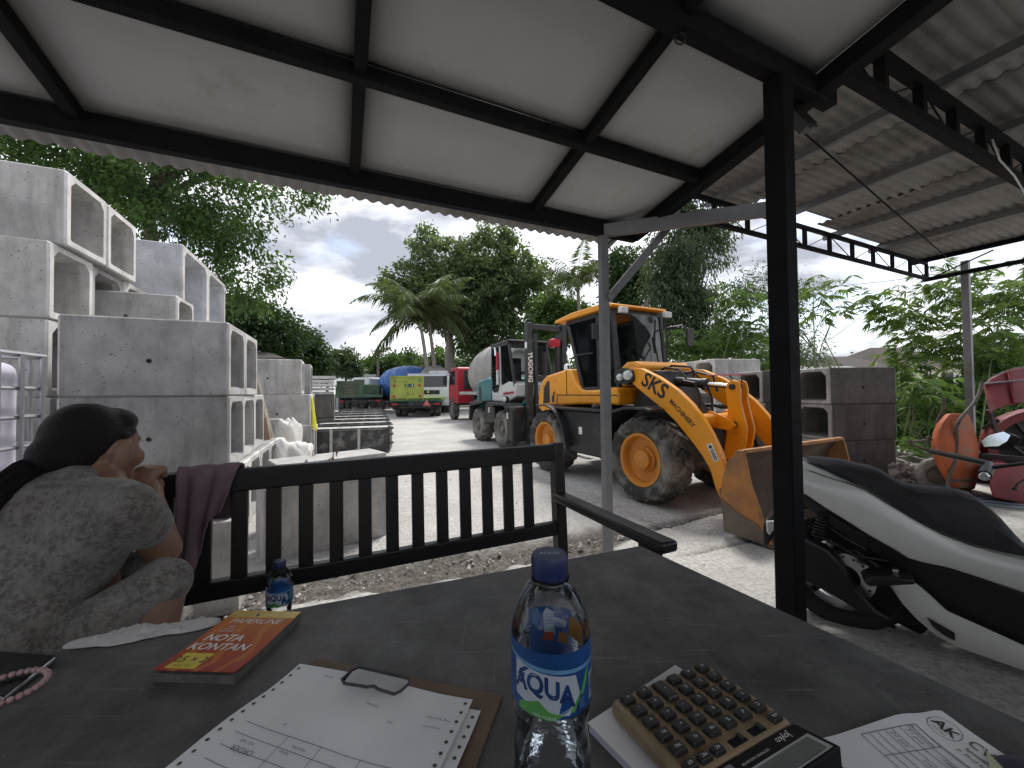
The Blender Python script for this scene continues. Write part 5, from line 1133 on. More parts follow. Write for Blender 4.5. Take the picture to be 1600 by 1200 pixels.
# ================================================================ teal rough-terrain forklift behind the loader
mat('teal', (.015, .16, .17), .4, 0, .1, 4, .02, 50, dirt=(.12, .13, .12), dirt_amt=.15, coat=.2); mat('cab_white', (.62, .62, .61), .4, 0, .06, 5, dirt=(.35, .33, .30), dirt_amt=.12); mat('red_paint', (.36, .012, .03), .42, 0, .15, 4, dirt=(.16, .08, .07), dirt_amt=.2)
mat('dusty_rim', (.20, .19, .175), .8, 0, .2, 8)
FF = Frame(at(797, 612, 8.45) + Vector((.47, .15, 0)), rad(-66)); FF.O.z = YARD
fk = FF.root('rough_terrain_forklift', 'teal and white rough-terrain forklift with a black mast, behind the loader', 'forklift')
fk.scale = (1.07, 1.07, 1.07)
def F_(b_, n, m, bv=.006, par=None, smooth=35): return b_.build(n, m, par or fk, bv, smooth)
wm2 = wheel_meshes(.40, .32, .20, 'rubber_dusty', 'dusty_rim', lugs=14, hub_r=.07, dish=.08, bolts=6, lug_h=.035)
add_wheels(fk, wm2, [(0, -.55, .39), (0, .55, .39), (-1.45, -.55, .39), (-1.45, .55, .39)])
b_ = MB(); plate(b_, [(-2.0, .45), (-2.0, .85), (.25, .85), (.35, .5), (-.5, .32), (-1.2, .32)], -.34, .34); F_(b_, 'chassis', 'frame_black', .02)
b_ = MB(); b_.box((0, 0, .39), (.2, .9, .2)); F_(b_, 'front_axle', 'frame_black', .01); b_ = MB(); b_.box((-1.45, 0, .39), (.2, .9, .2)); F_(b_, 'rear_axle', 'frame_black', .01)
b_ = MB(); plate(b_, [(-2.12, .72), (-2.14, 1.30), (-2.0, 1.42), (-1.30, 1.50), (-1.05, 1.45), (-1.05, .80), (-1.6, .76)], -.48, .48); hd = F_(b_, 'counterweight_hood', 'teal', .05)
for sd in (-1, 1): b_ = MB(); b_.box((-1.85, sd * .482, 1.08), (.14, .012, .40)); F_(b_, 'hood_grille', 'black_plastic', .004, hd)
for sd in (-1, 1):
    b_ = MB(); plate(b_, [(-1.95, .78), (-2.0, .48), (-1.93, .45), (-1.86, .82), (-.95, .90), (-.95, .95), (-1.92, .90)], sd * .36, sd * .74); F_(b_, 'rear_fender', 'frame_black', .008)
    b_ = MB(); plate(b_, [(-1.0, .45), (-1.0, .92), (-.45, .92), (-.42, .5)], sd * .36, sd * .66); F_(b_, 'step_box', 'frame_black', .012)
    b_ = MB(); b_.box((-.75, sd * .663, .75), (.06, .004, .11)); F_(b_, 'warning_sticker', 'decal_white', 0)
    b_ = MB(); plate(b_, [(-.50, .86), (-.30, .92), (.25, .92), (.42, .80), (.40, .76), (.22, .87), (-.28, .87), (-.48, .82)], sd * .36, sd * .73); F_(b_, 'front_fender', 'frame_black', .006)
    b_ = MB(); plate(b_, [(.30, .20), (.28, .86), (.60, .86), (.60, .20)], sd * .34, sd * .70); F_(b_, 'side_tank', 'frame_black', .02)
    b_ = MB(); b_.box((.36, sd * .703, .68), (.06, .004, .12)); F_(b_, 'warning_sticker', 'decal_white', 0)
    for x, r in ((-.02, .075), (-.17, .055)):
        fx, fy, fz = frame_from(Vector((.4, sd, 0))); mt = Matrix.Translation((x, sd * .58, .99)) @ Matrix(((fx.x, fy.x, fz.x, 0), (fx.y, fy.y, fz.y, 0), (fx.z, fy.z, fz.z, 0), (0, 0, 0, 1)))
        b_ = MB(); b_.lathe([(r * .7, -.06), (r, 0), (r, .03), (r * .85, .035)], 18, mt); hl = F_(b_, 'headlamp', 'frame_black', 0); b_ = MB(); b_.lathe([(r * .84, .036), (.001, .05)], 18, mt); F_(b_, 'lens', 'lamp_glass', 0, hl)
# cab: white skirt, black frame, glass, guard mesh
b_ = MB(); plate(b_, [(-1.12, .93), (-1.12, 1.32), (-1.02, 1.12), (-.72, 1.12), (-.62, 1.30), (-.50, 1.28), (-.10, 1.36), (.20, 1.30), (.22, 1.05), (-.1, .93)], -.46, .46); cb = F_(b_, 'cab_skirt', 'cab_white', .02)
b_ = MB(); b_.bar((-.40, -.463, 1.10), (.15, -.463, 1.13), .006, .05); F_(b_, 'red_stripe', 'red_paint', 0, cb)
for sd in (-1, 1):
    y = sd * .44
    for x0, z0, x1, z1, m_ in ((-1.10, 1.2, -1.08, 2.16, 'frame_black'), (-.56, 1.2, -.60, 2.14, 'cab_white'), (.16, 1.25, -.12, 2.14, 'frame_black')):
        b_ = MB(); b_.bar((x0, y, z0), (x1, y, z1), .05, .05); F_(b_, 'cab_pillar', m_, .006)
    b_ = MB(); b_.bar((-1.08, y, 2.15), (-.12, y, 2.15), .05, .05); F_(b_, 'cab_rail', 'frame_black', .006)
    b_ = MB(); plate(b_, [(-1.08, 1.14), (-1.06, 2.13), (-.62, 2.13), (-.60, 1.14)], y - .004, y + .004); F_(b_, 'side_window', 'cab_glass_dark', 0)
    b_ = MB(); plate(b_, [(-.55, 1.30), (-.59, 2.13), (-.14, 2.13), (.12, 1.36)], y - .004, y + .004); F_(b_, 'side_window', 'cab_glass', 0)
    for k in range(5): b_ = MB(); b_.bar((-1.05 + k * .10, sd * .455, 1.16), (-1.05 + k * .10, sd * .455, 1.75), .008, .008); F_(b_, 'guard_bar', 'frame_black', 0)
    for k in range(7): b_ = MB(); b_.bar((-1.07, sd * .457, 1.20 + k * .08), (-.62, sd * .457, 1.20 + k * .08), .008, .008); F_(b_, 'guard_bar', 'frame_black', 0)
b_ = MB(); b_.add([(.15, -.43, 1.33), (.15, .43, 1.33), (-.12, .43, 2.12), (-.12, -.43, 2.12)], [(0, 1, 2, 3)]); F_(b_, 'windscreen', 'cab_glass', 0, None, 0)
b_ = MB(); b_.box((-.6, 0, 2.20), (1.08, .96, .05)); F_(b_, 'cab_roof', 'frame_black', .015)
b_ = MB(); b_.box((-.72, 0, 1.28), (.42, .44, .12)); b_.box((-.93, 0, 1.62), (.1, .42, .6)); F_(b_, 'operator_seat', 'seat_black', .03)
b_ = MB(); b_.tube([(-1.16, -.40, 1.35), (-1.16, -.40, 2.02), (-1.12, -.40, 2.16), (-.95, -.42, 2.20), (-.86, -.45, 2.12), (-.84, -.46, 1.95)], .03, 10); F_(b_, 'exhaust_pipe', 'chrome', 0)
b_ = MB(); b_.tube([(-.62, -.50, 1.30), (-.62, -.50, 1.62)], .032, 12); F_(b_, 'grab_post', 'cab_white', 0); b_ = MB(); b_.tube([(-.62, -.50, 1.62), (-.62, -.50, 2.0)], .036, 12); F_(b_, 'red_extinguisher', 'red_paint', 0)
# mast
for sd in (-1, 1):
    b_ = MB(); b_.box((.66, sd * .38, 1.30), (.14, .10, 2.30)); ms_ = F_(b_, 'mast_rail', 'frame_black', .008)
    if sd < 0:
        lettering('lettering', 'YUGONG', .13, 'decal_white', ms_, lambda x, y: Vector((.7315, -.38 + y, 1.60 - x)), bold=.004)
        b_ = MB(); b_.box((.66, -.432, 2.02), (.09, .004, .12)); F_(b_, 'mast_sticker', 'decal_white', 0, ms_)
    b_ = MB(); b_.box((.68, sd * .24, 1.2), (.08, .06, 2.1)); F_(b_, 'inner_rail', 'frame_black', .005)
    b_ = MB(); b_.bar((.85, sd * .25, .18), (1.75, sd * .25, .10), .11, .045); b_.box((.80, sd * .25, .42), (.05, .11, .62)); F_(b_, 'fork_tine', 'frame_black', .004)
for z in (.5, 1.4, 2.38): b_ = MB(); b_.box((.64, 0, z), (.08, .80, .10)); F_(b_, 'cross_member', 'frame_black', .006)
b_ = MB(); b_.box((.77, 0, .62), (.04, .95, .1)); b_.box((.77, 0, .30), (.04, .95, .1)); F_(b_, 'fork_carriage', 'frame_black', .006)
b_ = MB(); b_.tube([(.62, 0, .5), (.62, 0, 1.9)], .05, 12); F_(b_, 'lift_cylinder', 'frame_black', 0); b_ = MB(); b_.tube([(.2, -.36, .78), (.6, -.36, 1.02)], .04, 10); F_(b_, 'tilt_cylinder', 'teal', 0)
b_ = MB(); b_.tube([(.55, -.2, .8), (.45, -.2, 1.1), (.5, -.2, 1.5), (.6, -.2, 2.2)], .016, 6); F_(b_, 'hydraulic_hose', 'black_plastic', 0)
b_ = MB(); b_.lathe([(.10, 0), (.12, .04), (.12, .14), (.05, .18)], 16, Matrix.Translation((.64, .2, 2.0))); F_(b_, 'red_beacon', 'red_paint', 0)

# ================================================================ trucks
mat('drum_grey', (.33, .32, .30), .7, .05, .15, 3, .15, 20, dirt=(.42, .41, .39), dirt_amt=.45, dscale=2); mat('drum_blue', (.045, .14, .42), .45, 0, .2, 2, .05, 20, dirt=(.34, .38, .45), dirt_amt=.22, dscale=1.6)
mat('lime_paint', (.34, .40, .07), .55, 0, .2, 2.2, .05, 20, dirt=(.22, .20, .08), dirt_amt=.3, dscale=3); mat('dark_green', (.055, .11, .06), .6, 0, .4, 2.5, .1, 20, dirt=(.16, .17, .14), dirt_amt=.4, dscale=3); mat('green_teal', (.02, .12, .07), .5, 0, .3, 3)
mat('truck_white', (.62, .64, .66), .35, 0, .05, 3, coat=.3, dirt=(.3, .28, .25), dirt_amt=.1); mat('dark_glass', (.012, .014, .017), .08, 0, .1, 4); mat('truck_tyre', (.05, .048, .045), .9, 0, .3, 6, dirt=(.24, .22, .2), dirt_amt=.4)
mat('truck_black', (.02, .02, .021), .6, 0, .3, 5, dirt=(.12, .11, .1), dirt_amt=.25)
def simple_wheel(r, w, m='truck_tyre', rim='dusty_rim'):
    RX = Matrix.Rotation(-PI / 2, 4, 'X'); hw = w / 2
    t_ = MB(); t_.lathe([(r * .58, -hw * .8), (r * .7, -hw), (r * .93, -hw * .95), (r, -hw * .75), (r, hw * .75), (r * .93, hw * .95), (r * .7, hw), (r * .58, hw * .8)], 28, RX, caps=False)
    for k in range(24):
        a = 2 * PI * k / 24; t_.box((math.cos(a) * (r + .004), 0, math.sin(a) * (r + .004)), (.02, w * .8, .05), Matrix.Rotation(-a, 3, 'Y'))
    rm = MB(); rm.lathe([(r * .12, -hw * .4), (r * .30, -hw * .55), (r * .46, -hw * .25), (r * .56, -hw * .7), (r * .60, -hw * .85), (r * .60, hw * .8), (r * .2, hw * .7)], 24, RX)
    hb = MB(); hb.lathe([(r * .2, -hw * .3), (r * .17, -hw * .8), (.001, -hw * .85)], 16, RX)
    return t_.mesh('tyre', m, 40), rm.mesh('rim', rim, 40), hb.mesh('hub', rim, 40)
SW = simple_wheel(.48, .28)
def truck_cab(root, x0, length, width, z0, height, paint, W_=None):
    """cab with sloped screen; front at x0+length. Returns body object"""
    hw = width / 2; z1 = z0 + height; xf = x0 + length
    out = [(x0, z0), (x0, z1 - .08), (x0 + .1, z1), (xf - .42, z1), (xf - .22, z1 - .12), (xf - .04, z0 + height * .52), (xf, z0 + height * .45), (xf, z0)]
    b_ = MB(); plate(b_, out, -hw, hw); cb_ = b_.build('cab', paint, root, .05)
    b_ = MB(); b_.add([Vector((x, y, z)) for x, z in ((xf - .195, z1 - .16), (xf - .035, z0 + height * .54)) for y in (-hw + .12, hw - .12)], [(0, 1, 3, 2)]); o = b_.build('windscreen', 'dark_glass', cb_, 0, 0); o.location = (.012, 0, .004)
    for sd in (-1, 1):
        b_ = MB(); plate(b_, [(x0 + .45, z0 + height * .52), (x0 + .45, z1 - .14), (xf - .45, z1 - .14), (xf - .26, z0 + height * .52)], sd * (hw + .002), sd * (hw + .012)); b_.build('side_window', 'dark_glass', cb_, .004)
        b_ = MB(); b_.bar((x0 + .42, sd * (hw + .004), z0 + .1), (x0 + .42, sd * (hw + .004), z1 - .12), .008, .012); b_.build('door_gap', 'decal_black', cb_)
        b_ = MB(); b_.tube([(xf - .2, sd * hw, z1 - .3), (xf + .02, sd * (hw + .14), z1 - .3)], .015, 6); b_.box((xf + .02, sd * (hw + .16), z1 - .52), (.05, .16, .42)); b_.build('mirror', 'truck_black', cb_, .01)
        b_ = MB(); b_.box((xf + .006, sd * (hw - .3), z0 + .28), (.03, .34, .16)); b_.build('headlamp', 'lamp_glass', cb_, .02)
    b_ = MB(); b_.box((xf + .004, 0, z0 + height * .36), (.03, width * .55, .24)); b_.build('grille', 'truck_black', cb_, .03)
    b_ = MB(); b_.lathe([(.08, 0), (.08, .02), (.05, .022)], 20, Matrix.Translation((xf + .02, 0, z0 + height * .37)) @ Matrix.Rotation(PI / 2, 4, 'Y')); b_.build('emblem', 'chrome', cb_)
    b_ = MB(); b_.box((xf + .02, 0, z0 - .02), (.1, width * .98, .26)); b_.build('bumper', 'truck_black' if paint != 'truck_white' else paint, cb_, .03)
    return cb_
def mixer_drum(root, x0, x1, z0, z1, r, m, stripe=None):
    """tilted drum from (x0,z0) low front to (x1,z1) high rear"""
    a, b2 = Vector((x0, 0, z0)), Vector((x1, 0, z1)); d = b2 - a; fx, fy, fz = frame_from(d, Vector((0, 1, 0))); mt = Matrix.Translation(a) @ Matrix(((fx.x, fy.x, fz.x, 0), (fx.y, fy.y, fz.y, 0), (fx.z, fy.z, fz.z, 0), (0, 0, 0, 1)))
    l = d.length; b_ = MB(); b_.lathe([(r * .45, 0), (r * .72, l * .03), (r * .93, l * .15), (r, l * .30), (r * 1.0, l * .48), (r * .9, l * .68), (r * .66, l * .9), (r * .5, l), (r * .42, l * 1.0), (r * .4, l * .93)], 40, mt); dr = b_.build('drum', m, root, 0, 30)
    for q in (.18, .30, .48, .68, .90):
        rr = np.interp(q, [.03, .15, .30, .48, .68, .9, 1], [.72, .93, 1, 1, .9, .66, .5]) * r; b_ = MB(); b_.lathe([(rr - .01, l * q - .03), (rr + .015, l * q - .02), (rr + .015, l * q + .02), (rr - .01, l * q + .03)], 40, mt, caps=False); b_.build('drum_band', m, dr)
    return dr, mt, l
def put(fr, name, lab, cat): return fr.root(name, lab, cat)
def wheels(root, xs, y, ms=SW, dual=()):
    add_wheels(root, ms, [(x, s * y, .48) for x in xs for s in (-1, 1)] + [(x, s * (y - .31), .48) for x in dual for s in (-1, 1)])
# ---- lime flat-bed truck seen from behind
GT = Frame(at(650, 613, 19.0), rad(97)); GT.O.z = YARD
g = put(GT, 'flatbed_truck', 'lime green flatbed truck seen from behind, with a raised headboard', 'truck')
def G_(b_, n, m, bv=.01, par=None): return b_.build(n, m, par or g, bv)
wheels(g, [1.1, 4.6], 1.0, dual=[1.1])
b_ = MB(); b_.box((2.9, 0, .68), (6.0, .8, .22)); G_(b_, 'chassis', 'truck_black')
b_ = MB(); b_.box((2.1, 0, .90), (4.4, 2.45, .16)); bed = G_(b_, 'bed', 'lime_paint', .02)
b_ = MB(); plate(b_, [(-.1, .96), (-.1, .80), (.0, .74), (.06, .80), (.06, .96)], -1.25, 1.25); G_(b_, 'bed_skirt', 'green_teal', .01, bed)
pl_ = MB(); pl_.box((-.06, .42, 1.45), (.06, 1.62, 1.14)); tp_ = G_(pl_, 'tail_panel', 'lime_paint', .01)
for y in (-.36, .42, 1.20): b_ = MB(); b_.box((-.10, y, 1.45), (.04, .05, 1.16)); G_(b_, 'panel_post', 'lime_paint', .004, tp_)
b_ = MB(); b_.box((-.10, .42, 2.02), (.06, 1.66, .06)); b_.box((-.10, .42, 1.80), (.03, 1.62, .04)); G_(b_, 'panel_rail', 'lime_paint', .004, tp_)
b_ = MB(); b_.box((-.10, .30, 1.58), (.02, .46, .16)); sp = G_(b_, 'name_plate', 'green_teal', .004, tp_); b_ = MB(); b_.box((-.113, .16, 1.58), (.006, .06, .09)); G_(b_, 'plate_mark', 'cab_white', .002, sp)
for y, z in ((1.0, 1.82), (-.2, 1.82), (1.02, 1.57), (-.18, 1.58), (1.04, 1.05), (-.2, 1.05)): b_ = MB(); b_.box((-.096, y, z), (.012, .12, .12)); G_(b_, 'reflector', 'red_paint' if z < 1.7 else 'green_teal', .003, tp_)
b_ = MB(); b_.box((-.02, 0, .66), (.12, 2.2, .12)); b_.box((-.02, 0, .50), (.08, 1.6, .10)); G_(b_, 'rear_bumper', 'truck_black', .01)
b_ = MB(); b_.add([(-.10, -.52 + .24 * math.cos(a), .66 + .22 * math.sin(a)) for a in (PI / 2, PI / 2 + 2 * PI / 3, PI / 2 + 4 * PI / 3)], [(0, 1, 2)]); o = G_(b_, 'warning_triangle', 'pink_red', 0); o.modifiers.new('t', 'SOLIDIFY').thickness = .01
for s in (-1, 1): b_ = MB(); b_.box((-.09, s * 1.02, .66), (.03, .26, .10)); G_(b_, 'tail_lamp', 'red_paint', .006); b_ = MB(); b_.box((.55, s * 1.0, .62), (.02, .46, .5)); G_(b_, 'mud_flap', 'truck_black', .004)
truck_cab(g, 4.4, 1.5, 2.1, .62, 1.15, 'lime_paint')
# ---- white truck facing the camera, just behind it
WT = Frame(at(670, 613, 22.5), rad(-84)); WT.O.z = YARD
w_ = put(WT, 'cement_truck', 'white-cabbed mixer truck facing the camera behind the lime flatbed', 'truck'); wheels(w_, [-.7, -4.2, -5.4], 1.02, dual=[-4.2, -5.4])
b_ = MB(); b_.box((-3.2, 0, .8), (6.0, .85, .28)); b_.build('chassis', 'truck_black', w_, .02); truck_cab(w_, -1.55, 1.9, 2.4, .62, 1.72, 'truck_white')
b_ = MB(); b_.box((-.55, .55, 2.42), (.9, 1.1, .16)); b_.build('roof_spoiler', 'truck_white', w_, .04)
mixer_drum(w_, -1.9, -6.0, 1.75, 2.35, 1.05, 'drum_grey')
b_ = MB(); b_.box((-2.0, 0, 1.2), (.2, 1.2, .7)); b_.box((-5.6, 0, 1.3), (.2, 1.2, .9)); b_.build('drum_stand', 'truck_black', w_, .02)
# ---- blue mixer
BT = Frame(at(622, 613, 27.0), rad(160)); BT.O.z = YARD
bt = put(BT, 'blue_mixer_truck', 'mixer truck with a blue drum, partly hidden by the lime flatbed', 'truck'); wheels(bt, [-1.8, -3.0, 2.2], 1.02, dual=[-1.8, -3.0])
b_ = MB(); b_.box((-.4, 0, .8), (6.4, .85, .28)); b_.build('chassis', 'truck_black', bt, .02); truck_cab(bt, 1.5, 1.8, 2.3, .62, 1.7, 'truck_white')
mixer_drum(bt, 1.1, -2.6, 1.75, 2.25, 1.12, 'drum_blue'); b_ = MB(); b_.box((1.1, 0, 1.2), (.2, 1.2, .8)); b_.box((-2.2, 0, 1.3), (.2, 1.2, 1.0)); b_.build('drum_stand', 'truck_black', bt, .02)
b_ = MB(); b_.add([(-2.5, -.4, 2.9), (-2.5, .4, 2.9), (-3.2, .5, 3.1), (-3.2, -.5, 3.1), (-2.6, -.2, 2.4), (-2.6, .2, 2.4), (-3.0, .2, 2.3), (-3.0, -.2, 2.3)], [(0, 1, 5, 4), (1, 2, 6, 5), (2, 3, 7, 6), (3, 0, 4, 7), (4, 5, 6, 7)]); b_.build('hopper', 'drum_blue', bt, .01)
b_ = MB(); b_.bar((-3.0, 0, 2.2), (-3.7, .5, 1.1), .34, .12); b_.build('chute', 'truck_black', bt, .02)
# ---- dark green tipper at the left
DT = Frame(at(562, 614, 21.5), rad(108)); DT.O.z = YARD
dt = put(DT, 'tipper_truck', 'dark green tipper truck with a weathered tailboard, beyond the moulds', 'truck'); wheels(dt, [1.0, 4.4], 1.0, dual=[1.0])
b_ = MB(); b_.box((2.9, 0, .75), (6.0, .8, .25)); b_.build('chassis', 'truck_black', dt, .02); b_ = MB(); b_.box((2.0, 0, 1.05), (4.2, 2.4, .14)); b_.build('bed', 'dark_green', dt, .02)
b_ = MB(); b_.box((-.06, .5, 1.52), (.08, 1.35, .80)); tb = b_.build('tailboard', 'dark_green', dt, .01)
for k in range(5): b_ = MB(); b_.box((-.11, .5, 1.25 + k * .13), (.02, .8, .05)); b_.build('slat', 'old_wood', tb, .004)
for s in (-1, 1): b_ = MB(); b_.box((2.0, s * 1.18, 1.32), (4.2, .05, .42)); b_.build('side_board', 'dark_green', dt, .01)
b_ = MB(); b_.box((.0, 0, .78), (.1, 2.1, .15)); b_.build('rear_bumper', 'truck_black', dt, .01)
for s in (-1, 1): b_ = MB(); b_.box((-.08, s * .95, .80), (.03, .22, .1)); b_.build('tail_lamp', 'red_paint', dt, .005)
truck_cab(dt, 4.3, 1.4, 2.0, .62, 1.2, 'dark_green')
# ---- red-cab mixer with the big grey drum
RT = Frame(at(746, 612, 17.4), rad(112)); RT.O.z = YARD
rt = put(RT, 'red_mixer_truck', 'red-cabbed mixer truck with a big cement-grey drum behind the forklift', 'truck'); wheels(rt, [.3, -3.4, -4.5], 1.0, dual=[-3.4, -4.5])
b_ = MB(); b_.box((-2.3, 0, .85), (6.4, .85, .28)); b_.build('chassis', 'truck_black', rt, .02); truck_cab(rt, -.7, 1.7, 2.2, .75, 1.55, 'red_paint')
b_ = MB(); b_.box((-.715, 0, 1.75), (.02, 1.6, .8)); b_.build('rear_panel', 'truck_black', rt, .02)
b_ = MB(); b_.bar((-1.0, -1.05, 1.18), (-4.9, -1.05, 1.18), .10, .12); b_.bar((-1.0, 1.05, 1.18), (-4.9, 1.05, 1.18), .10, .12); b_.build('side_rail', 'drum_grey', rt, .02)
mixer_drum(rt, -1.3, -5.0, 1.80, 2.20, 1.02, 'drum_grey'); b_ = MB(); b_.box((-1.3, 0, 1.35), (.2, 1.2, .9)); b_.box((-4.9, 0, 1.4), (.2, 1.2, 1.0)); b_.build('drum_stand', 'truck_black', rt, .02)
b_ = MB(); b_.tube([(-3.2, -1.15, 1.3), (-3.2, -1.2, 2.3), (-3.1, -1.2, 2.5)], .025, 6); b_.tube([(-3.5, -1.15, 1.3), (-3.5, -1.2, 2.3)], .025, 6); b_.build('ladder', 'chrome', rt)
for k in (-3.4, -4.5):
    o_ = arc(k, .48, .62, 165, 15, 8); b_ = MB(); plate(b_, o_ + arc(k, .48, .59, 15, 165, 8), -1.17, -.72); b_.build('mud_guard', 'cab_white', rt, .004)
# ---- small motorcycle shapes parked by the far sheds are too small to read: one dark parked motorbike is visible left of the tipper
# ================================================================ white maxi-scooter at the right edge
mat('scooter_white', (.62, .62, .585), .22, 0, .03, 3, coat=.5); mat('scooter_black', (.008, .008, .0085), .5, 0, .2, 12, .05, 120); mat('scooter_seat', (.012, .012, .013), .62, 0, .2, 12, .15, 160); mat('engine_dark', (.022, .021, .021), .5, .4, .3, 14, .1, 60)
mat('mirror_glass', (.92, .93, .93), .03, 1., .01); mat('scooter_tyre', (.018, .0175, .017), .8, 0, .2, 12, .1, 60)
BF = Frame(on_z(1318, 976, -.05) + Vector((0, 0, 0)), rad(-36)); BF.O.z = -.05
mb = BF.root('scooter', 'white and black scooter parked at the right, seen from its rear right side', 'scooter')
def z8(pts, c): return [BF.px(1180 + x / 3., 660 + y / 3., c) for x, y in pts]
def S_(b_, n, m, bv=.006, par=None, smooth=40, seg=3): return b_.build(n, m, par or mb, bv, smooth, seg)
def shell(top, bot, c_top, c_bot, thick, n, m, bv=.01, par=None, bulge=.0):
    """side panel: top and bottom edge polylines (same count) in zoom pixels; both flanks, joined over the middle"""
    out = None
    for sd in (-1, 1):
        T, B = z8(top, -abs(c_top)), z8(bot, -abs(c_bot)); rings = []
        for (xa, za), (xb, zb) in zip(T, B):
            mx_, mz_ = (xa + xb) / 2, (za + zb) / 2; cm = (c_top + c_bot) / 2 + bulge
            rings.append([Vector((xa, sd * c_top, za)), Vector((mx_ * .6 + xa * .4, sd * (cm * .75 + c_top * .25 + bulge * .2), mz_ * .6 + za * .4)), Vector((mx_ * .6 + xb * .4, sd * (cm * .75 + c_bot * .25 + bulge * .2), mz_ * .6 + zb * .4)), Vector((xb, sd * c_bot, zb)), Vector((xb, sd * (c_bot - thick), zb)), Vector((mx_, sd * (cm - thick), mz_)), Vector((xa, sd * (c_top - thick), za))])
        b_ = MB(); b_.loft(rings); out = S_(b_, n, m, bv, par)
    return out
# rear wheel
wr = .262; wc = BF.px(1180 + 440 / 3., 660 + 705 / 3., -.05)
RXs = Matrix.Rotation(-PI / 2, 4, 'X'); b_ = MB(); hw = .065
b_.lathe([(.172, -.045), (.195, -.058), (.225, -.064), (.248, -.052), (.262, -.022), (.264, 0), (.262, .022), (.248, .052), (.225, .064), (.195, .058), (.172, .045)], 48, RXs, caps=False)
for k in range(36):
    a = 2 * PI * k / 36; b_.box((math.cos(a) * .2585, .022 * (-1) ** k, math.sin(a) * .2585), (.012, .05, .012), Matrix.Rotation(-a, 3, 'Y') @ Matrix.Rotation(.5 * (-1) ** k, 3, 'X'))
wx, wz = .0, .262
wh = b_.build('rear_wheel', 'scooter_tyre', mb, 0, 40); wh.location = (wx, 0, wz)
b_ = MB(); b_.lathe([(.172, -.05), (.165, -.05), (.160, -.02), (.160, .02), (.165, .05), (.172, .05)], 36, RXs, caps=False); b_.build('rim', 'engine_dark', wh)
for k in range(5):
    a = 2 * PI * k / 5; b_ = MB(); b_.bar((math.cos(a) * .03, 0, math.sin(a) * .03), (math.cos(a + .15) * .165, 0, math.sin(a + .15) * .165), .03, .035, Vector((0, 1, 0))); b_.build('spoke', 'engine_dark', wh, .004)
b_ = MB(); b_.lathe([(.06, -.075), (.115, -.075), (.115, -.079), (.06, -.079)], 36, RXs, caps=False); b_.build('brake_disc', 'chrome', wh)
for k in range(16): a = 2 * PI * k / 16; b_ = MB(); b_.lathe([(.006, -.0795), (.0001, -.0796)], 8, Matrix.Translation((math.cos(a) * .098, 0, math.sin(a) * .098)) @ RXs); b_.build('disc_hole', 'decal_black', wh)
# white flank from tail to front
top = [(150, 212), (175, 222), (240, 226), (330, 258), (430, 288), (520, 322), (640, 395), (760, 468), (880, 530), (1010, 580), (1130, 615), (1260, 645), (1420, 668), (1600, 690)]
bot = [(150, 300), (175, 312), (240, 340), (300, 382), (360, 420), (440, 470), (530, 528), (640, 590), (720, 640), (790, 660), (900, 682), (1020, 720), (1260, 800), (1600, 880)]
shell(top, bot, .135, .155, .02, 'side_panel', 'scooter_white', .008, bulge=.02)
# tail cowl with grab rail
t2 = [(150, 172), (200, 180), (260, 196), (330, 220), (390, 246), (440, 268), (480, 290)]; b2 = [(150, 208), (200, 218), (260, 224), (330, 250), (390, 270), (440, 282), (490, 298)]
shell(t2, b2, .085, .125, .02, 'grab_rail', 'scooter_white', .006, bulge=.01)
# seat: one padded loft between the flanks
st = [(245, 186), (330, 192), (420, 204), (500, 226), (560, 236), (620, 262), (690, 305), (770, 332), (860, 342), (960, 350), (1050, 372), (1110, 415), (1180, 480), (1250, 560), (1330, 640)]
sb = [(260, 200), (330, 222), (400, 248), (480, 286), (540, 318), (610, 360), (690, 410), (780, 462), (870, 508), (960, 548), (1050, 580), (1120, 600), (1180, 615), (1250, 628), (1330, 645)]
T, B = z8(st, -.10), z8(sb, -.135); rings = []
for k, ((xa, za), (xb, zb)) in enumerate(zip(T, B)):
    w = .132 if k > 1 else .09 + .02 * k; wt = w * .72
    rings.append([Vector((xb, -w, zb)), Vector(((xa + xb) / 2, -w * .99, (za * .6 + zb * .4))), Vector((xa, -wt, za)), Vector((xa, -wt * .5, za + .012)), Vector((xa, 0, za + .014)), Vector((xa, wt * .5, za + .012)), Vector((xa, wt, za)), Vector(((xa + xb) / 2, w * .99, (za * .6 + zb * .4))), Vector((xb, w, zb))])
b_ = MB(); b_.loft(rings); S_(b_, 'seat', 'scooter_seat', .004, None, 60)
# inner black body, mid panel and lower white fairing
md_t = [(180, 300), (300, 400), (440, 490), (560, 545), (660, 605), (760, 655), (880, 680), (1020, 722), (1260, 805), (1600, 890)]; md_b = [(180, 340), (330, 470), (460, 560), (600, 640), (690, 700), (770, 760), (900, 880), (1040, 950), (1260, 1050), (1600, 1200)]
shell(md_t, md_b, .135, .12, .10, 'mid_panel', 'scooter_black', .006)
lw_t = [(608, 728), (660, 738), (738, 744), (820, 812), (900, 888), (1040, 950), (1260, 1050), (1600, 1190)]; lw_b = [(612, 738), (650, 790), (690, 850), (760, 925), (850, 1000), (945, 1052), (1260, 1165), (1600, 1290)]
shell(lw_t, lw_b, .175, .17, .015, 'lower_fairing', 'scooter_white', .005, bulge=.01)
for sd in (-1, 1): b_ = MB(); plate(b_, z8([(806, 914), (870, 950), (936, 988), (938, 1025), (880, 995), (830, 955)], -.188), sd * .183, sd * .189); S_(b_, 'fairing_vent', 'decal_black', .001)
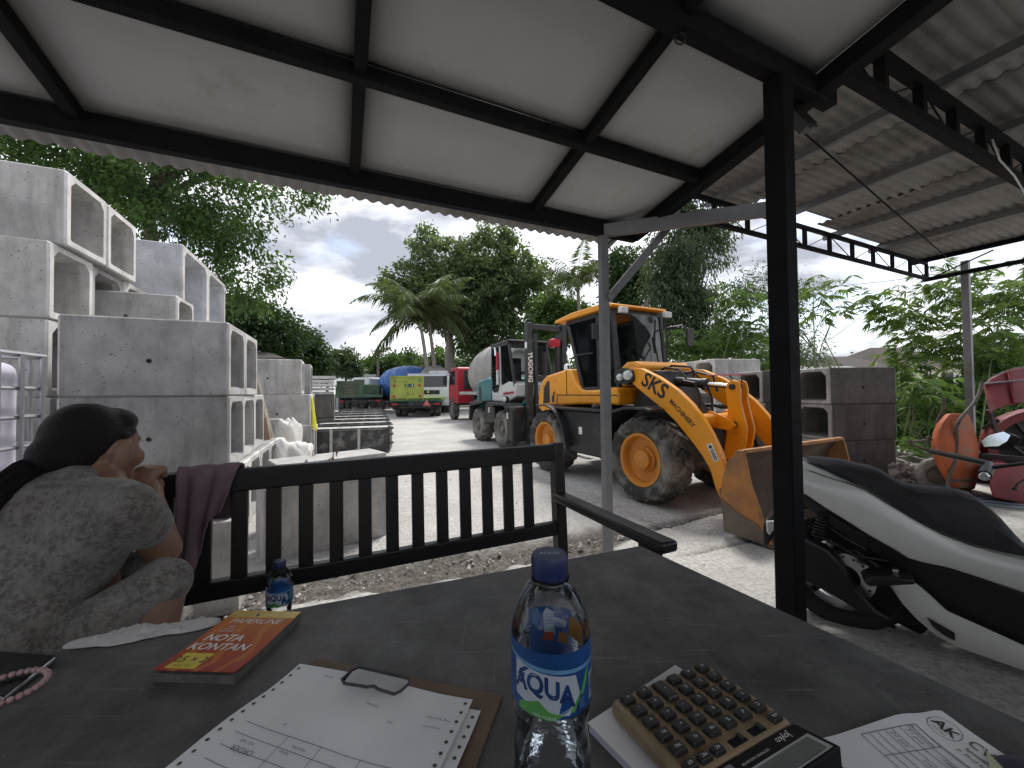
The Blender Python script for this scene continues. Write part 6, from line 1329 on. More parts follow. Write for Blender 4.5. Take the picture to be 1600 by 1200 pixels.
# engine case, exhaust cover, swing arm, shocks, mudguard
def case(name, pts, y0, y1, m, bv=.012): b_ = MB(); plate(b_, z8(pts, (y0 + y1) / 2), y0, y1); return S_(b_, name, m, bv)
case('swing_arm', [(300, 600), (380, 560), (560, 620), (760, 760), (820, 900), (760, 960), (600, 880), (420, 760)], -.06, .12, 'engine_dark', .02)
ex = case('exhaust_cover', [(130, 470), (190, 508), (340, 585), (410, 660), (470, 760), (560, 860), (640, 905), (600, 910), (500, 880), (400, 815), (300, 760), (200, 712), (130, 690)], -.185, -.085, 'scooter_black', .03)
case('exhaust_slot', [(275, 690), (350, 684), (358, 694), (345, 704), (285, 706)], -.190, -.184, 'engine_dark', .002)
b_ = MB(); p0_, p1_ = z8([(330, 400), (285, 560)], -.12); b_.tube([Vector((p0_[0], -.12, p0_[1])), Vector((p1_[0], -.12, p1_[1]))], .012, 10); sa_ = S_(b_, 'shock_absorber', 'engine_dark', 0)
b_ = MB(); n = 90; b_.tube([Vector((p0_[0] + (p1_[0] - p0_[0]) * (.12 + .7 * k / n), -.12, p0_[1] + (p1_[1] - p0_[1]) * (.12 + .7 * k / n))) + Vector((math.cos(k * .55) * .022, math.sin(k * .55) * .022, 0)) for k in range(n)], .0052, 6); S_(b_, 'spring', 'scooter_black', 0, sa_)
b_ = MB(); b_.tube([Vector((p0_[0] + .10, .12, p0_[1])), Vector((p1_[0] + .10, .12, p1_[1]))], .025, 10); S_(b_, 'shock_absorber', 'engine_dark', 0)
case('air_filter', [(380, 470), (450, 480), (540, 540), (560, 600), (480, 620), (390, 600), (350, 540)], -.05, .1, 'engine_dark', .02)
for pts in ([(330, 480), (420, 540), (520, 590), (530, 530)], [(260, 520), (360, 560), (470, 620), (620, 640)], [(380, 610), (470, 600), (560, 660), (610, 740)]):
    q = z8(pts, -.1); b_ = MB(); b_.tube([Vector((x, -.1 - .01 * k, z)) for k, (x, z) in enumerate(q)], .007, 6); S_(b_, 'hose', 'scooter_black', 0)
case('mudguard', [(40, 470), (60, 440), (120, 380), (180, 330), (250, 350), (300, 400), (230, 390), (170, 420), (110, 480), (60, 560), (40, 560)], -.07, .07, 'scooter_black', .01)
case('plate_lamp', [(52, 455), (92, 450), (95, 490), (70, 520), (55, 500)], -.09, .0, 'lamp_glass', .006)
case('foot_peg', [(496, 720), (540, 700), (640, 700), (735, 712), (738, 735), (620, 742), (520, 745)], -.26, -.14, 'scooter_black', .01)
case('peg_bracket', [(640, 682), (668, 684), (668, 708), (642, 706)], -.22, -.18, 'chrome', .003)
# front end, mostly outside the frame: handlebar, grip, mirror, front wheel
fw_ = link('front_wheel', wh.data, mb); fw_.location = (1.32, 0, wz)
g0, g1 = BF.px(1537, 742, -.32), BF.px(1600, 716, -.22)
hb0 = Vector((g0[0], -.33, g0[1])); hb1 = Vector((g0[0] + .10, 0, g0[1] + .0)); b_ = MB(); b_.tube([hb0, hb0.lerp(hb1, .5)], .018, 14); gp_ = S_(b_, 'grip', 'scooter_black', 0)
b_ = MB(); b_.tube([hb0 + (hb0 - hb1).normalized() * .045, hb0], .014, 14); S_(b_, 'bar_end', 'chrome', .003, gp_)
b_ = MB(); b_.tube([hb0.lerp(hb1, .5), hb1, Vector((hb1.x - .10, .33, hb1.z))], .013, 10); S_(b_, 'handlebar', 'scooter_black', 0)
mc = at(1557, 688, (BF.O + BF.x * hb0.x + BF.y * hb0.y).y + .02); mw = BF.root if False else None
ml = Matrix.Rotation(-BF.h, 3, 'Z') @ (mc - BF.O)
MN = Vector((-.925, .205, .32)).normalized()
def mpt(px_, py_): return Matrix.Rotation(-BF.h, 3, 'Z') @ (on_plane(px_, py_, mc, MN) - BF.O)
hexa = [mpt(*p) for p in ((1533, 690), (1538, 699), (1562, 698), (1576, 690), (1582, 680), (1570, 674), (1546, 680))]
nrm = (Matrix.Rotation(-BF.h, 3, 'Z') @ -MN)
b_ = MB(); n = len(hexa); b_.add([p for p in hexa] + [p + nrm * .03 for p in hexa], [tuple(range(n)), tuple(range(2 * n - 1, n - 1, -1))] + [(i, (i + 1) % n, n + (i + 1) % n, n + i) for i in range(n)]); mi = S_(b_, 'mirror', 'scooter_black', .003)
cen = sum(hexa, Vector()) / n; up_t = (Matrix.Rotation(-BF.h, 3, 'Z') @ Vector((0, 0, 1)))
b_ = MB(); b_.add([cen + (p - cen) * .94 - nrm * .003 for p in hexa], [tuple(range(n))]); S_(b_, 'mirror_glass', 'mirror_glass', 0, mi, 0)
b_ = MB(); b_.tube([cen + nrm * .03, cen + nrm * .05 + Vector((.05, 0, -.06)), hb0.lerp(hb1, .6)], .008, 8); S_(b_, 'mirror_stem', 'scooter_black', 0, mi)
b_ = MB(); plate(b_, [(.95, .35), (1.0, .95), (1.08, 1.05), (1.22, .9), (1.28, .55), (1.2, .35)], -.15, .15); S_(b_, 'front_shield', 'scooter_white', .05)
b_ = MB(); b_.tube([(1.10, 0, .95), (1.32, -.08, .262)], .03, 10); b_.tube([(1.10, 0, .95), (1.32, .08, .262)], .03, 10); S_(b_, 'fork', 'scooter_black', 0)
b_ = MB(); b_.bar((.35, .15, .3), (.30, .27, .0), .03, .03); S_(b_, 'side_stand', 'scooter_black', .005)

# ================================================================ wheelbarrow tipped up against the lean-to post
mat('barrow_orange', (.40, .095, .03), .6, .1, .2, 4, .08, 40, dirt=(.27, .22, .19), dirt_amt=.38, dscale=7); mat('old_pipe', (.11, .095, .085), .7, .3, .3, 10, .15, 60); mat('machine_red', (.20, .022, .03), .55, .1, .25, 3, .1, 40, dirt=(.15, .09, .08), dirt_amt=.35, dscale=5)
wbp = at(1490, 604, 4.45); wb = thing('wheelbarrow', 'orange wheelbarrow tipped up on its nose beside the grey post', 'wheelbarrow', (wbp.x, wbp.y, YARD))
def wpt(px_, py_, d): return at(px_, py_, d) - wb.location
def W_(b_, n, m, bv=0, par=None, smooth=50): return b_.build(n, m, par or wb, bv, smooth)
# tub: rounded dish whose belly faces left, rim to the right
rings = []
for k in range(9):
    tt = k / 8.; d0 = 4.22 + .0 * tt
    # left (belly) outline and right (rim) outline per height
    y = 648 + (764 - 648) * tt; lx = 1458 + 14 * tt + 10 * (1 - 4 * (tt - .5) ** 2) * -1 + (18 * (1 - tt) ** 6) + 14 * tt ** 4; rx = 1500 + 26 * math.sin(PI * min(1, tt * .62 + .18)) + 8 * tt
    ring = []
    for j in range(14):
        a = 2 * PI * j / 14; cxp = (lx + rx) / 2; ring.append(wpt(cxp + (rx - lx) / 2 * math.copysign(abs(math.cos(a)) ** .6, math.cos(a)), y + 2 * math.sin(a), 4.40 + .26 * math.copysign(abs(math.sin(a)) ** .6, math.sin(a)) * (.75 + .25 * math.sin(PI * tt))))
    rings.append(ring)
b_ = MB(); b_.loft(rings); W_(b_, 'tub', 'barrow_orange', .012)
def pipe(pts, r, n='handle_pipe', par=None): b_ = MB(); b_.tube([wpt(*p) for p in pts], r, 9); return W_(b_, n, 'old_pipe', 0, par)
pipe([(1480, 768, 4.18), (1482, 745, 4.16), (1492, 722, 4.15), (1495, 690, 4.15), (1494, 668, 4.14), (1500, 655, 4.14), (1520, 632, 4.2), (1530, 615, 4.25), (1534, 598, 4.28)], .016)
pipe([(1470, 750, 4.75), (1466, 720, 4.7), (1464, 690, 4.65), (1462, 672, 4.6), (1466, 655, 4.6), (1474, 640, 4.6), (1475, 622, 4.6)], .016)
pipe([(1420, 690, 4.3), (1450, 688, 4.3), (1494, 680, 4.2)], .011, 'leg_brace'); pipe([(1420, 692, 4.3), (1450, 705, 4.35), (1472, 715, 4.4)], .011, 'leg_brace'); pipe([(1450, 683, 4.3), (1492, 708, 4.2)], .010, 'leg_brace'); pipe([(1422, 688, 4.3), (1424, 694, 4.5), (1440, 700, 4.6)], .014, 'leg_brace'); pipe([(1449, 682, 4.28), (1450, 696, 4.28)], .014, 'leg_brace'); pipe([(1472, 690, 4.4), (1478, 722, 4.4)], .010, 'leg_brace')
pipe([(1482, 752, 4.17), (1525, 750, 4.2)], .012, 'axle_stay')
wc_ = wpt(1466, 742, 4.34); b_ = MB(); mt = Matrix.Translation(wc_) @ Matrix.Rotation(rad(-28), 4, 'Z') @ Matrix.Rotation(rad(18), 4, 'Y') @ Matrix.Rotation(-PI / 2, 4, 'X')
b_.lathe([(.105, -.03), (.13, -.045), (.165, -.045), (.188, -.025), (.193, 0), (.188, .025), (.165, .045), (.13, .045), (.105, .03)], 32, mt, caps=False); whb = W_(b_, 'wheel', 'rubber_dusty'); b_ = MB(); b_.lathe([(.02, -.05), (.03, -.02), (.09, -.012), (.108, -.03), (.108, .03), (.09, .012), (.02, .05)], 24, mt); W_(b_, 'rim', 'old_pipe', 0, whb)

# ================================================================ red concrete pan mixer at the right edge
rm_ = thing('concrete_mixer', 'dark red concrete mixing machine with a curved hood at the right edge', 'mixer', (at(1600, 604, 4.2).x, 4.2, YARD))
def rp(px_, py_, d): return at(px_, py_, d) - rm_.location
def R_(b_, n, m, bv=.006, par=None): return b_.build(n, m, par or rm_, bv, 40)
# hood: thick curved segment
oo = [(1537, 603), (1550, 591), (1568, 582), (1590, 576), (1620, 572), (1660, 572)]; ii = [(1546, 646), (1556, 639), (1570, 633), (1590, 629), (1620, 626), (1660, 628)]
b_ = MB(); rings = []
for (a, c), (e_, f_) in zip(oo, ii): rings.append([rp(a, c, 4.35), rp(e_, f_, 4.15), rp(e_ + 1, f_ + 1, 4.2), rp(a, c - 1, 4.42)])
b_.loft(rings); hd_ = R_(b_, 'hood', 'machine_red', .004)
b_ = MB(); b_.tube([rp(x, y - .5, 4.38) for x, y in oo], .012, 8); R_(b_, 'hood_rim', 'old_pipe', 0, hd_)
b_ = MB(); b_.bar(rp(1576, 580, 4.33), rp(1586, 631, 4.13), .02, .03); R_(b_, 'hood_rib', 'machine_red', .003, hd_)
for k in range(4): b_ = MB(); b_.lathe([(.008, 0), (.006, .008), (.001, .009)], 8, Matrix.Translation(rp(1552 + k * 14, 640 - k * 3.5, 4.14)) @ Matrix.Rotation(PI / 2, 4, 'X')); R_(b_, 'rivet', 'old_pipe', 0, hd_)
wcn = rp(1622, 700, 4.3); b_ = MB(); mt = Matrix.Translation(wcn) @ Matrix.Rotation(rad(-25), 4, 'Z') @ Matrix.Rotation(-PI / 2, 4, 'X')
b_.lathe([(.34, -.06), (.43, -.08), (.45, 0), (.43, .08), (.34, .06)], 40, mt, caps=False); fly = R_(b_, 'flywheel', 'machine_red', 0)
b_ = MB(); b_.lathe([(.36, .04), (.06, .06), (.05, -.08), (.01, -.09)], 32, mt); R_(b_, 'flywheel_disc', 'dark_machine', 0, fly)
for k in range(6): a = k * PI / 3; b_ = MB(); b_.bar(wcn, wcn + Vector((math.cos(a) * .36, math.cos(a) * -.17, math.sin(a) * .36)) + Vector((0, -.02, 0)), .05, .03); R_(b_, 'spoke', 'dark_machine', .004, fly)
b_ = MB(); rings = []
b_.add([rp(x, y, d) for d in (4.0, 4.5) for x, y in ((1545, 722), (1660, 730), (1660, 800), (1552, 778), (1546, 760))], [(0, 1, 2, 3, 4), (9, 8, 7, 6, 5), (0, 5, 6, 1), (1, 6, 7, 2), (2, 7, 8, 3), (3, 8, 9, 4), (4, 9, 5, 0)]); R_(b_, 'base_box', 'machine_red', .015)
b_ = MB(); b_.bar(rp(1530, 712, 4.3), rp(1600, 718, 4.1), .03, .06); b_.bar(rp(1535, 670, 4.5), rp(1560, 655, 4.4), .03, .03); b_.bar(rp(1545, 640, 4.4), rp(1560, 690, 4.4), .04, .04); b_.bar(rp(1560, 660, 4.5), rp(1568, 790, 4.5), .06, .06); b_.bar(rp(1640, 620, 4.5), rp(1640, 800, 4.5), .06, .06); R_(b_, 'frame', 'dark_machine', .005)
b_ = MB(); b_.tube([rp(1586, 764, 3.95), rp(1590, 756, 3.95), rp(1600, 750, 3.95)], .01, 8); b_.lathe([(.02, 0), (.024, .015), (.01, .03)], 12, Matrix.Translation(rp(1586, 766, 3.95))); R_(b_, 'lever', 'dark_machine', 0)
b_ = MB(); b_.tube([rp(1537, 600, 4.35), rp(1600, 594, 4.2), rp(1640, 592, 4.1)], .01, 8); R_(b_, 'guard_rail', 'grey_steel', 0)
# engine heap of dark parts in front of the machine base
crumple('rubble_heap', on_z(1540, 752, YARD), (.5, .4, .4), 12, 'dark_machine', 'dark oily machine parts heaped beside the red mixer', 'rubble')

# rubble, hoses
mat('rubble', (.22, .20, .185), .9, 0, .5, 9, .3, 40)
rb_ = MB(); rgr = np.random.default_rng(21)
for k in range(420):
    p = on_z(rgr.uniform(1395, 1500), rgr.uniform(716, 762), YARD); hgt = max(0, .22 * math.exp(-((p.x - 5.0) / .7) ** 2 - ((p.y - 5.2) / .6) ** 2)); p.z = YARD + hgt * rgr.random(); stone_mesh(rb_, p, .02 + .05 * rgr.random() ** 2, rgr)
for k in range(60):
    p = on_z(rgr.uniform(1400, 1490), rgr.uniform(712, 742), YARD) + Vector((0, 0, .08 * rgr.random() + .05)); a = rgr.random() * 3; rb_.bar(p, p + Vector((math.cos(a), math.sin(a), .1 * rgr.normal())) * (.15 + .25 * rgr.random()), .03, .02)
tag(rb_.build('rubble', 'rubble', None, 0, 0), 'heap of broken concrete and scrap beside the dark culverts', kind='stuff')
mat('hose_blue', (.12, .17, .22), .5, 0, .2, 8)
for k in range(4):
    b_ = MB(); pts = [on_z(1502 + 18 * q + 3 * math.sin(q * 1.1 + k), 777 + k * 5 + 2.5 * math.sin(q * .9 + k * 1.3) + q * .9, YARD) + Vector((0, 0, .02 + .012 * (k % 2))) for q in range(9)]
    b_.tube(pts, .013, 8); tag(b_.build('water_hose', 'hose_blue'), 'blue-grey hose lying on the concrete, %s of the four strands' % ('rearmost', 'second', 'third', 'nearest')[k], 'hose', 'hoses by the red mixer')
# ================================================================ the woman on the bench: one continuous body, clothes and hair as children
m, t, b = _mat('skin'); v = t.nodes.new('ShaderNodeTexCoord').outputs['Object']
o = _mix(t, _ramp(t, _noise(t, v, 18, 4), .3, .7), (.21, .115, .075), (.28, .16, .108)); t.links.new(o, b.inputs['Base Color']); b.inputs['Roughness'].default_value = .5
b.inputs['Subsurface Weight'].default_value = .12; b.inputs['Subsurface Radius'].default_value = (.01, .004, .002); _bump(t, b, _noise(t, v, 220, 3), .06, .002)
m, t, b = _mat('hair'); v = t.nodes.new('ShaderNodeTexCoord').outputs['Object']
mp_ = t.nodes.new('ShaderNodeMapping'); mp_.inputs['Scale'].default_value = (150, 18, 150); t.links.new(v, mp_.inputs['Vector'])
st_ = _noise(t, mp_.outputs[0], 2.0, 4, .6); o = _mix(t, st_, (.003, .0025, .0025), (.022, .017, .015)); t.links.new(o, b.inputs['Base Color']); b.inputs['Roughness'].default_value = .5; b.inputs['Specular IOR Level'].default_value = .25; _bump(t, b, st_, .9, .006)
m, t, b = _mat('batik_shirt'); v = t.nodes.new('ShaderNodeTexCoord').outputs['Object']
n1_ = _noise(t, v, 30, 8, .75); n2_ = _noise(t, v, 105, 6, .7)
o = _mix(t, _ramp(t, n1_, .44, .56), (.18, .17, .155), (.095, .086, .077)); o = _mix(t, _ramp(t, n2_, .47, .57, (0, 0, 0, 1), (.6, .6, .6, 1)), o, (.25, .24, .22)); o = _mix(t, _ramp(t, _noise(t, v, 5, 5), .55, .7, (0, 0, 0, 1), (.35, .35, .35, 1)), o, (.15, .10, .09))
t.links.new(o, b.inputs['Base Color']); b.inputs['Roughness'].default_value = .9; b.inputs['Sheen Weight'].default_value = .15; _bump(t, b, _noise(t, v, 300, 3), .3, .003)
m2 = MATS['batik_shirt'].copy(); MATS['batik_shorts'] = m2
def blob_mesh(name, prims, segs=14):
    """tapered capsules and ellipsoids as one raw mesh, to be fused by the remesher"""
    b_ = MB()
    for p in prims:
        if p[0] == 'c':
            _, a, ra_, c, rc = p; a, c = Vector(a), Vector(c); d = c - a; n = 6; path = []; rr = []
            u_ = d.normalized() if d.length > 1e-6 else Vector((0, 0, 1))
            for k in range(n + 1): q = PI / 2 * k / n; path.append(a - u_ * ra_ * math.cos(q)); rr.append(max(1e-4, ra_ * math.sin(q)))
            for k in range(1, n + 1): q = PI / 2 * k / n; path.append(c + u_ * rc * math.sin(q)); rr.append(max(1e-4, rc * math.cos(q)))
            b_.tube(path, rr, segs)
        else:
            _, c, r, R = p; c = Vector(c); r = tuple(k_ * (HS if R is HR else 1) for k_ in r); rings = []
            for i in range(1, 12):
                ph = PI * i / 12; rings.append([c + (R @ Vector((r[0] * math.sin(ph) * math.cos(2 * PI * j / 18), r[1] * math.sin(ph) * math.sin(2 * PI * j / 18), r[2] * math.cos(ph)))) for j in range(18)])
            b_.loft(rings)
    return b_
def fuse(b_, name, m, parent, voxel, it=6, fac=.6):
    me = b_.mesh(name, m, 0); o = link(name, me, parent)
    r = o.modifiers.new('fuse', 'REMESH'); r.mode = 'VOXEL'; r.voxel_size = voxel; r.use_smooth_shade = True
    s = o.modifiers.new('smooth', 'SMOOTH'); s.iterations = it; s.factor = fac
    return o
ID = Matrix.Identity(3)
PB = Vector((-.95, .80, SEAT))
woman = thing('person', 'woman in a batik shirt and shorts with a dark ponytail, looking out over the bench', 'person', PB)
def q3(px_, py_, d): return at(px_, py_, d) - PB
def R3(p): return Vector(p) - PB
# joints
head = q3(150, 700, .90); neck_b = q3(152, 758, .87); S1 = q3(203, 792, .78); S2 = R3((-1.075, .99, .885)); chest = q3(108, 836, .85); waist = q3(46, 930, .80); hip = R3((-1.03, .74, .555))
E1 = q3(254, 858, .89); W1 = q3(234, 772, .97); HC = q3(221, 750, .985)
E2 = R3((-1.16, 1.08, .66)); K1 = q3(254, 912, .85); H1 = R3((-.98, .70, .54)); A1 = q3(236, 1046, .80); K2 = R3((-.97, 1.0, .57)); H2 = R3((-1.05, .88, .55)); A2 = R3((-.72, .86, .47))
fdir = Vector((.10, .99, -.06)).normalized(); fl_ = Vector((0, 0, 1)).cross(fdir).normalized(); fu = fdir.cross(fl_)
HR = Matrix(((fdir.x, fl_.x, fu.x), (fdir.y, fl_.y, fu.y), (fdir.z, fl_.z, fu.z)))      # head frame: x forward, y her left, z up
HS = .84
def hp(x, y, z): return head + HR @ Vector((x, y, z)) * HS
prims = [('e', hp(0, 0, .012), (.093, .076, .100), HR), ('e', hp(.030, 0, -.048), (.058, .058, .062), HR), ('c', hp(.052, 0, -.085), .030, hp(.030, 0, -.075), .040),
    ('e', hp(.082, 0, -.012), (.016, .013, .026), HR), ('e', hp(.097, 0, -.024), (.013, .013, .011), HR), ('e', hp(.076, 0, .020), (.018, .05, .012), HR), ('e', hp(.080, 0, -.052), (.014, .022, .007), HR), ('e', hp(.079, 0, -.062), (.014, .019, .007), HR),
    ('e', hp(.062, -.042, -.030), (.028, .026, .030), HR), ('e', hp(.062, .042, -.030), (.028, .026, .030), HR),
    ('c', hp(-.02, 0, -.06), .042, neck_b, .046), ('c', neck_b, .05, chest, .09), ('c', chest, .10, waist, .10), ('c', waist, .105, hip, .12),
    ('c', S1, .036, neck_b, .042), ('c', S2, .04, neck_b, .042), ('c', S1, .038, E1, .037), ('c', E1, .036, W1, .025), ('c', S2, .04, E2, .036), ('c', E2, .04, q3(236, 760, 1.02), .028),
    ('c', H1, .072, K1, .046), ('c', K1, .046, A1, .034), ('c', A1, .038, A1 + Vector((.12, .05, -.035)), .028), ('c', H2, .088, K2, .06), ('c', K2, .058, A2, .04), ('c', A2, .038, A2 + Vector((.1, .1, -.02)), .026)]
for sd in (-1, 1):   # ears
    ec_ = hp(.002, sd * .083, -.016); prims += [('e', ec_, (.021, .014, .036), HR @ Matrix.Rotation(.2, 3, 'Y')), ('e', hp(.006, sd * .081, -.048), (.012, .010, .013), HR)]
# right hand under the chin: palm and five fingers
hx = (HC - W1).normalized(); hy = fdir; 
prims += [('e', HC, (.030, .016, .038), ID), ('c', W1, .028, HC, .026)]
for k in range(4):
    f0 = HC + fl_ * (-.026 + .017 * k) + Vector((0, 0, .022)) + fdir * .006; f1 = f0 + fdir * (.026 - .003 * abs(k - 1)) + Vector((0, 0, .006)); f2 = f1 + fdir * .006 + Vector((0, 0, -.026 + .003 * abs(k - 1))); prims += [('c', f0, .0095, f1, .0088), ('c', f1, .0088, f2, .0075)]
prims += [('c', HC + fl_ * -.024 + Vector((0, 0, .006)), .0105, HC + fl_ * -.034 + fdir * .028 + Vector((0, 0, .024)), .0088)]
# other hand resting by the shin
hb_ = q3(166, 965, .80); prims += [('e', hb_, (.020, .022, .028), ID), ('c', hb_ + Vector((-.06, .06, .05)), .022, hb_, .019)]
for k in range(4): f0 = hb_ + Vector((.006 + .013 * k, -.012 - .004 * k, -.012)); f1 = f0 + Vector((.012, -.006, -.032)); f2 = f1 + Vector((-.002, .008, -.022)); prims += [('c', f0, .0095, f1, .0088), ('c', f1, .0086, f2, .0072)]
prims += [('c', hb_ + Vector((-.016, -.016, .004)), .0105, hb_ + Vector((-.006, -.036, -.036)), .0085)]
body = fuse(blob_mesh('body', prims), 'body', 'skin', woman, .005, 4, .5)
for sd in (-1, 1):
    e_ = blob_mesh('eye', [('e', hp(.074, sd * .030, .004), (.012, .014, .009), HR)]); e_.build('eye', 'label_white', woman, 0, 60); e_ = blob_mesh('iris', [('e', hp(.083, sd * .030, .004), (.005, .006, .006), HR)]); e_.build('iris', 'decal_black', woman, 0, 60)
    e_ = blob_mesh('eyebrow', [('c', hp(.080, sd * .016, .024), .004, hp(.070, sd * .046, .026), .003)]); e_.build('eyebrow', 'hair', woman, 0, 60)
# hair: cap pulled back to a tie, then the ponytail lying on her back
tie = q3(98, 712, .845); tail = [tie, q3(72, 722, .82), q3(40, 742, .79), q3(8, 768, .765), q3(-30, 800, .745), q3(-60, 850, .74)]
cap = [('e', hp(-.028, 0, .034), (.090, .080, .092), HR), ('e', hp(-.054, 0, -.014), (.056, .066, .056), HR), ('c', hp(-.085, 0, -.01), .046, tie, .018), ('e', hp(.030, 0, .072), (.056, .066, .042), HR), ('c', hp(.040, -.062, .045), .010, hp(.006, -.074, .030), .012), ('c', hp(.040, .062, .045), .010, hp(.006, .074, .030), .012)]
fuse(blob_mesh('hair', cap), 'hair', 'hair', woman, .0065, 5, .5)
rr = [.016, .022, .028, .030, .028, .016]; pt = [('c', tail[k], rr[k], tail[k + 1], rr[k + 1]) for k in range(5)]
fuse(blob_mesh('ponytail', pt), 'ponytail', 'hair', woman, .007, 6, .5)
b_ = MB(); rgh = np.random.default_rng(4)
for k in range(170):   # loose strands over tail and crown
    off = Vector(rgh.normal(0, 1, 3)); off = off.normalized(); b_.tube([tail[i] + off * rr[i] * (1.0 + .12 * rgh.random()) for i in range(6)], .0011, 4, False)
for k in range(260):
    a = rgh.uniform(-1.5, 1.5); s0_ = hp(.075 * math.cos(a * .5) - .0, .082 * math.sin(a), .098 * math.cos(a) + .012); pts = []
    for q in range(7): tt = q / 6.; c_ = hp(-.028, 0, .034); p = s0_.lerp(hp(-.095, .01 * math.sin(a), -.012), tt); dv = p - c_; loc_ = HR.transposed() @ dv; sc_ = 1.012 * HS / max(.2, math.sqrt((loc_.x / .090) ** 2 + (loc_.y / .080) ** 2 + (loc_.z / .092) ** 2)); pts.append(c_ + dv * sc_)
    b_.tube(pts, .0010, 4, False)
b_.build('hair_strands', 'hair', woman, 0, 60)
b_ = MB(); fx, fy, fz = frame_from(tail[1] - tail[0]); b_.lathe([(.021, -.012), (.027, -.006), (.028, .0), (.027, .006), (.021, .012)], 18, Matrix.Translation(tie.lerp(tail[1], .1)) @ Matrix(((fx.x, fy.x, fz.x, 0), (fx.y, fy.y, fz.y, 0), (fx.z, fy.z, fz.z, 0), (0, 0, 0, 1))), caps=False); b_.build('hair_tie', 'scarf', woman, 0, 60)
# shirt: loose over torso, sleeve to mid upper arm, hem spreading over the hip
mid1 = S1.lerp(E1, .40); mid2 = S2.lerp(E2, .6)
upb = q3(112, 800, .84)
sh_ = [('c', neck_b + Vector((0, 0, -.026)), .054, upb, .100), ('c', upb, .104, chest, .112), ('c', S1, .050, neck_b + Vector((0, 0, -.024)), .054), ('c', S2, .055, neck_b + Vector((0, 0, -.022)), .052), ('c', S1, .050, upb, .095), ('c', S1, .050, mid1, .050), ('c', S2, .055, mid2, .05), ('c', S1.lerp(S2, .5) + Vector((0, 0, -.04)), .055, chest, .11),
    ('c', chest, .116, waist, .122), ('c', waist, .124, hip + Vector((.0, -.015, -.03)), .145), ('c', S1.lerp(chest, .25), .068, waist + Vector((.04, .0, .02)), .095), ('c', waist + Vector((.05, -.04, 0)), .075, hip + Vector((.09, -.05, -.05)), .085)]
shirt = fuse(blob_mesh('shirt', sh_), 'shirt', 'batik_shirt', woman, .0085, 10, .6)
def wrinkle(o, strength, size, seed):
    tx = bpy.data.textures.new('folds', 'CLOUDS'); tx.noise_scale = size; tx.noise_depth = 1
    d = o.modifiers.new('folds', 'DISPLACE'); d.texture = tx; d.strength = strength; d.mid_level = .5; d.texture_coords = 'LOCAL'
    tx2 = bpy.data.textures.new('creases', 'MUSGRAVE' if False else 'WOOD'); tx2.wood_type = 'BANDNOISE'; tx2.noise_scale = size * 1.3; tx2.turbulence = 14; d2 = o.modifiers.new('creases', 'DISPLACE'); d2.texture = tx2; d2.strength = strength * .35; d2.texture_coords = 'LOCAL'
wrinkle(shirt, .016, .16, 1)
# shorts: thigh to knee with an open hem
kn = H1.lerp(K1, .86)
so = [('e', q3(208, 888, .95), (.05, .05, .04), ID), ('c', hip, .13, H1, .095), ('c', H1, .088, kn, .058), ('c', H2, .09, H2.lerp(K2, .85), .065), ('e', kn, (.058, .058, .054), ID), ('c', H1, .07, K1, .056)]
shorts = fuse(blob_mesh('shorts', so), 'shorts', 'batik_shorts', woman, .008, 6, .5); wrinkle(shorts, .012, .10, 2)
# ================================================================ vegetation
leafmat('leaf_tree', (.016, .040, .013), (.085, .155, .038)); leafmat('leaf_bright', (.026, .062, .018), (.125, .21, .05), .38); leafmat('leaf_giant', (.034, .060, .028), (.17, .23, .095), .34); leafmat('leaf_grey', (.035, .055, .03), (.10, .14, .07)); leafmat('leaf_palm', (.04, .06, .025), (.13, .17, .07)); leafmat('leaf_bamboo', (.03, .065, .015), (.13, .20, .045), .4); leafmat('leaf_dark', (.012, .03, .012), (.045, .09, .025))
mat('bark', (.13, .11, .09), .9, 0, .3, 8, .6, 14); mat('bark_pale', (.27, .245, .21), .9, 0, .25, 8, .5, 14); mat('stem_green', (.10, .13, .05), .7, 0, .25, 8)
def unit(a): return a / np.maximum(1e-9, np.linalg.norm(a, axis=-1, keepdims=True))
def leaf_mesh(name, P, D, L_, W_, tone, m, rng, fold=.25):
    """one kite-shaped, slightly folded leaf (two triangles) at each P along D"""
    N = len(P); D = unit(D); R = unit(rng.normal(size=(N, 3))); S = unit(np.cross(D, R)); U = np.cross(S, D)
    L_ = np.broadcast_to(np.asarray(L_, float), (N,))[:, None]; W_ = np.broadcast_to(np.asarray(W_, float), (N,))[:, None]
    mid = P + D * L_ * .42; a = P; b2 = mid + S * W_ * .5 + U * W_ * fold; c = P + D * L_ - np.array([0, 0, 1.]) * L_ * .12; d = mid - S * W_ * .5 + U * W_ * fold
    V = np.stack([a, b2, c, d], 1).reshape(-1, 3).astype(np.float32); i = np.arange(N) * 4
    F = np.stack([np.stack([i, i + 1, i + 2], 1), np.stack([i, i + 2, i + 3], 1)], 1).reshape(-1, 3)
    me = bpy.data.meshes.new(name); me.vertices.add(len(V)); me.vertices.foreach_set('co', V.ravel()); me.loops.add(F.size); me.loops.foreach_set('vertex_index', F.ravel().astype(np.int32))
    me.polygons.add(len(F)); me.polygons.foreach_set('loop_start', (np.arange(len(F)) * 3).astype(np.int32)); me.polygons.foreach_set('loop_total', np.full(len(F), 3, np.int32)); me.update(calc_edges=True)
    at_ = me.attributes.new('tone', 'FLOAT', 'POINT'); at_.data.foreach_set('value', np.repeat(np.clip(tone, 0, 1), 4).astype(np.float32)); me.materials.append(MATS[m]); return me
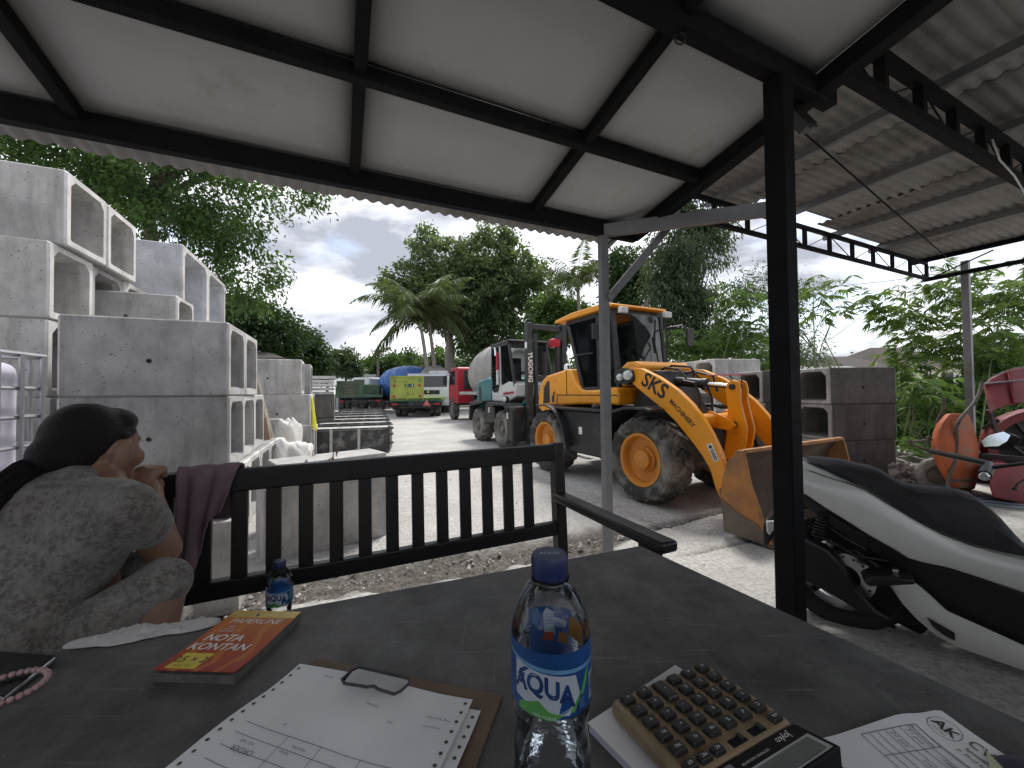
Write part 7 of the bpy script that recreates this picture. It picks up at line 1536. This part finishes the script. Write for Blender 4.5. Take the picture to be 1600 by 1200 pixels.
def clumps(ells, n_cl, rng, shell=.55):
    """cluster centres through a set of ellipsoids [(centre, radii)], crowded towards the outside"""
    vol = np.array([r[0] * r[1] * r[2] for _, r in ells]) ** .8; k = rng.choice(len(ells), n_cl, p=vol / vol.sum())
    d = unit(rng.normal(size=(n_cl, 3))); q = (shell + (1 - shell) * rng.random((n_cl, 1))) ** 1.0
    C_ = np.array([list(c) for c, _ in ells])[k]; R_ = np.array([list(r) for _, r in ells])[k]
    return C_ + d * q * R_, d
def crown(name, ells, n_cl, per, cl_r, leaf, m, parent, rng, org, aspect=.5, droop=.35, shell=.5, tone0=(.15, .85)):
    C_, d = clumps(ells, n_cl, rng, shell); ct = rng.uniform(*tone0, size=n_cl)
    P = np.repeat(C_, per, 0) + np.clip(rng.normal(size=(n_cl * per, 3)), -1.3, 1.3) * (cl_r * np.array([1, 1, .7])) * rng.random((n_cl * per, 1)) ** .4
    D = np.repeat(d, per, 0) * .6 + rng.normal(size=P.shape) * .7 + np.array([0, 0, -droop])
    tone = np.repeat(ct, per) + rng.normal(size=len(P)) * .16
    L_ = leaf * rng.uniform(.65, 1.25, len(P)); P = P - np.array(org)
    return link(name, leaf_mesh(name, P, D, L_, L_ * aspect, tone, m, rng), parent), C_
def limbs(parent, org, start, C_, rng, n=14, r=.06, m='bark'):
    b_ = MB(); s = Vector(start) - Vector(org)
    for k in rng.choice(len(C_), min(n, len(C_)), replace=False):
        e = Vector(C_[k]) - Vector(org); mid = s.lerp(e, .5) + Vector(rng.normal(size=3)) * (e - s).length * .08 + Vector((0, 0, .1)) * (e - s).length; b_.tube([s, s.lerp(mid, .5) + Vector(rng.normal(size=3)) * .05, mid, mid.lerp(e, .6), e], [r, r * .8, r * .55, r * .35, r * .12], 6)
    return b_.build('limbs', m, parent, 0, 60)
def tree(name, label, cat, base, top, ells, n_cl, per, cl_r, leaf, m, seed, tr=.18, group='trees around the yard', bark='bark', aspect=.5, droop=.35, shell=.5, lean=None, nl=14, tone0=(.15, .85)):
    rng = np.random.default_rng(seed); base = Vector(base); top = Vector(top); th = thing(name, label, cat, base, 0, group)
    cr, C_ = crown('crown', ells, n_cl, per, cl_r, leaf, m, th, rng, base, aspect, droop, shell, tone0)
    b_ = MB(); t_ = top - base; n = 6; b_.tube([t_ * (k / n) + Vector((rng.normal(), rng.normal(), 0)) * tr * .25 * (k > 0) + Vector((0, 0, -.1 if k == 0 else 0)) for k in range(n + 1)], [tr * (1.25 if k == 0 else 1) * (1 - .45 * k / n) for k in range(n + 1)], 10); b_.build('trunk', bark, th, 0, 60)
    limbs(th, base, top, C_, rng, nl, tr * .45, bark); return th
def E(px_, py_, d, rx, rz, ry=None): p = at(px_, py_, d); return ((p.x, p.y, p.z), (rx * d / 600., (ry if ry else rx * d / 600.), rz * d / 600.))   # radii in photo pixels at that distance
def gnd(px_, d): p = at(px_, 612, d); return Vector((p.x, p.y, YARD))
# big tree behind the stacks at the left
d = 9.0
tree('shade_tree', 'large leafy tree overhanging the culvert stacks at the left', 'tree', gnd(230, 10.2), at(235, 330, 9.8),
    [E(40, 280, d, 150, 90), E(180, 250, d, 130, 85), E(280, 300, d, 110, 85), E(360, 330, d, 70, 85), E(385, 420, d + .4, 52, 75), E(440, 285, d - .4, 75, 38), E(500, 292, d - .4, 48, 20), E(260, 130, d + .5, 200, 100), E(-60, 180, d + .5, 120, 120), E(320, 395, d, 50, 60)], 900, 62, .30, .13, 'leaf_tree', 11, .24, nl=26, aspect=.42)
# darker trees beyond
d = 16
tree('dark_tree', 'dark rounded tree behind the mid-distance culverts', 'tree', gnd(415, 16.5), at(415, 520, 16.5), [E(395, 510, d, 42, 42), E(430, 525, d, 42, 40), E(372, 490, d, 40, 35)], 260, 40, .34, .19, 'leaf_dark', 12, .16)
tree('dark_tree', 'bushy dark tree right of the brown hut', 'tree', gnd(480, 19), at(480, 560, 19), [E(470, 545, 19, 32, 32), E(490, 560, 19, 22, 30)], 150, 36, .36, .2, 'leaf_dark', 13, .12)
tree('round_tree', 'small round grey-green tree by the far sheds', 'tree', gnd(540, 30), at(540, 580, 30), [E(536, 568, 30, 18, 22), E(550, 575, 30, 12, 14)], 90, 34, .42, .3, 'leaf_grey', 14, .12)
# central giant
d = 29
tree('banyan_tree', 'huge vine-covered tree rising behind the mixer trucks', 'tree', gnd(702, 29), at(706, 520, 29), [E(640, 455, d, 40, 45), E(690, 412, d, 48, 40), E(755, 405, d, 56, 36), E(810, 425, d, 44, 38), E(835, 455, d, 42, 40), E(745, 460, d, 70, 60), E(775, 520, d, 50, 50), E(690, 470, d, 60, 50), E(618, 455, d, 22, 22), E(740, 535, d, 32, 35), E(660, 375, d, 22, 20), E(775, 372, d, 34, 18)], 1500, 36, .42, .30, 'leaf_giant', 15, .55, bark='bark_pale', tone0=(.02, .75), nl=20)
tree('green_tree', 'lower green tree between the giant tree and the right palm', 'tree', gnd(865, 26), at(865, 540, 26), [E(865, 500, 26, 40, 40), E(840, 540, 26, 30, 30), E(900, 500, 26, 26, 34)], 320, 38, .5, .3, 'leaf_bright', 16, .18)
for k, (px_, dd, rx, rz, py_, lab, mm) in enumerate(((600, 38, 34, 22, 572, 'far bush left of the palm trunks', 'leaf_tree'), (640, 40, 30, 24, 570, 'far bush behind the blue drum', 'leaf_tree'), (690, 36, 34, 28, 570, 'far bush right of the palm trunks', 'leaf_bright'), (745, 34, 36, 26, 572, 'dark bush behind the red cab', 'leaf_dark'), (560, 44, 22, 16, 588, 'low bush behind the far shed', 'leaf_grey'), (800, 32, 40, 30, 565, 'dark bush behind the forklift', 'leaf_dark'), (960, 24, 40, 40, 540, 'bush behind the loader cab', 'leaf_tree'))):
    tree('bush', lab, 'bush', gnd(px_, dd), at(px_, py_ + 10, dd), [E(px_, py_, dd, rx, rz), E(px_ - rx * .5, py_ + rz * .5, dd, rx * .6, rz * .7), E(px_ + rx * .5, py_ + rz * .5, dd, rx * .6, rz * .7)], 150, 34, .5, .34, mm, 30 + k, .12, group='bushes far behind the trucks', shell=.3)
# coconut palms
def palm(label, base, top, nf, fl, seed, lean_first=None):
    rng = np.random.default_rng(seed); base = Vector(base); th = thing('coconut_palm', label, 'palm', base, 0, 'coconut palms'); t_ = Vector(top) - base
    b_ = MB(); n = 10; b_.tube([t_ * (k / n) + Vector((math.sin(k / n * 3) * .12, 0, -.1 if k == 0 else 0)) for k in range(n + 1)], [.16 * (1 - .4 * k / n) + (.06 if k == 0 else 0) for k in range(n + 1)], 9); b_.build('trunk', 'bark_pale', th, 0, 60)
    for f in range(nf):
        az = 2 * PI * f / nf + rng.normal() * .15; up = rng.uniform(-.2, 1.5) if f % 4 else 1.9; L2 = fl * rng.uniform(.8, 1.1); pts = []; p = t_.copy(); dirn = Vector((math.cos(az), math.sin(az), up)).normalized()
        for q in range(15): pts.append(p.copy()); p = p + dirn * (L2 / 14); dirn = (dirn + Vector((0, 0, -.085 - .01 * q * (1.2 - up * .3)))).normalized()
        b_ = MB(); b_.tube(pts, [.028 * (1 - .8 * q / 14) for q in range(15)], 5); fr_ = b_.build('frond', 'stem_green', th, 0, 60)
        P, D, Ls = [], [], []
        for q in range(1, 56):
            s = q / 56 * 14; i = int(s); a = pts[i].lerp(pts[min(14, i + 1)], s - i); tg = (pts[min(14, i + 1)] - pts[i]).normalized(); sd = tg.cross(Vector((0, 0, 1))); sd = sd.normalized() if sd.length > .05 else Vector((1, 0, 0))
            for s2 in (-1, 1): P.append(list(a)); D.append(list(sd * s2 * .75 + tg * .55 + Vector((0, 0, -.35 - .5 * rng.random())))); Ls.append(L2 * .26 * math.sin(PI * min(.97, .12 + q / 60)) + .06)
        link('leaflets', leaf_mesh('leaflets', np.array(P), np.array(D), np.array(Ls), .05 * L2 / 2.5 + .0, rng.uniform(.2, .9, len(P)), 'leaf_palm', rng, .1), fr_)
    b_ = MB()
    for k in range(5): a = k * 1.3; b_.lathe([(.001, -.13), (.09, -.07), (.11, 0), (.07, .09), (.001, .12)], 9, Matrix.Translation(t_ + Vector((math.cos(a) * .2, math.sin(a) * .2, -.22))))
    b_.build('coconuts', 'stem_green', th, 0, 60)
palm('left coconut palm with drooping fronds in front of the giant tree', gnd(672, 24), at(655, 498, 24), 18, 4.6, 41); palm('second coconut palm trunk just right of the drooping one', gnd(682, 25), at(668, 492, 25), 14, 3.9, 42); palm('coconut palm right of the giant tree with an upright spear', gnd(905, 24), at(902, 440, 24), 16, 3.3, 43)
# vine-hung tree beside the grey post
d = 13.5
tree('vine_tree', 'tall slender tree hung with fine trailing foliage, right of the grey post', 'tree', gnd(1085, 14), at(1090, 400, 14), [E(1060, 400, d, 55, 65), E(1100, 350, d, 40, 45), E(1075, 470, d, 50, 60), E(1040, 450, d, 35, 50), E(1105, 530, d, 45, 45), E(1125, 380, d, 18, 45), E(1060, 310, d, 60, 50), E(1030, 520, d, 35, 40)], 520, 52, .30, .17, 'leaf_grey', 17, .14, aspect=.3, droop=1.3, shell=.2, tone0=(.05, .8))
tree('dark_tree', 'dark tree seen between the grey post and its brace', 'tree', gnd(985, 20), at(985, 470, 20), [E(978, 420, 20, 34, 32), E(1000, 460, 20, 30, 40), E(970, 480, 20, 28, 40)], 240, 40, .36, .22, 'leaf_dark', 18, .16)
tree('thin_tree', 'thin airy tree with small leaves behind the black post', 'tree', gnd(1225, 12), at(1225, 500, 12), [E(1180, 450, 12, 45, 34), E(1240, 470, 12, 40, 50), E(1220, 540, 12, 50, 40), E(1270, 560, 12, 30, 40)], 260, 26, .26, .11, 'leaf_grey', 19, .07, aspect=.3, shell=.2, nl=24)
# plants with hand-shaped sprays of long leaves
def spray_plant(name, label, cat, base, tips, spread, n_tip, leaf, m, seed, per=7, group='leafy plants along the right boundary', stems=9, aspect=.17, droop=.55):
    """tips: ellipsoids that hold the sprays; each spray is a fan of long drooping leaves on a thin stem"""
    rng = np.random.default_rng(seed); base = Vector(base); th = thing(name, label, cat, base, 0, group); C_, dd = clumps(tips, n_tip, rng, .15); P, D, T = [], [], []
    for c, o_ in zip(C_, dd):
        ax = unit(np.array([o_[0], o_[1], .1]) + rng.normal(size=3) * .35); s1 = unit(np.cross(ax, [0, 0, 1.])); s2 = np.cross(s1, ax); tn = rng.uniform(.1, .9)
        for k in range(per): a = (k / (per - 1) - .5) * 2.3; P.append(c); D.append(ax * math.cos(a) + s1 * math.sin(a) + s2 * rng.normal() * .18 + np.array([0, 0, -droop])); T.append(tn + rng.normal() * .12)
    P = np.array(P) - np.array(base); link('leaves', leaf_mesh('leaves', P, np.array(D), leaf * rng.uniform(.7, 1.2, len(P)), leaf * aspect, np.array(T), m, rng, .15), th)
    if stems:
        b_ = MB(); ks = rng.choice(len(C_), min(len(C_), stems), replace=False)
        for k in ks:
            e = Vector(C_[k]) - base; s = Vector((rng.normal() * spread, rng.normal() * spread, 0)); b_.tube([s, s.lerp(e, .35) + Vector((rng.normal() * .12, rng.normal() * .12, .16 * e.length)), s.lerp(e, .6) + Vector((rng.normal() * .1, 0, .17 * e.length)), s.lerp(e, .85) + Vector((0, 0, .10 * e.length)), e], [.015, .012, .009, .006, .003], 5)
        b_.build('stems', 'stem_green', th, 0, 60)
    return th
spray_plant('cassava_plant', 'bright leafy shrub behind the loader arms', 'shrub', gnd(1070, 10.5), [E(1050, 540, 10.5, 50, 30), E(1110, 545, 10.5, 50, 32), E(1160, 540, 10.5, 40, 30)], .6, 330, .26, 'leaf_bright', 51)
spray_plant('cassava_plant', 'tall shrub with fan-shaped leaf sprays left of the black post', 'shrub', gnd(1160, 9.5), [E(1150, 470, 9.5, 40, 35), E(1175, 520, 9.5, 40, 40), E(1135, 510, 9.5, 30, 35)], .4, 170, .25, 'leaf_bright', 52)
spray_plant('bamboo_sapling', 'loose bamboo sprays against the sky right of the black post', 'bamboo', gnd(1330, 8), [E(1270, 455, 8, 45, 28), E(1310, 440, 8, 45, 26), E(1350, 470, 8, 45, 34), E(1290, 490, 8, 40, 22), E(1390, 480, 8, 40, 35)], .9, 85, .24, 'leaf_bamboo', 53, stems=4)
spray_plant('bamboo_clump', 'dense bamboo clump behind the lean-to post', 'bamboo', gnd(1500, 8), [E(1420, 500, 8, 50, 60), E(1480, 460, 8, 60, 55), E(1560, 470, 8, 70, 65), E(1500, 540, 8, 80, 50), E(1590, 540, 8, 60, 50), E(1640, 450, 8, 60, 70), E(1420, 570, 8, 45, 40)], 1.0, 900, .23, 'leaf_bamboo', 54)
spray_plant('bamboo_sapling', 'leafy sapling with pale drooping leaves behind the wheelbarrow', 'shrub', gnd(1440, 6.6), [E(1440, 610, 6.6, 40, 40), E(1470, 640, 6.6, 40, 30)], .3, 110, .20, 'leaf_bright', 55)
for k, (px_, dd, rx, rz, py_, lab) in enumerate(((1420, 8.2, 50, 60, 640, 'hedge shrub just right of the dark culverts'), (1490, 7.8, 55, 55, 640, 'hedge shrub behind the wheelbarrow'), (1560, 7.6, 60, 55, 600, 'hedge shrub behind the red mixer hood'), (1630, 7.2, 60, 70, 620, 'hedge shrub at the right edge'))):
    tree('hedge_shrub', lab, 'shrub', gnd(px_, dd), at(px_, py_, dd), [E(px_, py_, dd, rx, rz), E(px_ - 20, py_ + 40, dd, rx, rz * .7), E(px_ + 20, py_ + 40, dd - .2, rx, rz * .7)], 260, 40, .16, .085, 'leaf_bright', 60 + k, .05, group='hedge along the right boundary', shell=.45)
spray_plant('weeds', 'low weeds at the foot of the dark culverts', 'weeds', gnd(1420, 6.0), [E(1420, 700, 6.0, 30, 14), E(1440, 690, 6.2, 30, 12)], .2, 60, .13, 'leaf_bright', 56, 6, stems=0)
spray_plant('roadside_shrub', 'shrub peeping between the culvert row and the dark stack', 'shrub', gnd(1190, 8.6), [E(1190, 560, 8.6, 22, 20), E(1205, 590, 8.6, 20, 30)], .2, 90, .18, 'leaf_bright', 57)
# far-off wood closing the horizon
rng = np.random.default_rng(77); ells = [E(px_, 588 - rng.uniform(0, 12), dd, rng.uniform(26, 46), rng.uniform(14, 26)) for px_, dd in zip(np.linspace(-200, 1900, 64), rng.uniform(62, 85, 64))]
cr, _ = crown('distant_wood', ells, 1500, 26, 1.5, .9, 'leaf_grey', None, rng, (0, 0, 0), .6, .2, .2); tag(cr, 'distant belt of trees closing the horizon', kind='stuff')

# ================================================================ far buildings, poles and wires
mat('roof_tile', (.055, .046, .04), .9, 0, .35, 6, .5, 14); mat('wall_cream', (.55, .52, .47), .85, 0, .1, 2); mat('roof_metal', (.30, .30, .30), .6, .2, .2, 1.5, .1, 6); mat('pole_wood', (.16, .14, .125), .85, 0, .2, 4); mat('galv', (.36, .37, .38), .5, .5, .1, 4)
def house(label, px_, d, w, dp, wall, roof, rz, hut=False):
    o_ = gnd(px_, d); th = thing('house' if not hut else 'wooden_hut', label, 'house' if not hut else 'hut', o_, rz)
    b_ = MB(); b_.box((0, 0, wall / 2), (w, dp, wall)); wl = b_.build('wall', 'wall_cream' if not hut else 'old_wood', th)
    b_ = MB(); e = .5; b_.add([(-w / 2 - e, -dp / 2 - e, wall), (w / 2 + e, -dp / 2 - e, wall), (w / 2 + e, dp / 2 + e, wall), (-w / 2 - e, dp / 2 + e, wall), (-w * .22, 0, wall + roof), (w * .22, 0, wall + roof)], [(0, 1, 5, 4), (1, 2, 5), (2, 3, 4, 5), (3, 0, 4), (0, 3, 2, 1)]); rf = b_.build('roof', 'roof_tile', th, 0, 0)
    for k in (-1, 1):
        b_ = MB(); b_.box((k * w * .28, -dp / 2 - .03, wall * .6), (w * .16, .05, wall * .4)); wn = b_.build('window', 'dark_glass', th); b_ = MB(); b_.box((k * w * .28, -dp / 2 - .06, wall * .6 - wall * .21), (w * .2, .1, .06)); b_.build('sill', 'wall_cream', wn)
    b_ = MB(); b_.box((0, -dp / 2 - .03, wall * .38), (w * .12, .06, wall * .74)); dr_ = b_.build('door', 'old_wood', th); b_ = MB(); b_.lathe([(.03, 0), (.03, .06)], 8, Matrix.Translation((w * .045, -dp / 2 - .05, wall * .37)) @ Matrix.Rotation(PI / 2, 4, 'X')); b_.build('handle', 'chrome', dr_); return th
house('grey-roofed house behind the dark culverts', 1312, 32, 5.0, 5, 2.6, 1.2, .2); house('larger hip-roofed house right of the smaller one', 1385, 34, 7.0, 6, 2.9, 1.8, .15); house('brown wooden hut showing above the culverts', 405, 15, 1.4, 1.8, 2.55, .35, .3, True)
b_ = MB(); o_ = gnd(1310, 24); lw_ = thing('low_shed', 'low pale roof behind the dark culverts', 'shed', o_, .1); b_.box((0, 0, 1.0), (4.5, 3, 2.0)); b_.build('wall', 'wall_cream', lw_); b_ = MB(); b_.bar((-2.6, -1.7, 2.0), (2.6, -1.7, 2.0), .06, .12); b_.add([(-2.6, -1.8, 2.05), (2.6, -1.8, 2.05), (2.6, 1.8, 2.6), (-2.6, 1.8, 2.6), (-2.6, -1.8, 2.1), (2.6, -1.8, 2.1), (2.6, 1.8, 2.65), (-2.6, 1.8, 2.65)], [(0, 1, 2, 3), (7, 6, 5, 4), (0, 4, 5, 1), (1, 5, 6, 2), (2, 6, 7, 3), (3, 7, 4, 0)]); b_.build('roof', 'roof_metal', lw_)
wr_ = thing('warehouse', 'low open warehouse with a grey metal roof beyond the tipper truck', 'warehouse', gnd(560, 33), rad(2))
b_ = MB(); b_.add([(-3.2, -3, 1.75), (4.2, -3, 1.75), (4.2, 3, 2.6), (-3.2, 3, 2.6), (-3.2, -3, 1.85), (4.2, -3, 1.85), (4.2, 3, 2.7), (-3.2, 3, 2.7)], [(0, 1, 2, 3), (7, 6, 5, 4), (0, 4, 5, 1), (1, 5, 6, 2), (2, 6, 7, 3), (3, 7, 4, 0)]); b_.build('roof', 'roof_metal', wr_)
for x in (-3, -.6, 1.8, 4): b_ = MB(); b_.bar((x, -2.8, 0), (x, -2.8, 1.8), .16, .16, Vector((1, 0, 0))); b_.build('post', 'galv', wr_)
b_ = MB(); b_.box((.5, 2.8, 1.2), (7.2, .12, 2.4)); b_.build('rear_wall', 'old_wood', wr_)
gn = thing('gantry_frame', 'grey steel gantry frame standing behind the far warehouse roof', 'gantry', gnd(572, 36))
b_ = MB(); b_.bar((-2.6, 0, 2.85), (1.0, 0, 2.85), .22, .26); b_.build('beam', 'galv', gn)
for x0, x1 in ((.1, .55), (1.0, .62), (-2.8, -2.4), (-2.0, -2.4)): b_ = MB(); b_.bar((x0, 0, 0), (x1, 0, 2.85), .16, .16); b_.build('leg', 'galv', gn)
def pole(label, px_, d, h, arm=1.2):
    o_ = gnd(px_, d); th = thing('utility_pole', label, 'pole', o_, 0, 'utility poles'); b_ = MB(); b_.tube([(0, 0, -.1), (0, 0, h)], [.13, .09], 9); b_.build('pole', 'pole_wood', th)
    b_ = MB(); b_.bar((-arm / 2, 0, h - .35), (arm / 2, 0, h - .35), .09, .09); ar = b_.build('cross_arm', 'pole_wood', th)
    for x in (-.5, 0, .5): b_ = MB(); b_.lathe([(.04, 0), (.05, .05), (.03, .12)], 8, Matrix.Translation((x * arm, 0, h - .3))); b_.build('insulator', 'cab_white', ar)
    return o_ + Vector((0, 0, h - .2))
t1 = pole('tall utility pole left of the palm trunks', 591, 34, 5.3); t2 = pole('thin distant utility pole beside the tall one', 584, 44, 4.4, .8); t3 = pole('pale pole rising behind the loader cab', 1012, 17, 5.2, .3)
def cable(label, a, c, sag, r=.012):
    b_ = MB(); b_.tube([Vector(a).lerp(Vector(c), k / 14) - Vector((0, 0, sag * 4 * (k / 14) * (1 - k / 14))) for k in range(15)], r, 4); tag(b_.build('overhead_wire', 'black_plastic'), label, 'wire', 'overhead wires')
cable('overhead wire running left from the tall pole', t1, at(380, 520, 30), .5, .018); cable('second overhead wire sloping to the lower left', t1 - Vector((0, 0, .3)), at(420, 575, 40), .4, .018); cable('wire from the tall pole into the trees', t1, at(760, 560, 36), .6, .018); cable('wire from the pale pole towards the upper right', t3, at(1300, 480, 12), .4, .010); cable('lower wire from the pale pole to the right', t3 - Vector((0, 0, .2)), at(1300, 505, 12), .5, .010); cable('wire crossing the sky between post and bamboo', at(1240, 452, 11), at(1560, 412, 11), .1, .008); cable('wire sloping down through the bamboo', at(1400, 445, 9), at(1240, 560, 12), .2, .008)
